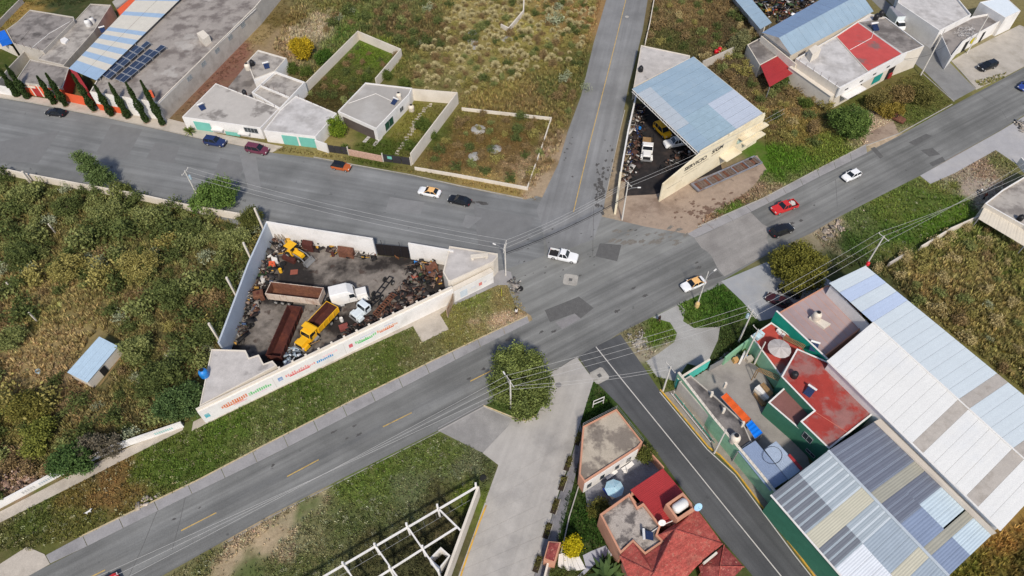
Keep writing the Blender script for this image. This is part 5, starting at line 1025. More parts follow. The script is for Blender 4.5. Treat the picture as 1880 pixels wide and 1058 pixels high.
tree('lot_tree', 'olive green tree near the left edge below the shed', (46, 748), 2.2, [(0, 0, 2.2, 2.6, 2.3, 1.8), (1.8, .2, 1.8, 1.6, 1.5, 1.3)], (82, 82, 36), (146, 138, 70), 3400, .27)
tree('lot_tree', 'yellow green tree in the lower left scrub', (66, 800), 1.8, [(0, 0, 1.8, 1.8, 1.8, 1.5), (.2, -1.8, 1.6, 1.5, 1.4, 1.2), (.4, 1.6, 1.8, 1.4, 1.3, 1.3)], (88, 96, 40), (158, 160, 78), 2600, .26)
t = tree('garden_bush', 'clipped bright yellow bush in the corner garden', (1052, 1003), 1.5, [(0, 0, 1.2, 1.15, 1.15, 1.1), (.1, .2, 2.1, .9, .9, .9), (0, .2, 2.9, .5, .5, .6)], (150, 140, 16), (226, 206, 40), 1900, .2, cat='bush')
tree('garden_bush', 'small dark bush at the terrace corner by the side street', (1188, 832), 1.2, [(0, 0, 1.3, 1.1, 1.0, 1.0), (-.5, -.6, 1.0, .8, .8, .7)], (60, 70, 32), (116, 120, 60), 1100, .2, cat='bush')
tree('garden_bush', 'olive bush between terrace and lawn', (1098, 936), 1.2, [(0, 0, 1.2, 1.3, 1.1, 1.0), (.6, .8, 1.2, .9, .8, .8)], (66, 70, 30), (128, 124, 60), 1100, .2, cat='bush')
for i, (x, y, r, lab) in enumerate([(672, 142, 1.0, 'small green bush behind the bungalow roof edge'), (708, 138, 1.1, 'pale green bush behind the bungalow'), (742, 152, 1.2, 'brownish bush behind the bungalow tank'), (776, 228, 1.5, 'dark bush on the bungalow lawn'), (752, 268, 1.2, 'dark bush by the bungalow garden wall'), (790, 308-62, 1.1, 'low bush at the end of the garden path'), (534, 126, 1.3, 'dark bush behind the rear terrace'), (560, 130, 1.3, 'olive bush between yellow tree and enclosure'), (1438, 146, 1.1, 'small bush below the red canopy'), (1480, 120+70, 1.2, 'bush at the foot of the shop side wall'), (632, 284-12, .8, 'small bush beside the carport pavers')]):
    tree('garden_bush', lab, (x, y), r*.8, [(0, 0, r*.85, r, r, r*.85), (r*.5, -r*.3, r*.7, r*.7, r*.7, r*.6)], (54, 74, 30), (112, 126, 60), int(620*r*r), .22, .06, cat='bush')

# cypresses in the wide street
def height_of(top, base):
    b = G(*base).xy; return min((i*.05 for i in range(40, 320)), key=lambda h: (G(*top, h).xy-b).length)
ORD = ['leftmost', 'second', 'third', 'fourth', 'fifth', 'sixth', 'seventh', 'eighth', 'rightmost']
for i, (tp, bp) in enumerate([((0, 127), (33, 177)), ((9, 119), (52, 181)), ((66, 140), (101, 191)), ((83, 135), (122, 195)), ((130, 137), (174, 205)), ((174, 155), (206, 213)), ((195, 154), (236, 217)), ((228, 153), (270, 225)), ((253, 149), (300, 230))]):
    H_ = height_of(tp, bp); rng = np.random.default_rng(90+i); b = G(*bp)
    t = thing('cypress', ORD[i]+' of the nine slim dark cypresses along the wide street sidewalk', 'cypress', (b.x, b.y, 0), 0, 'cypresses along the wide street')
    n = 2600; z = rng.uniform(0.03, 1, n)**.95; rad = .78*np.sin(np.pi*np.clip(z*.93+.07, 0, 1)**.62)**.8*(.9+.25*np.sin(z*17+i)); th = rng.uniform(0, 6.283, n); rr = rad*rng.uniform(.55, 1.0, n)
    c = np.stack([rr*np.cos(th), rr*np.sin(th), z*H_], 1); V = leafquads(c, rng.uniform(.3, .6, n), rng=rng)
    foliage('crown', V, rng.uniform(0, 1, n), (34, 50, 28), (74, 92, 48), rng, t)
    MB().tube([(0, 0, -.1), (0, 0, H_*.85)], [.13, .03], 6).build('trunk', M_BARK, t, local=True)
    MB().lathe([(.75, -.05), (.7, .14), (.0, .16)], n=10).build('planting_hole', M_DIRT, t, local=True)

# scrub bushes: a few kinds, copied
KINDS = {'d': ((60, 72, 38), (120, 130, 74)), 'g': ((92, 102, 54), (160, 164, 102)), 'o': ((116, 110, 56), (186, 174, 104)), 't': ((150, 132, 86), (214, 196, 142)), 'b': ((104, 88, 60), (172, 146, 102)), 'c': ((112, 122, 90), (196, 200, 164))}
BUSH = {}
for k, (c1, c2) in KINDS.items():
    for s in range(3):
        rng = np.random.default_rng(300+ord(k)*3+s); nl = 3+s; lob = [(0, 0, .55, .75, .7, .5)]+[(rng.uniform(-.6, .6), rng.uniform(-.6, .6), rng.uniform(.35, .6), rng.uniform(.35, .55), rng.uniform(.35, .55), rng.uniform(.3, .45)) for _ in range(nl)]
        V, K = crown_verts(rng, lob, 620 if k != 'c' else 300, .17, .45); BUSH[(k, s)] = foliage('bush_mesh', V, K, c1, c2, rng).data; bpy.data.objects.remove(bpy.data.objects['bush_mesh']) if 'bush_mesh' in bpy.data.objects else None
LANDM = [(60, 345, 'by the wide street wall at left'), (170, 370, 'below the tall ragged tree'), (290, 395, 'by the wall left of the round tree'), (395, 420, 'below the round wall tree'), (455, 470, 'by the top of the pale yard wall'), (420, 570, 'by the foot of the pale yard wall'), (350, 660, 'left of the corner house'),
         (20, 440, 'at the left edge below the street wall'), (140, 470, 'around the blue green agave'), (260, 480, 'mid lot under the street wall'), (340, 540, 'mid lot towards the yard wall'), (30, 560, 'at the left edge mid lot'), (120, 560, 'above the bare track'), (230, 570, 'above the small shed'), (300, 620, 'right of the small shed'), (90, 660, 'left of the small shed'),
         (240, 720, 'below the small shed'), (20, 700, 'at the left edge below the track'), (100, 760, 'left of the twiggy tree'), (190, 780, 'beside the twiggy tree'), (260, 790, 'by the low lettered wall'), (30, 860, 'at the lower left rubble'), (800, 30, 'at the top left of it'), (880, 40, 'near the short L wall'), (960, 90, 'below the short L wall'), (1040, 40, 'by the street kerb at top'), (1000, 130, 'near its lower right'), (830, 140, 'behind the bungalow garden'),
         (900, 160, 'above the low field wall'), (640, 30, 'at the dirt track'), (700, 60, 'above the enclosure'), (760, 100, 'right of the enclosure'), (820, 290, 'in its left half'), (900, 260, 'in its middle'), (970, 280, 'in its right half'), (1030, 180, 'beside the north street'), (1010, 300, 'at the sandy roadside'), (1230, 30, 'at top by the plot wall'), (1300, 40, 'by the junk yard wall'), (1340, 130, 'behind the shed roof'), (1400, 190, 'left of the red canopy posts'),
         (1450, 220, 'in front of the barn wall'), (1500, 250, 'beside the round tree'), (1660, 500, 'near the warehouse corner'), (1740, 480, 'below the low cream wall'), (1820, 520, 'below the lean-to'), (1720, 560, 'along the warehouse eave'), (1820, 620, 'at the right edge'), (1860, 680, 'at the far warehouse end')]
for s in range(3):
    rng = np.random.default_rng(700+s); n = 420; d = rng.normal(size=(n, 3)); d[:, 2] = np.abs(d[:, 2])+.12; d /= np.linalg.norm(d, axis=1, keepdims=True); r_ = rng.uniform(.55, 1.0, (n, 1)); e = d*r_*np.array([.95, .95, .8]); b_ = e*.45
    sd = np.cross(d, rng.normal(size=(n, 3))); sd /= np.linalg.norm(sd, axis=1, keepdims=True); sd *= .045; V = np.stack([b_-sd, b_+sd, e+sd*.7, e-sd*.7], 1).reshape(-1, 3)
    BUSH[('h', s)] = foliage('tussock_mesh', V, rng.uniform(0, 1, n), (160, 148, 104), (220, 208, 160), rng).data; bpy.data.objects.remove(bpy.data.objects['tussock_mesh'])
def bush(name, label, cat, group, p, k, r, rnd):
    o = bpy.data.objects.new(name, BUSH[(k, rnd.randrange(3))]); COL.objects.link(o)
    if group and 'garden' not in group:
        x_, y_ = PX(Vector((p[0], p[1], 0))); lm = min(LANDM, key=lambda q: (q[0]-x_)**2+(q[1]-y_)**2)[2]; label = ('small ' if r < 1.1 else 'large ' if r > 1.6 else '')+label+', '+lm; label = label if len(label.split()) <= 16 else label.split(' ', 1)[1]
    tag(o, label, cat, group)
    place(o, (p[0], p[1], -.02), rnd.uniform(0, 6.28), (r, r, r*rnd.uniform(.9, 1.4))); return o
def nearest_kind(c):
    return min('dgotb', key=lambda k: sum((((C(*KINDS[k][0])[i]+C(*KINDS[k][1])[i])/2-c[i])*30)**2 for i in range(3)))
def poisson(poly, dmin, nmax, seed, holes=()):
    rnd = random.Random(seed); poly = [tuple(p) for p in P2(poly)]; hs = [[tuple(p) for p in P2(h)] for h in holes]; xs = [p[0] for p in poly]; ys = [p[1] for p in poly]; out = []
    for _ in range(nmax*40):
        x, y = rnd.uniform(min(xs), max(xs)), rnd.uniform(min(ys), max(ys))
        if not inpoly(np.array([x]), np.array([y]), poly)[0] or any(inpoly(np.array([x]), np.array([y]), h)[0] for h in hs): continue
        if all((x-a)**2+(y-b)**2 > dmin*dmin for a, b in out): out.append((x, y))
        if len(out) >= nmax: break
    return out
rnd = random.Random(21)
TRACK = [(0, 640), (40, 590), (110, 540), (200, 530), (215, 560), (180, 600), (120, 690), (60, 735), (0, 740)]
for (x, y) in poisson(LOT, 2.65, 225, 4, [[(95, 700), (175, 580), (262, 630), (200, 745)], TRACK]):
    c = soil([x], [y])[0]; px_ = PX(Vector((x, y, 0))); near_wall = px_[1] < 430+.04*px_[0]
    k = rnd.choice('ggdd') if near_wall else (nearest_kind(c) if rnd.random() < .35 else rnd.choice('gddobgdog'))
    if rnd.random() < .07: k = 'c'
    r = rnd.choice((1.1, 1.5, 1.9, 2.4, 2.8))*rnd.uniform(.85, 1.15) if k in 'dgo' else rnd.uniform(.9, 1.9)
    bush('scrub_bush', {'d': 'dark green scrub bush in the left lot', 'g': 'green scrub bush in the left lot', 'o': 'olive scrub bush in the left lot', 't': 'straw scrub bush in the left lot', 'b': 'brown scrub bush in the left lot', 'c': 'grey green cactus in the left lot'}[k], 'bush' if k != 'c' else 'cactus', 'scrub of the overgrown left lot', (x, y), k, r, rnd)
for (x, y) in poisson([(770, 100), (850, 0), (1095, 0), (1062, 110), (960, 140), (880, 170), (800, 180), (760, 150)], 1.75, 300, 9):
    k = 'h' if rnd.random() < .6 else rnd.choice('obgbd'); r = rnd.choice((.8, 1.0, 1.2, 1.45))*rnd.uniform(.9, 1.1)
    bush('straw_bush', {'h': 'pale straw clump in the dry north field', 'o': 'olive shrub in the dry north field', 'b': 'brown shrub in the dry north field', 'g': 'green shrub in the dry north field', 'd': 'dark shrub in the dry north field'}[k], 'bush', 'shrubs of the dry field', (x, y), k, r, rnd)
for (x, y) in poisson([(600, 60), (640, 0), (840, 0), (790, 80), (770, 130), (735, 85), (660, 50)], 2.6, 40, 10):
    k = rnd.choice('bddgb'); bush('field_bush', {'b': 'brown bush behind the cream enclosure', 'd': 'dark bush behind the cream enclosure', 'g': 'green bush behind the cream enclosure'}[k], 'bush', 'bushes behind the cream enclosure', (x, y), k, rnd.uniform(1.0, 1.9), rnd)
for (x, y) in poisson([(860, 210), (1005, 225), (1040, 130), (1062, 110), (1050, 190), (1010, 300), (968, 340), (770, 305)], 2.6, 60, 12):
    k = rnd.choice('bbogd'); bush('field_bush', {'b': 'brown bush near the low walled field', 'o': 'olive bush near the low walled field', 'd': 'dark bush near the low walled field', 'g': 'green bush near the low walled field'}[k], 'bush', 'bushes near the low walled field', (x, y), k, rnd.uniform(.8, 1.6), rnd)
for (x, y) in poisson([(1200, 0), (1330, 0), (1390, 70), (1370, 130), (1410, 170), (1470, 160), (1530, 215), (1500, 270), (1420, 250), (1340, 150), (1270, 95), (1190, 78)], 2.6, 80, 13):
    k = rnd.choice('bbbotgd'); bush('field_bush', {'b': 'brown bush near the workshop', 'o': 'olive bush near the workshop', 't': 'straw bush near the workshop', 'd': 'dark bush near the workshop', 'g': 'green bush near the workshop'}[k], 'bush', 'bushes beside the workshop', (x, y), k, rnd.uniform(.9, 1.8), rnd)
for (x, y) in poisson(DL, 3.0, 70, 14):
    k = rnd.choice('totbgc'); bush('lot_bush', {'b': 'brown bush in the dry right lot', 'o': 'olive bush in the dry right lot', 't': 'straw bush in the dry right lot', 'c': 'grey green cactus in the dry right lot', 'g': 'green bush in the dry right lot'}[k], 'bush' if k != 'c' else 'cactus', 'bushes of the dry right hand lot', (x, y), k, rnd.uniform(.8, 1.7), rnd)
for i, (x, y, r) in enumerate([(625, 40, 1.5), (645, 26, 1.2), (790, 22, 2.0), (1018, 45, 2.2), (1025, 20, 1.5), (770, 85, 1.0), (1040, 150, 1.9), (1075, 165, 1.3)]):
    bush('cactus', ['pale cactus left of the dirt track at top', 'small cactus beside the dirt track at top', 'tall grey cactus at the top of the field', 'big silvery cactus beside the north street', 'cactus above the silvery one by the north street', 'pale cactus behind the enclosure corner', 'broad grey green shrub beside the north street', 'small green shrub at the north street edge'][i], 'cactus', None, G(x, y), 'c', r, rnd)
# palms and agave
def rosette(name, label, px, n, L_, c1, c2, up, cat, trunk=0.0, wd=.16):
    b = G(*px); t = thing(name, label, cat, (b.x, b.y, 0)); rng = np.random.default_rng(n+int(px[0])); V = []
    for i in range(n):
        th = rng.uniform(0, 6.283); el = rng.uniform(*up); l = L_*rng.uniform(.75, 1.1); d = np.array([math.cos(th)*math.cos(el), math.sin(th)*math.cos(el), math.sin(el)]); s = np.array([-math.sin(th), math.cos(th), 0])*wd*L_*.5; o = np.array([0, 0, trunk])
        m1 = o+d*l*.55; e = o+d*l-np.array([0, 0, .18*l]); V += [o-s*.4, o+s*.4, m1+s, m1-s, m1-s, m1+s, e+s*.1, e-s*.1]
    foliage('fronds', np.array(V), np.repeat(rng.uniform(0, 1, n), 2), c1, c2, rng, t)
    if trunk: MB().tube([(0, 0, -.05), (0, 0, trunk)], .18, 8).build('trunk', M_BARK, t, local=True)
rosette('palm', 'small fan palm before the teal garage door', (350, 246), 46, 1.7, (70, 92, 36), (140, 150, 74), (.1, 1.3), 'palm', .5)
rosette('agave', 'huge dark agave in the garden at the bottom edge', (1112, 1062), 40, 3.4, (40, 60, 36), (96, 118, 66), (.15, 1.1), 'agave', 0, .2)
rosette('agave', 'small spiky plant on the pale garden walk', (1108, 1026), 18, .8, (26, 44, 26), (60, 80, 44), (.2, 1.2), 'agave', 0, .14)
rosette('agave', 'blue green agave in the overgrown left lot', (150, 440), 22, 1.5, (52, 76, 62), (96, 120, 100), (.2, 1.1), 'agave', 0, .16)
for i, (x, y) in enumerate([(1032, 1048), (1022, 1046), (1051, 1052), (1014, 1056)]): bush('box_shrub', ['second', 'third', 'rightmost', 'leftmost'][i]+' small rounded shrub below the fan of white slabs', 'shrub', 'small garden shrubs', G(x, y), 'd', .55, rnd)
# tree pits along the dark sidewalk of the concrete street
for i, (x, y) in enumerate([(1062, 806), (1043, 852), (1033, 888), (1019, 930), (1005, 975), (987, 1036)]):
    b = G(x, y); t = thing('planter', ['topmost', 'second', 'third', 'fourth', 'fifth', 'lowest'][i]+' narrow tree pit with shrub along the concrete street', 'planter', (b.x, b.y, 0), A_CON, 'tree pits along the concrete street')
    MB().bx(-1.1, 1.1, -.42, .42, .0, .1).build('soil', mat('dark_soil', C(58, 48, 38), var=.2), t, local=True); r_ = MB(); 
    for s in (-.44, .44): r_.bx(-1.14, 1.14, s-.04, s+.04, 0, .16)
    r_.build('rim', M_KERB, t, local=True); rng = np.random.default_rng(i); V, K = crown_verts(rng, [(-.4, 0, .6, .5, .35, .45), (.4, 0, .5, .4, .3, .35)], 260, .16); foliage('shrub', V, K, (70, 70, 36), (130, 124, 66), rng, t)

for (x, y) in poisson([(560, 180), (660, 84), (728, 106), (690, 148), (672, 154), (622, 206)], 2.2, 22, 31):
    k = rnd.choice('bbddg'); bush('plot_bush', {'b': 'brown weed bush inside the cream enclosure', 'd': 'dark weed bush inside the cream enclosure', 'g': 'green weed bush inside the cream enclosure'}[k], 'bush', 'weed bushes of the cream enclosure garden', (x, y), k, rnd.uniform(.7, 1.4), rnd)
for (x, y, r, lab) in [(878, 238, 1.7, 'pale gravel mound in the low walled field, upper one'), (908, 274, 1.5, 'pale gravel mound in the low walled field, right one'), (872, 288, 1.4, 'pale gravel mound in the low walled field, lower one'), (868, 60, 1.2, 'grey gravel mound beside the concrete pad'), (930, 72, 1.5, 'stone heap below the short L wall')]:
    b = G(x, y); mb = MB(); mb.lathe([(r*1.0, -.02), (r*.9, .1), (r*.6, .28), (r*.3, .4), (r*.05, .43)], b, 14)
    for v in mb.v: v.x += rnd.uniform(-.2, .2); v.y += rnd.uniform(-.2, .2); v.z += rnd.uniform(-.05, .05)
    tag(mb.build('gravel_mound', M_GRAVEL, smooth=True), lab, 'mound')

tufts('track_tufts', 'sparse tufts on the bare roadside track', BARE, 1.2, 's', .2, .4, 1.2)

for i, (x, y, r, c, lab) in enumerate([(40, 362, 2.4, 'g', 'broad green scrub tree at the left end of the street wall'), (120, 378, 2.2, 'd', 'dark scrub tree below the cream wall pier'), (190, 392, 2.6, 'g', 'wide green scrub tree below the tall ragged tree'), (268, 400, 2.2, 'g', 'green scrub tree under the middle of the street wall'), (345, 420, 2.3, 'd', 'dark scrub tree left below the round wall tree'), (432, 440, 2.4, 'g', 'green scrub tree beside the top of the pale yard wall'),
        (250, 488, 3.0, 'o', 'big olive scrub tree in the middle of the left lot'), (118, 492, 2.6, 'o', 'olive scrub tree right of the upper pale post'), (40, 470, 2.6, 'd', 'dark scrub tree at the left edge of the lot'), (310, 540, 2.5, 'd', 'dark scrub tree in the right half of the lot'), (380, 610, 2.2, 'd', 'dark scrub tree at the foot of the pale yard wall'), (290, 690, 2.6, 'd', 'dark scrub tree above the corner house tree'), (245, 640, 2.2, 'g', 'green scrub tree right of the small shed'), (20, 620, 2.0, 'g', 'green scrub tree at the left edge beside the track')]):
    k1, k2 = KINDS[c]; tree('scrub_tree', lab, (x, y), r*.8, [(0, 0, r*.8, r, r*.9, r*.75), (r*.6, r*.3, r*.9, r*.65, r*.6, r*.6), (-r*.6, r*.2, r*.75, r*.6, r*.6, r*.55), (r*.1, -r*.6, r*.6, r*.7, r*.55, r*.5)], k1, k2, int(300*r*r), .27, .1, group='scrub trees of the left lot')
# ================================================================ vehicles
M_LAMPW = mat('headlamp_glass', C(225, 225, 220), rough=.2, var=0, fine=0, spec=.6); M_LAMPR = mat('tail_lamp', C(150, 20, 18), rough=.3, var=0, fine=0, spec=.5)
M_TRIM = mat('dark_trim', (.02, .02, .021), rough=.6, var=.1)
def wheel(parent, x, y, r, w_=.22, rim=True):
    o = MB().tube([(x, y-w_/2, r), (x, y-w_*.3, r), (x, y+w_*.3, r), (x, y+w_/2, r)], [r*.9, r, r, r*.9], 14).build('wheel', M_TYRE, parent, local=True, smooth=True)
    if rim:
        s = 1 if y > 0 else -1; MB().tube([(x, y+s*w_*.35, r), (x, y+s*(w_/2+.015), r)], [r*.62, r*.55], 12).build('rim', M_RIM, o, local=True)
    return o
def loft(mb, st):
    """st: list of (x, half width, z bottom, z shoulder, z top)"""
    vs = []; n = 9
    for x, w_, zb, zs, zt in st:
        vs += [(x, -w_*.94, zb), (x, -w_, zb+(zs-zb)*.35), (x, -w_, zs), (x, -w_*.9, zt), (x, 0, zt+.02), (x, w_*.9, zt), (x, w_, zs), (x, w_, zb+(zs-zb)*.35), (x, w_*.94, zb)]
    fs = []
    for i in range(len(st)-1):
        for k in range(n-1): fs.append((i*n+k, (i+1)*n+k, (i+1)*n+k+1, i*n+k+1))
        fs.append((i*n+n-1, (i+1)*n+n-1, (i+1)*n, i*n))
    fs.append(tuple(range(n))); fs.append(tuple((len(st)-1)*n+k for k in range(n))[::-1]); return mb.add(vs, fs)
STY = {  # L, W, H, hood z, trunk z, cabin base x0..x1, roof x0..x1, wheel r
    'sedan': (4.5, 1.76, 1.43, .92, .96, -1.75, .95, -1.05, .20, .31), 'hatch': (4.0, 1.70, 1.48, .95, .98, -1.92, .85, -1.5, .15, .31), 'suv': (4.6, 1.84, 1.72, 1.06, 1.08, -2.15, .85, -1.95, .25, .36),
    'van': (4.8, 1.9, 1.75, 1.0, 1.05, -2.3, 1.25, -2.1, .45, .34), 'pickup': (5.3, 1.88, 1.78, 1.08, 1.05, -.75, 1.05, -.55, .45, .38)}
def car(name, label, cat, rear, front, style, body, roof=None, bed=None, len_=None, h=.8, sign=None):
    a, b = G(*rear, h), G(*front, h); c = (a+b)/2; rz = heading(a, b); L, W_, H, zh, zt, cx0, cx1, rx0, rx1, wr = STY[style]
    t = thing(name, label, cat, (c.x, c.y, .03), rz); k = (len_ or L)/L; L *= k; cx0 *= k; cx1 *= k; rx0 *= k; rx1 *= k; w = W_/2; f = L/2
    zb = .24; bm = MB()
    if style == 'pickup':
        loft(bm, [(f, w*.80, zb+.2, .62, .72), (f-.14, w*.95, zb+.05, .74, zh-.12), (f-.5, w, zb, .82, zh-.02), (cx1-.05, w, zb, .9, zh+.03), (cx0-.05, w, zb, .9, zh+.03)])
        bm.build('body', body, t, local=True, smooth=True); bb = MB(); x0, x1 = -f+.02, cx0-.1
        for s in (-1, 1): bb.bx(x0, x1, s*w-.07 if s > 0 else -w, w if s > 0 else -w+.07, zb+.08, zt)
        bb.bx(x0, x0+.07, -w+.071, w-.071, zb+.08, zt); bb.bx(x1-.07, x1, -w+.071, w-.071, zb+.08, zt); bb.build('bed_sides', body, t, local=True, bevel=.02)
        MB().bx(x0+.075, x1-.075, -w+.075, w-.075, .5, .62).build('bed_floor', bed or M_TRIM, t, local=True)
    else:
        loft(bm, [(f, w*.78, zb+.16, .58, .66), (f-.12, w*.93, zb+.05, .68, zh-.16), (f-.45, w*.99, zb, .76, zh-.05), (cx1-.1, w, zb, .82, zh+.03), (0, w, zb, .84, (zh+zt)/2), (cx0+.2, w, zb, .84, zt), (-f+.32, w*.98, zb, .80, zt-.02), (-f+.08, w*.92, zb+.08, .74, zt-.10), (-f, w*.82, zb+.16, .62, zt-.22)])
        bm.build('body', body, t, local=True, smooth=True)
    z0 = zh-.02; g = glassm(); wb, wt = w*.93, w*.74; zr = H
    P_ = lambda x, y, z: (x, y, z)
    MB().quad(P_(cx1, -wb, z0), P_(cx1, wb, z0), P_(rx1, wt, zr-.04), P_(rx1, -wt, zr-.04)).build('windshield', g, t, local=True)
    MB().quad(P_(cx0, wb, z0), P_(cx0, -wb, z0), P_(rx0, -wt, zr-.04), P_(rx0, wt, zr-.04)).build('rear_window', g, t, local=True)
    for s in (-1, 1):
        q = [P_(cx0, s*wb, z0), P_(cx1, s*wb, z0), P_(rx1, s*wt, zr-.04), P_(rx0, s*wt, zr-.04)]; MB().quad(*(q if s < 0 else q[::-1])).build('side_window', g, t, local=True)
    rm = roof or body; r_ = MB(); r_.frus((rx0-.02, rx1+.02, -wt-.01, wt+.01, zr-.06), (rx0+.08, rx1-.08, -wt+.08, wt-.08, zr+.02)); r_.build('roof', rm, t, local=True, bevel=.02)
    md = (cx0+cx1)/2-.1; mr = (rx0+rx1)/2
    for s in (-1, 1):
        for (xa, xb) in ((cx1, rx1), (cx0, rx0), (md, mr))+(((md-1.0, mr-1.0),) if style in ('van', 'suv') else ()): MB().tube([(xa, s*wb, z0), (xb, s*wt, zr-.03)], .05, 5).build('pillar', rm if roof else body, t, local=True)
    wx = L*.30 if style != 'pickup' else L*.31
    for x in (wx+.08, -wx): 
        for s in (-1, 1): wheel(t, x, s*(w-.10), wr)
    for s in (-1, 1):
        MB().box((f-.12, s*w*.66, zh-.24), (.2, .36, .16)).build('headlight', M_LAMPW, t, local=True, bevel=.02); MB().box((-f+.08, s*w*.74, zt-.22), (.14, .28, .2)).build('tail_light', M_LAMPR, t, local=True, bevel=.02)
        MB().box((cx1-.25, s*(w+.08), z0+.1), (.14, .2, .14)).build('mirror', body, t, local=True, bevel=.02)
    MB().bx(f-.06, f+.03, -w*.8, w*.8, .34, .52).build('front_bumper', M_TRIM, t, local=True, bevel=.02); MB().bx(-f-.03, -f+.06, -w*.8, w*.8, .36, .54).build('rear_bumper', M_TRIM, t, local=True, bevel=.02)
    if sign: MB().box(((rx0+rx1)/2, 0, zr+.09), (.22, .6, .14)).build('roof_sign', sign, t, local=True, bevel=.02)
    return t
P_BLK = paint('black', (.012, .013, .016), .2); P_NAVY = paint('navy', (.02, .035, .11), .25); P_MAR = paint('maroon', (.14, .035, .06), .3); P_OR = paint('burnt_orange', (.42, .10, .025), .3)
P_WHT = paint('white', (.78, .78, .77), .3); P_RED = paint('red', (.55, .03, .03), .3); P_TAXI = paint('taxi_orange', (.80, .46, .17), .4); P_BLUE = paint('blue', (.03, .06, .25), .25); P_MARD = paint('dark_maroon', (.05, .014, .018), .3)
P_YEL = paint('truck_yellow', (.78, .42, .012), .4); P_PALE = paint('pale_blue_white', (.62, .68, .70), .45); P_CRM = paint('truck_white', (.74, .72, .68), .45)
car('parked_car', 'black sedan parked before the cypresses at upper left', 'car', (123, 208), (80, 203), 'sedan', P_BLK)
car('parked_car', 'dark blue estate parked in front of the white house', 'car', (372, 256), (417, 263), 'suv', P_NAVY)
car('parked_car', 'maroon minivan parked behind the dark blue car', 'car', (447, 269), (497, 278), 'van', P_MAR)
car('parked_car', 'burnt orange hatchback on the wide street', 'car', (607, 301), (645, 308), 'hatch', P_OR, roof=P_BLK)
car('taxi', 'white taxi with pale orange roof on the wide street', 'taxi', (811, 356), (766, 347), 'sedan', P_WHT, roof=P_TAXI)
car('moving_car', 'black sedan following the taxi on the wide street', 'car', (865, 372), (822, 362), 'sedan', P_BLK)
car('pickup_truck', 'white pickup with open black bed in the junction', 'pickup', (1007, 463), (1062, 475), 'pickup', P_WHT)
car('taxi', 'white taxi with orange roof below the leaning street lamp', 'taxi', (1294, 512), (1252, 529), 'sedan', P_WHT, roof=P_TAXI)
car('pickup_truck', 'red pickup carrying white sacks on the boulevard', 'pickup', (1467, 370), (1414, 389), 'pickup', P_RED)
car('moving_car', 'black off-roader driving up the boulevard beside the red pickup', 'car', (1416, 430), (1455, 415), 'suv', P_BLK)
car('moving_car', 'white compact crossover alone on the boulevard', 'car', (1580, 314), (1547, 329), 'hatch', P_WHT, roof=P_WHT)
car('parked_car', 'black car parked on the pale apron at the upper right', 'car', (1831, 115), (1796, 126), 'suv', P_BLK)
car('moving_car', 'blue car cut by the right edge on the boulevard', 'car', (1898, 148), (1872, 163), 'sedan', P_BLUE)
car('parked_car', 'dark maroon car under the olive tree', 'car', (1448, 560), (1414, 544), 'sedan', P_MARD)
car('parked_car', 'black car in the shade behind the dark maroon car', 'car', (1470, 541), (1430, 526), 'hatch', P_BLK)
car('moving_car', 'red car just entering at the bottom edge of the boulevard', 'car', (168, 1092), (204, 1068), 'sedan', P_RED)
rp = G(1452, 373, .9)
for i in range(5):
    o = MB().box((0, 0, 0), (.7, .45, .3)).build('sack', mat('white_sack', C(205, 200, 194), var=.15, scale=4), None, bevel=.08); tag(o, 'white sack lying in the bed of the red pickup', 'sack', 'sacks in the red pickup')
    o.location = (rp.x+[.3, -.3, .5, 0, .1][i]*.9+.15, rp.y+[.3, .1, -.2, -.4, 0][i]*.8+.1, [.83, .83, .83, .85, 1.1][i]); o.rotation_euler = (0, 0, i*.7)
# --- trucks
def tr(name, label, cat, rear, front, h=1.2):
    a, b = G(*rear, h), G(*front, h); c = (a+b)/2; return thing(name, label, cat, (c.x, c.y, .02), heading(a, b)), (b-a).length
def hopper(parent, x0, x1, w0, w1, z0, z1, t_, m, mi, name='bed'):
    """open box: outer sides m, inner faces mi"""
    o = MB(); i = MB()
    b = (x0, x1, -w0, w0); tp = (x0-.1, x1+.1, -w1, w1)
    B = [(b[0], b[2], z0), (b[1], b[2], z0), (b[1], b[3], z0), (b[0], b[3], z0)]; T_ = [(tp[0], tp[2], z1), (tp[1], tp[2], z1), (tp[1], tp[3], z1), (tp[0], tp[3], z1)]
    Bi = [(b[0]+t_, b[2]+t_, z0+.08), (b[1]-t_, b[2]+t_, z0+.08), (b[1]-t_, b[3]-t_, z0+.08), (b[0]+t_, b[3]-t_, z0+.08)]; Ti = [(tp[0]+t_, tp[2]+t_, z1), (tp[1]-t_, tp[2]+t_, z1), (tp[1]-t_, tp[3]-t_, z1), (tp[0]+t_, tp[3]-t_, z1)]
    o.add(B+T_, [(3, 2, 1, 0)]+[(k, (k+1) % 4, 4+(k+1) % 4, 4+k) for k in range(4)]); o.add(T_+Ti, [(k, (k+1) % 4, 4+(k+1) % 4, 4+k) for k in range(4)])
    n = max(3, int((x1-x0)/1.1))
    for k in range(n+1):
        x = x0+(x1-x0)*k/n
        for s in (-1, 1): o.box((x, s*((w0+w1)/2+.04), (z0+z1)/2), (.12, .1, (z1-z0)*.95), 0, 0, s*-math.atan2(w1-w0, z1-z0))
    ob = o.build(name, m, parent, local=True)
    i.add(Bi+Ti, [(0, 1, 2, 3)]+[(k, 4+k, 4+(k+1) % 4, (k+1) % 4) for k in range(4)]); i.build('bed_lining', mi, ob, local=True); return ob
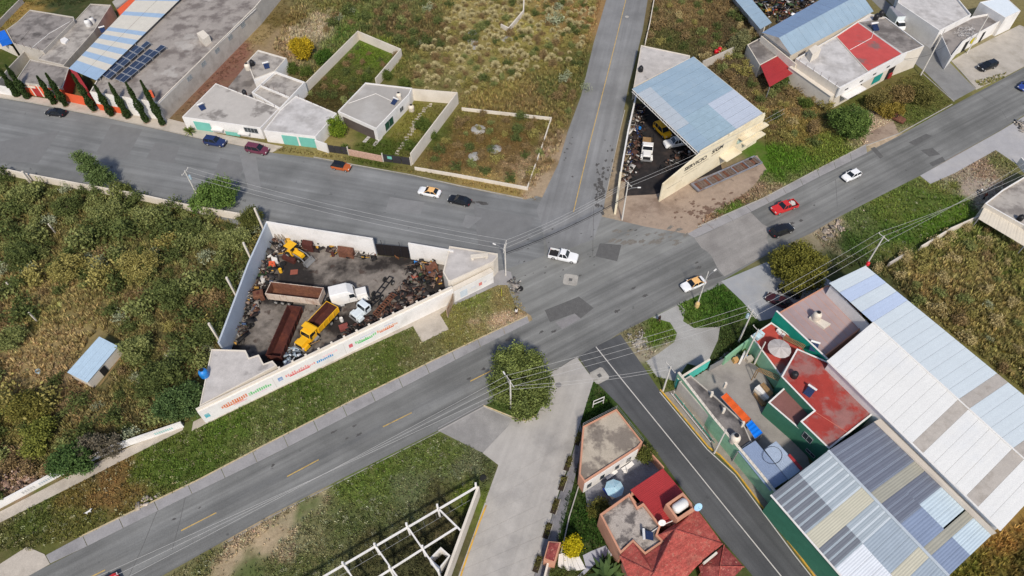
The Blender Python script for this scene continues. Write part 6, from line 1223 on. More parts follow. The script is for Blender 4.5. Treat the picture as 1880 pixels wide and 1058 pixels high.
def frame(parent, x0, x1, z=.85, m=None):
    f = MB()
    for s in (-1, 1): f.bx(x0, x1, s*.42-.06, s*.42+.06, z-.12, z+.12)
    for k in range(5): x = x0+(x1-x0)*k/4; f.bx(x-.05, x+.05, -.36, .36, z-.08, z+.08)
    f.build('chassis_frame', m or M_BLACK, parent, local=True)
def bonnet_cab(t, xf, xc0, xc1, m, hw=.75, cw=1.05, hz=1.75, rz_=2.65, sleeper=None):
    """bonnet from xc1 to xf, cab from xc0 to xc1"""
    MB().frus((xc1-.1, xf, -hw-.12, hw+.12, .75), (xc1-.1, xf-.12, -hw+.08, hw-.08, hz)).build('bonnet', m, t, local=True, bevel=.1)
    MB().bx(xc0, xc1, -cw, cw, .85, hz+.05).build('cab', m, t, local=True, bevel=.06); g = glassm()
    MB().frus((xc0+.02, xc1-.03, -cw+.03, cw-.03, hz+.03), (xc0+.02, xc1-.3, -cw+.12, cw-.12, rz_-.1)).build('cab_windows', g, t, local=True)
    MB().frus((xc0-.02, xc1-.24, -cw+.06, cw-.06, rz_-.14), (xc0+.05, xc1-.4, -cw+.18, cw-.18, rz_)).build('cab_roof', m, t, local=True, bevel=.04)
    p = MB()
    for s in (-1, 1):
        p.tube([(xc1-.05, s*(cw-.05), hz), (xc1-.3, s*(cw-.13), rz_-.1)], .06, 5); p.tube([(xc0+.05, s*(cw-.05), hz), (xc0+.05, s*(cw-.13), rz_-.1)], .14, 5)
    p.build('pillars', m, t, local=True)
    for s in (-1, 1):
        MB().frus((xf-1.35, xf-.1, s*1.02-.28, s*1.02+.28, .55), (xf-1.2, xf-.3, s*.98-.2, s*.98+.2, 1.25)).build('fender', m, t, local=True, bevel=.08)
        MB().box((xf-.12, s*.88, 1.05), (.12, .26, .22)).build('headlight', M_LAMPW, t, local=True); MB().box((xc1-.15, s*(cw+.22), hz+.35), (.12, .12, .5)).build('mirror', M_TRIM, t, local=True)
        wheel(t, xf-.75, s*.98, .5, .3)
    MB().bx(xf-.02, xf+.14, -1.1, 1.1, .45, .75).build('bumper', M_STEEL, t, local=True); MB().bx(xf-.06, xf+.02, -hw+.1, hw-.1, .85, hz-.25).build('grille', M_TRIM, t, local=True)
# yellow dump truck
t, L = tr('dump_truck', 'bright yellow dump truck in the truck yard', 'dump truck', (611, 568), (549, 634), 1.4)
f = 4.35; frame(t, -f+.3, f-1.2); bonnet_cab(t, f, f-3.35, f-1.75, P_YEL)
hopper(t, -f, .55, 1.15, 1.25, 1.15, 2.55, .1, P_YEL, M_RUSTD); MB().bx(.62, 1.7, -1.25, 1.25, 2.75, 2.9).build('cab_guard', P_YEL, t, local=True); MB().bx(.56, .68, -1.2, 1.2, 1.2, 2.9).build('headboard', P_YEL, t, local=True)
for x in (-f+.9, -f+2.2):
    for s in (-1, 1): wheel(t, x, s*1.0, .5, .45)
MB().tube([(1.0, 1.15, .75), (2.0, 1.15, .75)], .28, 12).build('fuel_tank', M_STEEL, t, local=True)
# rusty dump trailer
t, L = tr('dump_trailer', 'white sided dump trailer with rusty inside', 'trailer', (494, 538), (596, 550), 1.5)
hopper(t, -4.6, 4.6, 1.15, 1.32, 1.25, 3.0, .12, mat('rust_stained_white', C(214, 196, 178), var=.12, stain=C(140, 90, 66), samt=.7, sscale=.6), M_RUST); frame(t, -4.4, 4.4)
for x in (-3.6, -2.4, -1.2):
    for s in (-1, 1): wheel(t, x, s*1.0, .5, .4)
for s in (-1, 1): MB().tube([(3.4, s*.6, 0), (3.4, s*.6, 1.1)], .08, 6).build('landing_leg', M_BLACK, t, local=True)
# empty rusty trailer hull
t, L = tr('trailer_hull', 'long dark rusty empty trailer hull on the ground', 'trailer', (506, 654), (541, 572), .9)
hopper(t, -4.9, 4.9, 1.05, 1.25, .15, 1.75, .08, M_RUSTD, M_RUSTD)
# white sleeper tractor
t, L = tr('tractor_truck', 'white tractor truck with tall sleeper in the truck yard', 'truck', (606, 553), (664, 539), 1.2)
f = 3.7; frame(t, -f, f-1.2); bonnet_cab(t, f, f-3.2, f-1.9, P_CRM, hw=.85, cw=1.12, hz=1.95, rz_=3.0)
MB().frus((-f+1.3, f-3.2, -1.18, 1.18, .9), (-f+1.3, f-3.25, -1.15, 1.15, 3.0)).build('sleeper', P_CRM, t, local=True, bevel=.08); MB().frus((-f+1.25, f-2.3, -1.18, 1.18, 3.0), (-f+1.3, f-3.1, -1.05, 1.05, 3.75)).build('roof_fairing', P_CRM, t, local=True, bevel=.1)
for s in (-1, 1): wheel(t, -f+.8, s*.98, .5, .45); MB().tube([(-f+2.0, s*1.1, .7), (-f+3.2, s*1.1, .7)], .28, 12).build('fuel_tank', M_STEEL, t, local=True)
# old pale cab
t, L = tr('old_truck', 'pale blue old bonnet truck without a body', 'truck', (690, 548), (654, 578), 1.2)
f = 2.9; frame(t, -f, f-1.1); bonnet_cab(t, f, f-3.1, f-1.75, P_PALE, hz=1.6, rz_=2.4)
for s in (-1, 1): wheel(t, -f+.6, s*.9, .48, .4)
# bare chassis
for i, (r_, f_, lab) in enumerate([((690, 545), (716, 512), 'bare black truck chassis right of the old pale truck'), ((694, 572), (718, 546), 'rusty ribbed ladder frame beside the long wall')]):
    t, L = tr('chassis', lab, 'chassis', r_, f_, .6); frame(t, -2.6, 2.6, .6, M_BLACK if i == 0 else M_RUST)
    if i == 0:
        for x in (-1.8, 1.7):
            for s in (-1, 1): wheel(t, x, s*.85, .45, .3)
    else:
        for k in range(11): MB().bx(-2.4+k*.48, -2.26+k*.48, -.5, .5, .72, .8).build('rung', M_RUST, t, local=True)
# backhoe loader
t, L = tr('backhoe_loader', 'yellow backhoe loader with canopy near the rear yard wall', 'backhoe', (524, 454), (560, 474), 1.0)
MB().frus((.0, 2.0, -.5, .5, .8), (.1, 1.9, -.42, .42, 1.55)).build('bonnet', P_YEL, t, local=True, bevel=.06); MB().bx(-1.6, .1, -.85, .85, .7, 1.15).build('platform', P_YEL, t, local=True, bevel=.04)
MB().bx(-1.5, .2, -.85, .85, 2.6, 2.72).build('canopy', P_YEL, t, local=True, bevel=.04); p = MB()
for x in (-1.4, .1):
    for s in (-.78, .78): p.tube([(x, s, 1.1), (x, s, 2.6)], .05, 5)
p.build('canopy_posts', M_BLACK, t, local=True); MB().box((-.6, 0, 1.5), (.5, .5, .7)).build('seat', M_BLACK, t, local=True)
for s in (-1, 1): wheel(t, -.9, s*.95, .68, .42); wheel(t, 1.5, s*.8, .45, .3)
p = MB()
for s in (-.7, .7): p.tube([(.3, s, 1.5), (2.2, s, 1.35), (3.0, s, .6)], .09, 6)
p.build('loader_arms', M_STEEL, t, local=True)
MB().add([(2.9, -1.1, .12), (2.9, 1.1, .12), (3.7, 1.1, .15), (3.7, -1.1, .15), (2.85, -1.1, .9), (2.85, 1.1, .9)], [(0, 1, 5, 4), (0, 3, 2, 1), (0, 4, 3), (1, 2, 5)]).build('bucket', M_STEEL, t, local=True)
MB().tube([(-1.6, 0, .9), (-2.6, 0, 2.9), (-3.7, 0, 1.9), (-3.9, 0, .8)], [.16, .14, .11, .09], 6).build('backhoe_boom', M_STEEL, t, local=True); MB().box((-3.9, 0, .5), (.5, .6, .5), 0, .4).build('backhoe_bucket', M_STEEL, t, local=True)
# loose long booms leaning in the corner
t = thing('scrap_boom', 'bundle of grey excavator booms leaning in the yard corner', 'boom', G(510, 446))
for i in range(3): MB().tube([G(512+i*7, 446+i*1.5, .1), G(500+i*7, 418+i*2, 2.4), G(497+i*8, 412+i*2, 3.4)], [.22, .18, .12], 6).build('boom', mat('faded_steel', C(150, 140, 128), var=.2), t)
# workshop vehicles
t, L = tr('stake_truck', 'white bonnet truck with dark stake bed in the workshop yard', 'truck', (1190, 240), (1187, 300), 1.4)
f = 3.4; frame(t, -f, f-1.2); bonnet_cab(t, f, f-3.3, f-1.8, P_CRM, hw=.85, cw=1.1); p = MB()
for k in range(7):
    for s in (-1, 1): p.bx(-f+k*.42, -f+k*.42+.1, s*1.1-.03, s*1.1+.03, 1.0, 2.2)
for z in (1.3, 1.8, 2.2):
    for s in (-1, 1): p.bx(-f, -f+2.6, s*1.1-.025, s*1.1+.025, z, z+.12)
p.build('stakes', M_BLACK, t, local=True); MB().bx(-f, -f+2.7, -1.1, 1.1, .95, 1.02).build('bed_floor', M_WOOD, t, local=True)
for s in (-1, 1): wheel(t, -f+.9, s*.95, .48, .4)
car('old_car', 'yellow old van inside the workshop yard', 'van', (1208, 228), (1226, 246), 'van', P_YEL, h=1.0)
car('old_pickup', 'white pickup parked under the workshop roof edge', 'pickup', (1262, 256), (1222, 263), 'pickup', P_WHT, h=1.0)
# flatbed by the workshop wall
t, L = tr('flatbed_trailer', 'rusty wooden flatbed trailer frame outside the workshop wall', 'trailer', (1278, 344), (1392, 293), .6)
fr_ = mat('greyblue_steel', C(134, 136, 144), var=.2, stain=C(112, 88, 76), samt=.8, sscale=.6); hl = L/2; p = MB()
for s in (-1, 1): p.bx(-hl, hl, s*1.15-.1, s*1.15+.1, .45, .75)
for k in range(6): x = -hl+2*hl*k/5; p.bx(x-.08, x+.08, -1.04, 1.04, .48, .72)
p.bx(-hl-.4, -hl, -1.2, 1.2, .4, .8); p.build('trailer_frame', fr_, t, local=True)
for k in range(26): x = -hl+.3+(2*hl-.6)*k/26; MB().bx(x, x+(2*hl-.6)/26*.9, -1.04, 1.04, .40, .46+.01*(k % 3)).build('plank', mat('greyed_plank', C(112, 96, 86), var=.3, scale=2, fine=.2) if k % 4 else M_RUST, t, local=True)
for s in (-1, 1): wheel(t, hl-1.2, s*.9, .4, .3)
# box truck
t, L = tr('box_truck', 'white box truck with grey roof in the alley', 'truck', (1630, 18), (1662, 58), 1.2)
f = 3.3; MB().bx(-f, f-1.9, -1.1, 1.1, .8, 3.0).build('cargo_box', P_PALE, t, local=True, bevel=.04); MB().bx(-f+.02, f-1.92, -1.08, 1.08, 3.003, 3.04).build('box_roof', mat('grey_box_roof', C(150, 150, 158)), t, local=True); frame(t, -f, f-.5, .7)
MB().frus((f-1.8, f, -1.0, 1.0, .5), (f-1.8, f-.2, -.98, .98, 1.3)).build('cab', P_WHT, t, local=True, bevel=.08); MB().frus((f-1.75, f-.35, -.92, .92, 1.28), (f-1.7, f-.9, -.8, .8, 1.95)).build('cab_windows', glassm(), t, local=True); MB().bx(f-1.75, f-.85, -.82, .82, 1.95, 2.02).build('cab_roof', P_WHT, t, local=True, bevel=.03)
for x in (f-.8, -f+1.2):
    for s in (-1, 1): wheel(t, x, s*.92, .42, .3)
# rusty wreck
t, L = tr('car_wreck', 'rusty stripped car wreck beside the boulevard kerb', 'wreck', (1630, 208), (1660, 222), .6)
bm = MB(); loft(bm, [(2.0, .7, .2, .5, .6), (1.6, .8, .2, .6, .75), (.4, .82, .2, .65, .8), (-1.4, .82, .2, .65, .8), (-2.0, .7, .3, .5, .6)]); bm.build('body', M_RUST, t, local=True); MB().bx(-1.1, .3, -.6, .6, .81, .86).build('interior', M_DARK, t, local=True); p = MB()
for x, s in ((-1.1, -.65), (-1.1, .65), (.3, -.65), (.3, .65)): p.tube([(x, s, .8), (x*.7-.1, s*.85, 1.3)], .05, 5)
p.bx(-.85, .12, -.58, .58, 1.3, 1.34); p.build('roof_frame', M_RUSTD, t, local=True)
# ================================================================ poles and cables
def pole(label, base, h, r=.16, arms=1, az=0.0, lamp=None, m=None, name='utility_pole', xfmr=False):
    b = G(*base); t = thing(name, label, 'pole', (b.x, b.y, 0)); MB().tube([(0, 0, -.2), (0, 0, h)], [r, r*.62], 9).build('shaft', m or M_POLE, t, local=True, smooth=True)
    d = Vector((math.cos(az), math.sin(az), 0))
    for k in range(arms):
        z = h-.25-.7*k; c = Vector((0, 0, z)); MB().tube([c-d*1.1, c+d*1.1], .06, 5).build('crossarm', M_POLE, t, local=True)
        for s in (-1.0, 0, 1.0): q = c+d*s; MB().lathe([(.05, .05), (.08, .12), (.05, .2), (.03, .26)], q, 7).build('insulator', mat('porcelain', C(200, 196, 190), rough=.3), t, local=True)
    if lamp is not None:
        e = Vector((math.cos(lamp), math.sin(lamp), 0)); MB().tube([(0, 0, h*.8), e*.8+Vector((0, 0, h*.8+.5)), e*1.9+Vector((0, 0, h*.8+.6))], .04, 5).build('lamp_arm', M_STEEL, t, local=True); MB().box(e*2.1+Vector((0, 0, h*.8+.58)), (.6, .22, .14), lamp).build('lamp_head', M_WHITEW, t, local=True, bevel=.03)
    if xfmr: MB().lathe([(.28, 0), (.28, .8), (.2, .9)], d*.4+Vector((0, 0, h-2.4)), 12).build('transformer', mat('pale_blue_can', C(176, 196, 204)), t, local=True)
    return b+Vector((0, 0, h))
ca = ang((0, 300), (900, 460)); cb = ang((1000, 620), (1500, 380))
pT = pole('concrete pole in front of the round green wall tree', (369, 372), 8.2, az=ca+1.57, xfmr=True)
pC = pole('concrete corner pole at the tip of the truck yard', (928.5, 506), 8.2, arms=2, az=ca+1.57, lamp=2.6)
pS = pole('slim concrete pole at the workshop forecourt', (1142, 404), 9.6, arms=1, az=cb+1.57, lamp=.0)
pI = pole('concrete pole standing in front of the island tree', (938, 750), 8.3, arms=1, az=cb+1.57, lamp=2.0)
pL = pole('leaning street lamp with yellow foot on the grass patch', (1279, 563), 9.3, r=.11, arms=0, lamp=.7, name='street_lamp'); b = G(1279, 563); tag(MB().lathe([(.42, -.05), (.4, .9), (.22, 1.3)], b, 10).build('lamp_foot', mat('yellow_white_base', C(222, 190, 130), var=.1)), 'yellow painted concrete foot of the street lamp', 'lamp foot')
pA = pole('concrete pole before the compound front wall', (1356, 628), 8.8, arms=2, az=cb+1.57, xfmr=True)
pB = pole('concrete pole behind the front wall of the compound', (1366, 660), 8.4, arms=1, az=cb+1.57); pB2 = pole('short concrete pole on the compound forecourt', (1385, 668), 6.2, arms=0)
pE = pole('concrete pole at the corner of the side street', (1217, 718), 7.2, arms=1, az=cb+1.57); pD = pole('concrete pole rising from the yellow kerb by the green wall', (1311, 832), 7.4, arms=0)
pR = pole('pole behind the upper corner of the white warehouse', (1584, 497), 9.0, arms=1, az=cb+1.57)
pU = pole('tall pole at the alley mouth by the shop', (1690, 139), 11.5, arms=0); pU2 = pole('pole beside the yellow oval sign', (1775, 98), 9.5, arms=0)
for i, (x, y) in enumerate([(437, 549), (466, 486), (407, 632)]): b = G(x, y); tag(MB().box((b.x, b.y, 2.9), (.3, .3, 6.0)).build('wall_column', M_CREAMW), ['middle', 'upper', 'lower'][i]+' bare concrete column rising outside the pale yard wall', 'column')
b = G(488, 430); tag(MB().box((b.x, b.y, 3.2), (.32, .32, 7.2)).build('wall_column', M_CREAMW), 'concrete column on the rear left corner of the truck yard', 'column')
for i, (x, y) in enumerate([(102, 428), (68, 590), (27, 535)]): b = G(x, y); tag(MB().box((b.x, b.y, 1.2), (.2, .2, 2.6)).build('fence_post', M_CREAMW), ['pale post near the wide street wall in the left scrub', 'pale post beside the cactus in the left scrub', 'pale post at the left edge of the scrub'][i], 'post')
b = G(58, 338); tag(MB().box((b.x, b.y, 1.6), (.4, .4, 3.4)).build('wall_column', M_CREAMW), 'cream pier on the wide street wall at the left', 'column')
def cable(label, a, b, sag, r=.021, m=None, group=None, n=14):
    a, b = Vector(a), Vector(b); pts = [a.lerp(b, i/n)-Vector((0, 0, 4*sag*(i/n)*(1-i/n))) for i in range(n+1)]
    o = tag(MB().tube(pts, r, 5, False).build('overhead_cable', m or M_CABLE), label, 'cable', group); return o
dc = Vector((math.cos(ca+1.57), math.sin(ca+1.57), 0)); db = Vector((math.cos(cb+1.57), math.sin(cb+1.57), 0))
for s, w_ in ((-1, 'lower'), (0, 'middle'), (1, 'upper')): cable(w_+' cable strung along the wide street', pT+dc*s, pC+dc*s, 1.3)
for s, w_ in ((-1, 'lower'), (0, 'middle'), (1, 'upper')): cable(w_+' cable from the left edge to the island pole along the boulevard', G(122+s*27, 1100+s*4, 8.2), pI+db*s, .4)
for s, w_ in ((-1, 'lower'), (0, 'middle'), (1, 'upper')): cable(w_+' cable from the island pole to the compound pole', pI+db*s, pA+db*s, .6)
for s, w_ in ((-1, 'lower'), (0, 'middle'), (1, 'upper')): cable(w_+' cable from the compound pole to the warehouse corner pole', pA+db*s, pR+db*s, .6)
for s, w_ in ((-1, 'lower'), (0, 'middle'), (1, 'upper')): cable(w_+' cable from the warehouse corner pole to the right edge', pR+db*s, G(1900, 300+s*12, 8.5), 1.0)
for i, w_ in enumerate(('lower', 'upper')): cable(w_+' service cable from the island pole to the side street pole', pI-Vector((0, 0, 1.5+i)), pE-Vector((0, 0, .8*i)), .8)
for s, w_ in ((-1, 'lower'), (0, 'middle'), (1, 'upper')): cable(w_+' pale cable across the junction to the workshop pole', pC+dc*s, pS+dc*s*.6, .9)
cable('thick black cable bundle across the junction', pC-Vector((0, 0, 2.2)), pS-Vector((0, 0, 3.6)), .9, .075, M_CABLED); cable('second black cable beneath the thick bundle', pC-Vector((0, 0, 2.6)), pS-Vector((0, 0, 4.0)), .9, .035, M_CABLED)
for i in range(2): cable(['upper', 'lower'][i]+' cable from the workshop pole over the yard', pS-Vector((0, 0, .4+i*.8)), G(1440, 200+i*8, 7.5), .8)
cable('dark cable from the alley pole to the shop parapet', pU-Vector((0, 0, 5)), G(1740, 80, 4.5), .6, .03, M_CABLED); cable('dark cable from the shop corner to the alley pole', G(1640, 108, 4), pU-Vector((0, 0, 6)), .5, .03, M_CABLED)
# ================================================================ tanks, heaters, dishes
TPROF = [(.50, 0), (.55, .1), (.53, .35), (.55, .4), (.53, .65), (.55, .7), (.53, .95), (.45, 1.12), (.24, 1.25), (.24, 1.33)]
def tank(label, px, z, m, s=1.0, cat='water tank'):
    b = G(*px, z); t = thing('water_tank', label, cat, (b.x, b.y, z)); MB().lathe(TPROF, n=16).build('tank_body', m, t, local=True, smooth=True); MB().lathe([(.25, 1.33), (.25, 1.38), (.1, 1.41)], n=12).build('lid', M_BLACK, t, local=True); t.scale = (s, s, s); return t
tank('blue tank on the left corner house of the truck yard', (377, 690), 3.5, M_TANKB, 1.25); tank('cream tank on the pink roof', (1497, 585), 5.2, M_TANK, 1.25); tank('cream tank on the blackened yard roof', (1347, 810), 2.9, M_TANK, 1.35)
tank('cream tank on the bungalow roof', (733, 181), 2.9, M_TANK, 1.1); tank('cream tank standing on the bungalow lawn side', (756, 204), 0, M_TANK, 1.2); tank('cream tank on the small rear room', (456, 128), 3.3, M_TANK, 1.2); tank('black tank on the small rear room', (464, 120), 3.3, M_BLACK, 1.0)
tank('black tank on the courtyard wall behind the white house', (450, 174), 2.7, M_BLACK, .9); tank('black tank on the triangular slab roof', (1176, 131), 3.3, M_BLACK, 1.0); tank('black tank on the bright red roof', (1457, 692), 5.1, M_BLACK, .95); tank('white tank on the long narrow roof', (164, 48), 3.3, M_TANKW, 1.3); tank('white tank beside the solar heater on the narrow roof', (171, 42), 3.3, M_TANKW, 1.1)
tank('black tank on the right edge house', (1871, 404), 3.3, M_BLACK, .9); tank('left black tank on the shop roof corner', (1607, 36), 5.4, M_BLACK, 1.1); tank('right black tank on the shop roof corner', (1616, 30), 5.4, M_BLACK, 1.1); tank('blue barrel beside the compound front wall', (1366, 656), 0, M_TANKB, .75, 'barrel')
b = G(1506, 592, 5); tag(MB().prism(P2([(1486, 582), (1492, 576), (1526, 594), (1514, 602)], 5.4), 4.89, 5.3).build('roof_plinth', M_CREAMW), 'cream plinth under the tank on the pink roof', 'plinth')
tag(MB().prism(P2([(1485, 90), (1498, 82), (1508, 90), (1492, 100)], 7.2), 5.2, 7.2).build('chimney', M_CREAMW), 'cream rooftop tower on the corner shop', 'tower')
tag(MB().prism(P2([(-10, 62), (8, 55), (17, 70), (-2, 76)], 4.4), 3.0, 4.4).build('blue_tarp_box', mat('blue_tarp', C(30, 110, 215), var=.1)), 'bright blue tarp covered box at the upper left edge', 'tarp')
def heater(label, px, z, rz, s=1.0):
    b = G(*px, z); t = thing('solar_heater', label, 'solar heater', (b.x, b.y, z), rz); c = MB()
    c.add([(-.7, -.8, .15), (.7, -.8, .15), (.7, .7, .85), (-.7, .7, .85)], [(0, 1, 2, 3)]); c.build('collector', M_SOLARB, t, local=True)
    tb = MB()
    for k in range(9): x = -.62+k*.155; tb.tube([(x, -.8, .18), (x, .72, .9)], .028, 5)
    tb.build('glass_tubes', M_SOLAR, t, local=True); MB().tube([(-.85, .85, 1.05), (.85, .85, 1.05)], .22, 10).build('storage_tank', M_TANKW, t, local=True)
    l = MB()
    for x in (-.6, .6): l.tube([(x, -.8, 0), (x, -.8, .15)], .025, 4); l.tube([(x, .8, 0), (x, .8, .9)], .025, 4)
    l.build('legs', M_ALU, t, local=True); t.scale = (s, s, s)
heater('blue solar heater on the small rear room', (490, 124), 3.3, .4, 0.8); heater('blue solar heater on the bungalow roof edge', (724, 190), 2.9, -.6, 0.8); heater('blue solar heater on the narrow roof at upper left', (190, 58), 3.3, .5, 0.8); heater('blue solar heater on the shop roof', (1606, 54), 5.3, .2, 1.0)
heater('solar heater on the flat roof of the tiled house', (1190, 985), 4.15, 1.5, 0.8); heater('solar heater at the edge of the pink roof', (1493, 640), 4.9, -.4, 0.8); heater('solar heater frame on the bright red roof', (1484, 722), 5.15, -.8, 0.8); heater('solar heater lying on the stained white house roof', (372, 200), 2.95, .7, 0.8)
def dish(label, px, z, az, s, m=None):
    b = G(*px, z); t = thing('satellite_dish', label, 'dish', (b.x, b.y, z), az); v = []; n = 14
    for r, d in ((.05, 0), (.5, .06), (.85, .17), (1.0, .24)):
        for k in range(n): th = 6.2832*k/n; v.append(Vector((r*math.cos(th)*.9, r*math.sin(th), d)))
    mt = Matrix.Rotation(math.radians(48), 3, 'Y'); mb = MB(); mb.add([mt @ q+Vector((0, 0, 1.1)) for q in v], [(i*n+k, i*n+(k+1) % n, (i+1)*n+(k+1) % n, (i+1)*n+k) for i in range(3) for k in range(n)]+[tuple(range(n))]); mb.build('reflector', m or M_WHITEW, t, local=True, smooth=True)
    MB().tube([(0, 0, 0), (0, 0, 1.1)], .05, 6).build('mast', M_STEEL, t, local=True); MB().tube([(0, 0, .8), tuple(mt @ Vector((0, 0, 1.0))+Vector((0, 0, 1.1)))], .03, 5).build('feed_arm', M_STEEL, t, local=True); t.scale = (s, s, s)
dish('pale blue dish on the tank box of the tiled house', (1279, 934), 5.6, -1.2, .6, mat('pale_blue_dish', C(160, 200, 224))); dish('small dish on the flat roof edge of the tiled house', (1214, 962), 4.4, -1.6, .5)
# ================================================================ parasols, furniture
def parasol(label, px, h, r, n, m, m2, ribs):
    b = G(*px, h); t = thing('parasol', label, 'parasol', (b.x, b.y, 0.0)); 
    for k in range(n):
        a0, a1 = 6.2832*k/n, 6.2832*(k+1)/n; q = [Vector((0, 0, h+.45))]+[Vector((r*f*math.cos(a), r*f*math.sin(a), h+.45-.45*f**1.3)) for f in (.5, 1) for a in (a0, a1)]
        MB().add(q, [(0, 1, 2), (1, 3, 4, 2)]).build('canopy_panel', m if k % 2 else m2, t, local=True)
    MB().tube([(0, 0, 0), (0, 0, h+.55)], .04, 6).build('pole', M_STEEL, t, local=True); MB().lathe([(.32, 0), (.3, .12), (.08, .16)], n=12).build('base', M_BLACK, t, local=True); return t
t = parasol('large round grey parasol on the red terrace', (1431, 640), 5.4, 1.75, 14, mat('grey_canvas', C(196, 188, 182), var=.08), mat('grey_canvas_dark', C(182, 174, 168), var=.08), True); t.location.z = 0
parasol('pale blue octagonal parasol on the grey terrace', (1128, 897), 2.3, 1.35, 8, mat('blue_canvas', C(170, 206, 220), var=.1, scale=6), mat('blue_canvas_pale', C(182, 214, 226), var=.12, scale=6), True)
def lounger(label, px, rz):
    b = G(*px, .3); t = thing('lounger', label, 'lounger', (b.x, b.y, .08), rz); MB().box((-.3, 0, .34), (1.3, .62, .1)).build('cushion', M_WHITEW, t, local=True, bevel=.03); MB().box((.62, 0, .5), (.75, .62, .1), 0, -.5).build('backrest', M_WHITEW, t, local=True, bevel=.03); l = MB()
    for x in (-.8, .6):
        for s in (-.26, .26): l.bx(x-.03, x+.03, s-.03, s+.03, 0, .32)
    l.build('legs', M_ALU, t, local=True)
lounger('upper white lounger on the grey terrace', (1152, 858), .55); lounger('lower white lounger on the grey terrace', (1122, 872), .55)
t = thing('garden_chair', 'small white chair on the grey terrace', 'chair', G(1147, 868)); b = G(1147, 868)
MB().box((b.x, b.y, .5), (.5, .5, .06)).build('seat', M_WHITEW, t); MB().box((b.x+.22, b.y, .8), (.06, .5, .6)).build('backrest', M_WHITEW, t)
for i in (-.2, .2):
    for j in (-.2, .2): MB().box((b.x+i, b.y+j, .28), (.05, .05, .44)).build('leg', M_WHITEW, t)
b = G(1112, 905); tag(MB().box((b.x, b.y, .5), (.5, 1.1, .12), .5, .5).build('deck_chair', mat('blue_sling', C(30, 60, 150))), 'deep blue deck chair under the pale blue parasol', 'chair')
b = G(1120, 910); tag(MB().box((b.x, b.y, .35), (.5, 1.5, .14), .6).build('bench', M_TANK), 'cream bench beside the pale blue parasol', 'bench')
# awnings in the yard
def awning(label, q, z0, z1, m): 
    t = thing('awning', label, 'awning', G(*q[0], 2.4)); A, B, C_, D = G(*q[0], z0), G(*q[1], z1), G(*q[2], z1), G(*q[3], z0); n = 8; mb = MB(); vs = []
    for i in range(n+1): 
        u = i/n; s = Vector((0, 0, -.08 if i % 2 else 0)); vs += [A.lerp(D, u)+s, B.lerp(C_, u)+s]
    mb.add(vs, [(2*i, 2*i+2, 2*i+3, 2*i+1) for i in range(n)]); mb.build('canvas', m, t); fr = MB(); fr.tube([A, B, C_, D, A], .04, 5); fr.build('frame', M_STEEL, t); posts(t, [B.xy, C_.xy], min(B.z, C_.z), .04)
awning('bright orange awning along the blackened yard roof', [(1323, 729), (1334, 721), (1379, 769), (1368, 778)], 3.1, 2.7, mat('orange_canvas', C(240, 104, 44), var=.05)); awning('bright blue awning next to the orange awning', [(1369, 780), (1380, 771), (1401, 795), (1386, 806)], 3.1, 2.7, mat('blue_canvas_bright', C(10, 128, 240), var=.05))
# pergola ladders in the compound
for i, (a_, b_, c_, d_, h) in enumerate([((1438, 622), (1442, 617), (1479, 634), (1474, 640), 4.4), ((1389, 680), (1395, 676), (1436, 692), (1430, 700), 3.0)]):
    t = thing('pergola', ['wooden slatted pergola along the teal parapet', 'wooden slatted pergola over the yard steps'][i], 'pergola', G(*a_, h)); A, B, C_, D = (G(*p, h) for p in (a_, b_, c_, d_))
    for k in range(16): u = k/15; MB().seg(A.lerp(D, u), B.lerp(C_, u), .1, h, h+.07).build('slat', M_WOOD, t)
    f_ = MB(); f_.tube([A, D], .05, 5); f_.tube([B, C_], .05, 5); f_.build('rails', M_WOOD, t); posts(t, [A, B, C_, D], h, .05, M_WOOD)
t = thing('goods_stack', 'tan boards and white sheet stacked below the brown roof', 'stack', G(1400, 730))
for i, (q, z, m) in enumerate([([(1384, 716), (1392, 708), (1412, 728), (1404, 736)], 1.1, M_WALK), ([(1386, 712), (1394, 706), (1416, 726), (1410, 732)], 1.5, M_WHITEW), ([(1396, 706), (1402, 702), (1420, 722), (1414, 728)], 1.8, M_WOOD), ([(1384, 722), (1388, 718), (1408, 742), (1400, 744)], .8, M_WOOD)]): MB().prism(P2(q, z), 0 if i == 0 else z-.5, z, True).build('board', m, t)
b = G(1360, 662); tag(MB().box((b.x, b.y, .9), (1.6, .3, 1.8), 1.0, .3).build('white_sheet', M_WHITEW), 'white sheet leaning on the compound front wall', 'sheet'); b = G(1374, 662); tag(MB().box((b.x, b.y, .4), (1.1, .8, .8), .4).build('crate', M_WALK), 'pale crate beside the blue barrel', 'crate'); b = G(1349, 664); tag(MB().box((b.x, b.y, .4), (.8, .7, .8), .3).build('crate', mat('tan_crate', C(206, 160, 104))), 'tan crate left of the white leaning sheet', 'crate')
for i, (x, y) in enumerate([(1429, 607), (1432, 611), (1438, 615)]): b = G(x, y, 3.6); tag(MB().box((b.x, b.y, 3.55), (.45, .5, .6), .6).build('box', M_WHITEW, bevel=.05), ['upper', 'middle', 'lower'][i]+' white carton on the red terrace by the teal wall', 'box', 'cartons on the red terrace')
b = G(1392, 618, 3.4); tag(MB().box((b.x, b.y, 3.75), (1.5, 1.0, .8), .6).build('roof_unit', mat('pale_cyan', C(200, 224, 228))), 'pale cyan box on the red terrace', 'box')
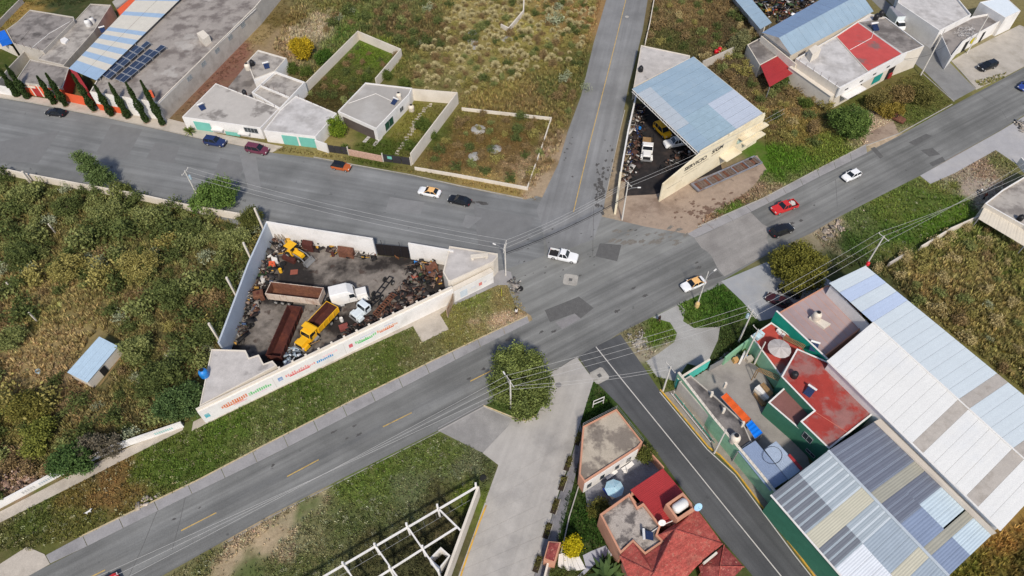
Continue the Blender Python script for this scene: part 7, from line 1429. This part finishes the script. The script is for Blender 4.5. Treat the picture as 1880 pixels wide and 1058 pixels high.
# ================================================================ signs and small things
def textmesh(parent, txt, a, b, z, hgt, m, name='lettering'):
    cu = bpy.data.curves.new('t', 'FONT'); cu.body = txt; cu.size = 1.0; cu.offset = .035; ob = bpy.data.objects.new('t', cu); COL.objects.link(ob); bpy.context.view_layer.update()
    me = bpy.data.meshes.new_from_object(ob); bpy.data.objects.remove(ob); xs = [v.co.x for v in me.vertices]; ys = [v.co.y for v in me.vertices]; x0, x1, y0, y1 = min(xs), max(xs), min(ys), max(ys)
    n = towards(a, b); o = wloc(parent)
    for v in me.vertices: u = (v.co.x-x0)/(x1-x0); p = a.lerp(b, u)+n*.03; v.co = Vector((p.x, p.y, z+(v.co.y-y0)/(y1-y0)*hgt))-o
    me.materials.append(m); q = bpy.data.objects.new(name, me); COL.objects.link(q); q.parent = parent; return q
M_INK = mat('black_sign_paint', (.03, .03, .03), var=.2); M_INK2 = mat('faded_sign_paint', C(150, 140, 122), var=.2)
full0, full1 = wl2.xy, C0.xy; Lw = (full1-full0)
def wp_(u): return full0+Lw*u
textmesh(hS, 'SERVICIO', wp_(.20), wp_(.42), 4.6, .95, M_INK); textmesh(hS, 'S/GM', wp_(.47), wp_(.585), 4.9, .95, M_INK)
for (u0, u1, z, h_, n_) in [(.20, .45, 4.0, .25, 22), (.47, .56, 4.3, .25, 8), (.05, .20, 2.5, .2, 10), (.18, .34, 3.3, .15, 12)]:
    mb = MB(); nn = towards(full0, full1)
    for i in range(n_):
        p = wp_(u0+(u1-u0)*(i+.1)/n_)+nn*.03; q = wp_(u0+(u1-u0)*(i+.75)/n_)+nn*.03; hh = h_*random.uniform(.5, 1); mb.quad((p.x, p.y, z), (q.x, q.y, z), (q.x, q.y, z+hh), (p.x, p.y, z+hh))
    mb.build('faded_lettering', M_INK2, hS)
# low lettered wall marks
la_, lb_ = G(46, 908).xy, G(338, 783).xy; lwt = [o for o in COL.objects if o.get('label', '').startswith('low white lettered wall')][0]
for (u0, u1, n_, c) in [(.0, .08, 5, (190, 188, 184)), (.1, .26, 12, (176, 186, 190)), (.50, .6, 6, (180, 170, 160)), (.82, .94, 9, (150, 196, 190))]:
    mb = MB(); nn = towards(la_, lb_)
    pl = [G(46, 908).xy, G(120, 868).xy, G(212, 826).xy, G(338, 783).xy]; ls = [0]
    for a, b in zip(pl[:-1], pl[1:]): ls.append(ls[-1]+(b-a).length)
    def at_(u):
        d = u*ls[-1]
        for i in range(3):
            if d <= ls[i+1]: return pl[i].lerp(pl[i+1], (d-ls[i])/(ls[i+1]-ls[i]))
        return pl[-1]
    for i in range(n_): p = at_(u0+(u1-u0)*(i+.1)/n_)+nn*.17; q = at_(u0+(u1-u0)*(i+.7)/n_)+nn*.17; mb.quad((p.x, p.y, .5), (q.x, q.y, .5), (q.x, q.y, 1.05), (p.x, p.y, 1.05))
    mb.build('painted_lettering', mat('lettering_%d%d%d' % c, C(*c), var=.15), lwt)
t = thing('sign_board', 'brown and white leaning sign board on the verge beside the advert wall', 'sign', G(826, 580)); a, b = G(822, 586).xy, G(834, 556).xy
MB().seg(a, b, .1, .5, 2.6).build('board', mat('weathered_sign', C(196, 170, 140), var=.25, scale=1.5, stain=C(140, 90, 60), samt=.7, sscale=.8), t); posts(t, [a.lerp(b, .1), a.lerp(b, .9)], 2.6, .06)
b = G(921, 545); tag(MB().tube([(b.x, b.y, 0), (b.x, b.y, 2.3)], .05, 6).build('marker_post', mat('yellow_post', C(196, 190, 60))), 'thin yellow post at the verge tip', 'post')
t = thing('frame_sign', 'empty white sign frame on the dark grass wedge', 'sign', G(1094, 745)); a, b = G(1088, 749).xy, G(1107, 741).xy
for z in (1.0, 2.0): MB().seg(a, b, .08, z, z+.12).build('rail', M_WHITEW, t)
posts(t, [a, b], 2.1, .05, M_WHITEW)
b = G(880, 472, 4.2); t = thing('roof_bench', 'cream concrete bench on the triangular pale roof', 'bench', (b.x, b.y, 3.92)); MB().box((b.x, b.y, 4.5), (3.0, .8, .25), .12).build('top', M_CREAMW, t)
for s in (-1.2, 1.2): MB().box((b.x+s, b.y+s*.14, 4.15), (.35, .6, .5), .12).build('support', M_CREAMW, t)
for i, (x, y, m_) in enumerate([(1047.5, 514, 'junction'), (1100.5, 690, 'side street')]):
    b = G(x, y); t = thing('manhole', 'square pale concrete manhole surround in the '+m_, 'manhole', (b.x, b.y, 0), [-.2, .5][i]); MB().prism([(-1.25, -.9), (-.95, -1.2), (.95, -1.2), (1.25, -.9), (1.25, .9), (.95, 1.2), (-.95, 1.2), (-1.25, .9)], -.02, .05).build('surround', M_KERB, t, local=True); MB().bx(-.3, .3, -.3, .3, .0, .058).build('cover', M_PATCH, t, local=True)
for i, (x, y) in enumerate([(1151, 31), (1025, 707)]): b = G(x, y); tag(MB().lathe([(.5, .02), (.48, .045), (0.02, .047)], b, 18).build('manhole_cover', M_KERB if i == 0 else M_PATCHL), ['round pale manhole cover in the north street', 'round manhole cover in the concrete street'][i], 'manhole')
def tyre(label, px, z=.0, r=.45, group=None): b = G(*px); tag(MB().lathe([(r*.55, 0), (r, .03), (r*1.02, .13), (r, .23), (r*.55, .26)], (b.x, b.y, z), 16).build('tyre', M_TYRE), label, 'tyre', group)
tyre('black tyre at the verge tip beside the rubble', (955, 531), 0, .55); tyre('grey tyre at the end of the unfinished frame', (887, 879), 0, .5)
b = G(1320, 96); t = thing('red_tank', 'bright red plastic drums in the weeds behind the workshop', 'drum', (b.x, b.y, 0)); MB().lathe(TPROF, (b.x, b.y, 0), 14).build('drum', M_RED if False else paint('red_plastic', (.6, .01, .02), .4), t, smooth=True); MB().lathe([(r_*.9, z_*.8) for r_, z_ in TPROF], (b.x-.9, b.y-.6, 0), 14).build('drum', paint('red_plastic', (.6, .01, .02), .4), t, smooth=True)
b = G(1592, 487, 7.4); tag(MB().lathe([(r_*.55, z_*.55) for r_, z_ in TPROF], (b.x, b.y, 7.45), 12).build('roof_siren', paint('red_plastic', (.6, .01, .02), .4), smooth=True), 'red drum on the upper corner of the white warehouse roof', 'drum')
# small shed in the scrub
t = thing('shed', 'small shed with pale blue roof in the overgrown left lot', 'shed', G(170, 680)); A, B, C_, D = G(123, 684, 2.3), G(182, 618, 2.3), G(217, 636, 2.1), G(160, 703, 2.1)
sheets(t, A, B, C_, D, [(0, 1, i/5, (i+1)/5, mat('light_blue_shed_sheet', C(182, 204, 220), rough=.5, var=.06)) for i in range(5)], .3, across='v'); MB().ring(inset(ccw([A.xy, B.xy, C_.xy, D.xy]), .15), .15, -.1, 2.0).build('wall', M_CREAMW, t); a, b = C_.xy, D.xy; panel(t, b.lerp(a, .35), b.lerp(a, .5), 0, 1.7, M_DARK, 'doorway', -.1)
p = G(200, 690); tag(MB().tube([G(182, 709, .6), G(221, 656, 1.4)], .07, 6).build('timber', M_WOOD), 'long pale timber leaning before the small shed', 'timber'); b = G(72, 684); tag(MB().lathe([(.35, 0), (.4, .5), (.38, .55), (.3, .1)], b, 14).build('bucket', mat('pale_blue_bucket', C(190, 214, 226))), 'pale blue bucket on the scrub track', 'bucket')
# scrap piles (many small pieces nobody could count)
def scrap(name, label, px, n, hmax, pal, smin=.15, smax=.9, seed=0, long_=.35):
    rng = np.random.default_rng(seed); x, y = sample(P2(px), 4.0); k = rng.permutation(len(x))[:n] if len(x) > n else np.arange(len(x)); V, F, Cc = [], [], []
    pal = [np.array(C(*c)) for c in pal]
    for q in k:
        d = np.array([rng.uniform(smin, smax), rng.uniform(smin, smax)*.6, rng.uniform(.06, .45)])
        if rng.random() < .22: d = np.array([rng.uniform(.8, 2.0), rng.uniform(.5, 1.2), rng.uniform(.03, .08)])
        if rng.random() < long_: d = np.array([rng.uniform(.8, 2.6), rng.uniform(.05, .16), rng.uniform(.05, .16)])
        m_ = np.array((Matrix.Rotation(rng.uniform(0, 6.28), 3, 'Z') @ Matrix.Rotation(rng.uniform(-.5, .5), 3, 'Y') @ Matrix.Rotation(rng.uniform(-.4, .4), 3, 'X')))
        c = np.array([x[q], y[q], d[2]/2+rng.uniform(0, hmax)**1.3]); cv = np.array([[i, j, l] for l in (-.5, .5) for j in (-.5, .5) for i in (-.5, .5)])*d
        o = len(V)*8; V.append(cv @ m_.T+c); F += [[o+a for a in f] for f in ((0, 2, 3, 1), (4, 5, 7, 6), (0, 1, 5, 4), (2, 6, 7, 3), (0, 4, 6, 2), (1, 3, 7, 5))]; Cc.append(np.repeat([pal[rng.integers(len(pal))]*rng.uniform(.7, 1.25)], 8, 0))
    o = raw_mesh(name, np.concatenate(V), np.array(F), np.concatenate(Cc), M_SCRAP, quads=True); o['kind'] = 'stuff'; o['label'] = label; o['category'] = 'scrap'
RU = [(82, 58, 50), (104, 74, 60), (52, 40, 38), (36, 34, 34), (36, 34, 34), (132, 114, 102), (66, 62, 60)]; MX = RU*3+[(200, 196, 190), (180, 176, 170), (196, 150, 70), (70, 92, 60), (70, 88, 120), (160, 84, 66), (30, 28, 28), (30, 28, 28), (120, 112, 104), (150, 142, 134)]
scrap('scrap_heap', 'rusty scrap along the rear yard wall', [(508, 438), (692, 470), (688, 478), (640, 474), (560, 458), (520, 470), (500, 462)], 330, 1.0, RU+[(200, 190, 180), (196, 150, 60), (170, 164, 156)], seed=1, smax=.6)
scrap('scrap_heap', 'mixed junk along the pale side wall of the yard', [(496, 462), (512, 478), (500, 520), (478, 560), (450, 636), (432, 634), (462, 540)], 330, 1.0, MX, seed=2)
scrap('scrap_heap', 'tangled junk heap near the right corner house of the yard', [(755, 482), (800, 484), (812, 502), (820, 518), (770, 540), (742, 520)], 300, 1.2, MX, seed=3)
scrap('scrap_heap', 'loose iron parts along the long advert wall inside the yard', [(740, 520), (800, 540), (700, 596), (640, 626), (612, 620), (680, 580)], 220, .4, RU, seed=4)
scrap('scrap_heap', 'white and blue rubbish beside the yellow dump truck', [(528, 640), (545, 632), (560, 648), (528, 668), (515, 664)], 90, .5, [(220, 224, 228), (180, 196, 210), (30, 30, 32), (120, 130, 140)], seed=5, long_=.1)
scrap('scrap_heap', 'dark engine parts along the workshop yard wall', [(1164, 196), (1186, 200), (1178, 262), (1170, 320), (1142, 345), (1150, 270)], 300, .9, RU+[(190, 186, 180), (40, 60, 110)], seed=6)
scrap('scrap_heap', 'engine parts along the workshop front wall inside', [(1210, 316), (1290, 280), (1280, 262), (1230, 290)], 130, .8, RU+[(190, 186, 180)], seed=7)
scrap('junk_yard_heap', 'colourful junk in the yard above the blue barn roof', [(1366, -10), (1480, -20), (1500, 10), (1440, 45), (1420, 40)], 420, 1.4, MX+[(230, 230, 228), (220, 222, 224), (20, 20, 24), (20, 20, 24), (24, 24, 28), (150, 150, 150)], seed=8, smax=1.4)
scrap('rubble', 'grey rubble heap at the verge tip by the corner pole', [(930, 508), (950, 512), (962, 528), (948, 540), (930, 532)], 130, .7, [(150, 142, 134), (110, 104, 100), (84, 80, 78), (170, 164, 156)], .1, .5, 9, .05)
scrap('rubble', 'brown rubble heap in the lower left scrub', [(6, 868), (60, 858), (90, 880), (40, 905), (0, 905)], 260, .7, [(170, 140, 122), (150, 120, 104), (190, 170, 154), (120, 100, 86)], .1, .5, 10, .08)
scrap('rubble', 'pale twig pile on the terrace roof at the upper right', [(1756, 62), (1776, 50), (1790, 56), (1770, 70)], 1, .1, [(200, 196, 190)], seed=11)
x_ = MB(); rr = random.Random(5)
for i in range(90): p = G(rr.uniform(1756, 1790), rr.uniform(50, 70), 3.3); x_.tube([p, p+Vector((rr.uniform(-1, 1), rr.uniform(-1, 1), rr.uniform(0, .4)))], .04, 3)
o = x_.build('twig_pile', mat('bleached_wood', C(204, 200, 196), var=.2)); o['kind'] = 'stuff'; o['label'] = 'bleached branches heaped on the terrace roof'; o['category'] = 'branches'
scrap('rubble', 'broken stones on the round grass island', [(1150, 616), (1180, 606), (1196, 630), (1176, 650), (1160, 636)], 120, .25, [(180, 172, 160), (150, 144, 134)], .08, .4, 12, .0)
scrap('rubble', 'stones at the kerb beside the olive tree', [(1498, 432), (1540, 410), (1552, 424), (1512, 440)], 160, .25, [(186, 168, 150), (150, 140, 128)], .08, .4, 13, .0)
scrap('rubble', 'broken masonry strip along the right forecourt', [(1860, 226), (1880, 222), (1880, 246), (1868, 240)], 60, .4, [(190, 180, 166), (150, 142, 132)], .1, .6, 14, .0)
scrap('rubble', 'crumbled stones on the long verge kerb', [(246, 938), (262, 916), (290, 910), (286, 920)], 90, .25, [(196, 182, 166), (170, 158, 146)], .08, .4, 15, 0)
# ================================================================ people and dogs
def person(label, px, rz, top, bottom, hair=(.015, .012, .01), h=1.7, stride=.22):
    b = G(*px); t = thing('person', label, 'person', (b.x, b.y, 0), rz); s = h/1.7
    J = {'pel': (0, 0, .93, .15), 'che': (.02, 0, 1.28, .17), 'nek': (.03, 0, 1.46, .06), 'hd0': (.05, 0, 1.56, .085), 'hd1': (.05, 0, 1.68, .07)}
    V = []; E = []; R_ = []; idx = {}
    def add(n, p, r): idx[n] = len(V); V.append(tuple(c*s for c in p)); R_.append(r*s)
    for n, (x, y, z, r) in J.items(): add(n, (x, y, z), r)
    for a, c in (('pel', 'che'), ('che', 'nek'), ('nek', 'hd0'), ('hd0', 'hd1')): E.append((idx[a], idx[c]))
    for sd, k in ((1, 'l'), (-1, 'r')):
        st = stride*sd; add('hip'+k, (0, .1*sd, .86), .095); add('kne'+k, (st*.6+.03, .1*sd, .48), .065); add('ank'+k, (st-.05, .1*sd, .08), .045); add('toe'+k, (st+.14, .11*sd, .05), .04)
        add('sho'+k, (.02, .2*sd, 1.38), .065); add('elb'+k, (-st*.4, .27*sd, 1.1), .048); add('wri'+k, (-st*.6+.12, .25*sd, .88), .035); add('han'+k, (-st*.6+.2, .24*sd, .80), .038); add('thu'+k, (-st*.6+.21, .19*sd, .83), .016)
        for f_ in range(4): add('fin%d%s' % (f_, k), (-st*.6+.235+.004*f_, (.21+.02*f_)*sd, .725+.012*abs(f_-1)), .012)
        ch = ['pel', 'hip'+k, 'kne'+k, 'ank'+k, 'toe'+k]; E.extend((idx[a], idx[c]) for a, c in zip(ch[:-1], ch[1:]))
        ch = ['che', 'sho'+k, 'elb'+k, 'wri'+k, 'han'+k]; E.extend((idx[a], idx[c]) for a, c in zip(ch[:-1], ch[1:])); E.append((idx['han'+k], idx['thu'+k])); E.extend((idx['han'+k], idx['fin%d%s' % (f_, k)]) for f_ in range(4))
    me = bpy.data.meshes.new('body'); me.from_pydata(V, E, []); o = bpy.data.objects.new('body', me); COL.objects.link(o); o.parent = t
    md = o.modifiers.new('skin', 'SKIN'); 
    for i, sv in enumerate(me.skin_vertices[0].data): sv.radius = (R_[i], R_[i]*(.8 if i < 2 else 1)); sv.use_root = (i == 0)
    o.modifiers.new('sub', 'SUBSURF').levels = 1
    me.materials.append(mat('skin', C(150, 110, 88), rough=.6, var=.03)); 
    MB().lathe([(.21*s, .98*s), (.22*s, 1.1*s), (.23*s, 1.3*s), (.2*s, 1.42*s), (.07*s, 1.47*s)], (.01, 0, 0), 12).build('shirt', top, t, local=True, smooth=True)
    for sd in (1, -1):
        st = stride*sd; MB().tube([(0, .1*sd*s, .98*s), (st*.6+.03, .1*sd*s, .48*s), (st-.05, .1*sd*s, .1*s)], [.125*s, .09*s, .075*s], 9).build('trouser_leg', bottom, t, local=True, smooth=True)
        MB().tube([(.02, .2*sd*s, 1.39*s), (-st*.4, .27*sd*s, 1.12*s)], [.085*s, .07*s], 8).build('sleeve', top, t, local=True, smooth=True); MB().box((st+.06, .105*sd*s, .05), (.27, .1, .09)).build('shoe', M_TRIM, t, local=True, bevel=.02)
        MB().box((.135*s, .035*sd*s, 1.615*s), (.015, .025, .012)).build('eye', M_TRIM, t, local=True)
    MB().box((.15*s, 0, 1.585*s), (.03, .025, .04)).build('nose', mat('skin', (0, 0, 0)), t, local=True); MB().lathe([(.09*s, 1.62*s), (.105*s, 1.67*s), (.09*s, 1.74*s), (.04*s, 1.775*s)], (.035, 0, 0), 12).build('hair', mat('dark_hair', hair), t, local=True, smooth=True)
    return t
CL = lambda n, c: mat('cloth_'+n, C(*c), rough=.95, var=.1, scale=5)
person('person in dark clothes walking on the dirt path by the boulevard', (1209, 591), -.8, CL('black', (34, 28, 28)), CL('dark', (46, 40, 40)))
person('person in a white shirt standing on the verge tip', (948, 578), -.9, CL('white', (225, 220, 214)), CL('black', (34, 28, 28)), stride=.06)
person('person beside the dark motorcycle near the right edge house', (1805, 366), 2.4, CL('rust', (110, 52, 44)), CL('dark', (46, 40, 40)), stride=.08)
b = G(1798, 356); t = thing('motorcycle', 'dark motorcycle parked on the pale patch near the right edge house', 'motorcycle', (b.x, b.y, 0), 1.0)
for x in (-.65, .65): wheel(t, x, 0, .32, .14)
MB().tube([(-.5, 0, .55), (-.1, 0, .75), (.45, 0, .8), (.65, 0, .35)], [.1, .16, .1, .05], 7).build('frame', M_TRIM, t, local=True); MB().box((-.25, 0, .85), (.7, .26, .12)).build('seat', M_BLACK, t, local=True, bevel=.03); MB().tube([(.4, -.35, 1.0), (.45, 0, .95), (.4, .35, 1.0)], .025, 5).build('handlebar', M_STEEL, t, local=True); MB().box((.15, 0, .9), (.4, .26, .2)).build('fuel_tank', P_WHT, t, local=True, bevel=.05)
def dog(label, px, rz, m):
    b = G(*px); t = thing('dog', label, 'dog', (b.x, b.y, 0), rz); V = [(0, 0, .5), (.22, 0, .52), (-.25, 0, .52), (.36, 0, .62), (.48, 0, .72), (.62, 0, .68), (-.38, 0, .6), (-.52, 0, .72)]; R_ = [.12, .14, .11, .08, .085, .04, .03, .018]; E = [(0, 1), (0, 2), (1, 3), (3, 4), (4, 5), (2, 6), (6, 7)]
    for s in (.09, -.09):
        n = len(V); V += [(.22, s, .36), (.24, s, .2), (.24, s, .03), (-.24, s, .36), (-.19, s, .27), (-.29, s, .18), (-.26, s, .03), (.44, s*.7, .83)]; R_ += [.055, .035, .03, .07, .05, .03, .03, .02]; E += [(1, n), (n, n+1), (n+1, n+2), (2, n+3), (n+3, n+4), (n+4, n+5), (n+5, n+6), (4, n+7)]
    me = bpy.data.meshes.new('body'); me.from_pydata(V, E, []); o = bpy.data.objects.new('body', me); COL.objects.link(o); o.parent = t; o.modifiers.new('skin', 'SKIN')
    for i, sv in enumerate(me.skin_vertices[0].data): sv.radius = (R_[i], R_[i]); sv.use_root = (i == 0)
    o.modifiers.new('sub', 'SUBSURF').levels = 1; me.materials.append(m)
dog('brown dog on the yard floor before the black gate', (730, 476), 2.6, mat('brown_fur', C(120, 80, 50), var=.2, scale=5)); dog('white dog on the long verge above the kerb', (165, 942), .6, mat('white_fur', C(220, 216, 210), var=.1, scale=5))
b = G(1092, 884+60); 
# low junk and boxes in the yards
b = G(478, 548); t = thing('rusty_tank', 'rusty square tank beside the dump trailer', 'tank', (b.x, b.y, 0)); MB().box((b.x, b.y, .75), (1.7, 1.4, 1.5), .3).build('tank_body', M_RUST, t, bevel=.08); MB().lathe([(.25, 1.5), (.25, 1.62)], (b.x, b.y, 0), 10).build('cap', M_RUSTD, t)
b = G(632, 603); tag(MB().box((b.x, b.y, .3), (1.5, 1.1, .6), .4).build('red_crate', mat('faded_red_crate', C(140, 76, 70), var=.2)), 'faded red open crate near the advert wall', 'crate'); b = G(540, 500); tag(MB().box((b.x, b.y, .04), (1.3, 1.1, .08), .1).build('red_board', mat('brick_red_board', C(150, 88, 72), var=.15)), 'brick red board lying on the yard floor', 'board'); b = G(580, 633); tag(MB().box((b.x, b.y, .6), (1.6, .1, 1.2), .5, 0, .6).build('plywood', M_WOOD), 'tan plywood sheet behind the yellow dump truck', 'board')

# loose tyres and drums in the two yards
rt_ = random.Random(8)
for k, (pts, lab, gr) in enumerate([([(520, 486), (516, 494), (500, 508), (492, 524), (470, 580), (462, 600), (640, 472), (668, 474), (760, 500), (772, 512), (786, 520), (700, 560), (712, 552), (730, 548)], 'loose black tyre among the scrap of the truck yard', 'tyres in the truck yard'), ([(1176, 300), (1170, 312), (1182, 250), (1216, 306), (1236, 300), (1256, 290), (1162, 330), (1184, 222)], 'loose black tyre on the workshop yard floor', 'tyres in the workshop yard')]):
    for (x, y) in pts: tyre(lab, (x, y), rt_.uniform(0, .5), rt_.uniform(.4, .55), gr)
def drum(label, px, m): b = G(*px); tag(MB().lathe([(.29, 0), (.3, .03), (.29, .3), (.31, .32), (.29, .34), (.29, .6), (.31, .62), (.29, .64), (.3, .88), (.27, .86)], (b.x, b.y, 0), 14).build('oil_drum', m, smooth=True), label, 'drum')
for (x, y), lab, m in [((764, 486), 'blue oil drum beside the white gate wall', M_TANKB), ((470, 566), 'rusty oil drum below the square tank', M_RUST), ((516, 500), 'yellow oil drum on the junk by the pale wall', P_YEL), ((612, 470), 'rusty oil drum at the rear wall scrap', M_RUSTD), ((1174, 240), 'blue oil drum in the workshop yard', M_TANKB), ((1168, 284), 'rusty oil drum along the workshop yard wall', M_RUST), ((628, 590), 'white drum between the dump truck and the wall', M_TANKW)]: drum(lab, (x, y), m)
for i, (q, h_, lab, m) in enumerate([([(624, 462), (652, 466), (650, 476), (622, 472)], 1.6, 'rusty steel box frame at the rear wall', M_RUST), ([(560, 452), (578, 455), (576, 464), (558, 461)], 1.8, 'dark rusty hood panel at the rear wall', M_RUSTD), ([(780, 494), (800, 490), (806, 500), (786, 506)], 1.5, 'crumpled car body on the right junk heap', M_RUST), ([(496, 486), (506, 484), (508, 494), (496, 496)], .9, 'orange crate on the junk by the pale wall', M_ORANGEW), ([(500, 478), (510, 476), (512, 484), (502, 486)], 1.0, 'white box on the junk by the pale wall', M_WHITEW), ([(524, 470), (545, 480), (540, 486), (518, 476)], .7, 'rusty trough in front of the backhoe', M_RUSTD)]):
    o = MB().prism(P2(q), .0, h_, True).build('scrap_part', m, None, bevel=.12); tag(o, lab, 'scrap')
# rebar stubs and pipes on the flat roofs
for (x0, y0), (x1, y1), z, n_, lab in [((396, 154), (513, 200), 3.0, 7, 'rebar stubs on the rear edge of the stained white house roof'), ((543, 177), (618, 209), 3.0, 6, 'rebar stubs on the rear edge of the pale garage roof'), ((477, 156), (530, 178), 3.2, 5, 'rebar stubs on the rear terrace wall'), ((24, 80), (79, 94), 4.2, 4, 'rebar stubs on the far upper left roof'), ((1461, 108), (1541, 162), 5.5, 6, 'rebar stubs on the shop roof edge')]:
    a, b = G(x0, y0, z), G(x1, y1, z); t = thing('rebar', lab, 'rebar', (a.x, a.y, z))
    for i in range(n_): p = a.lerp(b, (i+.5)/n_); MB().tube([p-Vector((0, 0, .2)), p+Vector((rt_.uniform(-.1, .1), rt_.uniform(-.1, .1), .8))], .035, 4).build('rod', M_RUSTD, t)
for (pts, z, lab) in [([(470, 12+4), (380, 102), (292, 190)], 4.45, 'grey pipe along the edge of the big stained roof'), ([(640, 190), (690, 172), (724, 188)], 2.95, 'white pipe across the bungalow roof'), ([(56, 90), (90, 62), (128, 40)], 4.05, 'white pipe across the far upper left roof'), ([(1560, 92), (1600, 70), (1606, 52)], 5.3, 'white pipe across the shop roof'), ([(1186, 984), (1212, 966), (1250, 950)], 4.3, 'white pipe across the flat rear roof of the tiled house')]:
    tag(MB().tube([G(x, y, z) for x, y in pts], .06, 5).build('pipe', M_WHITEW), lab, 'pipe')
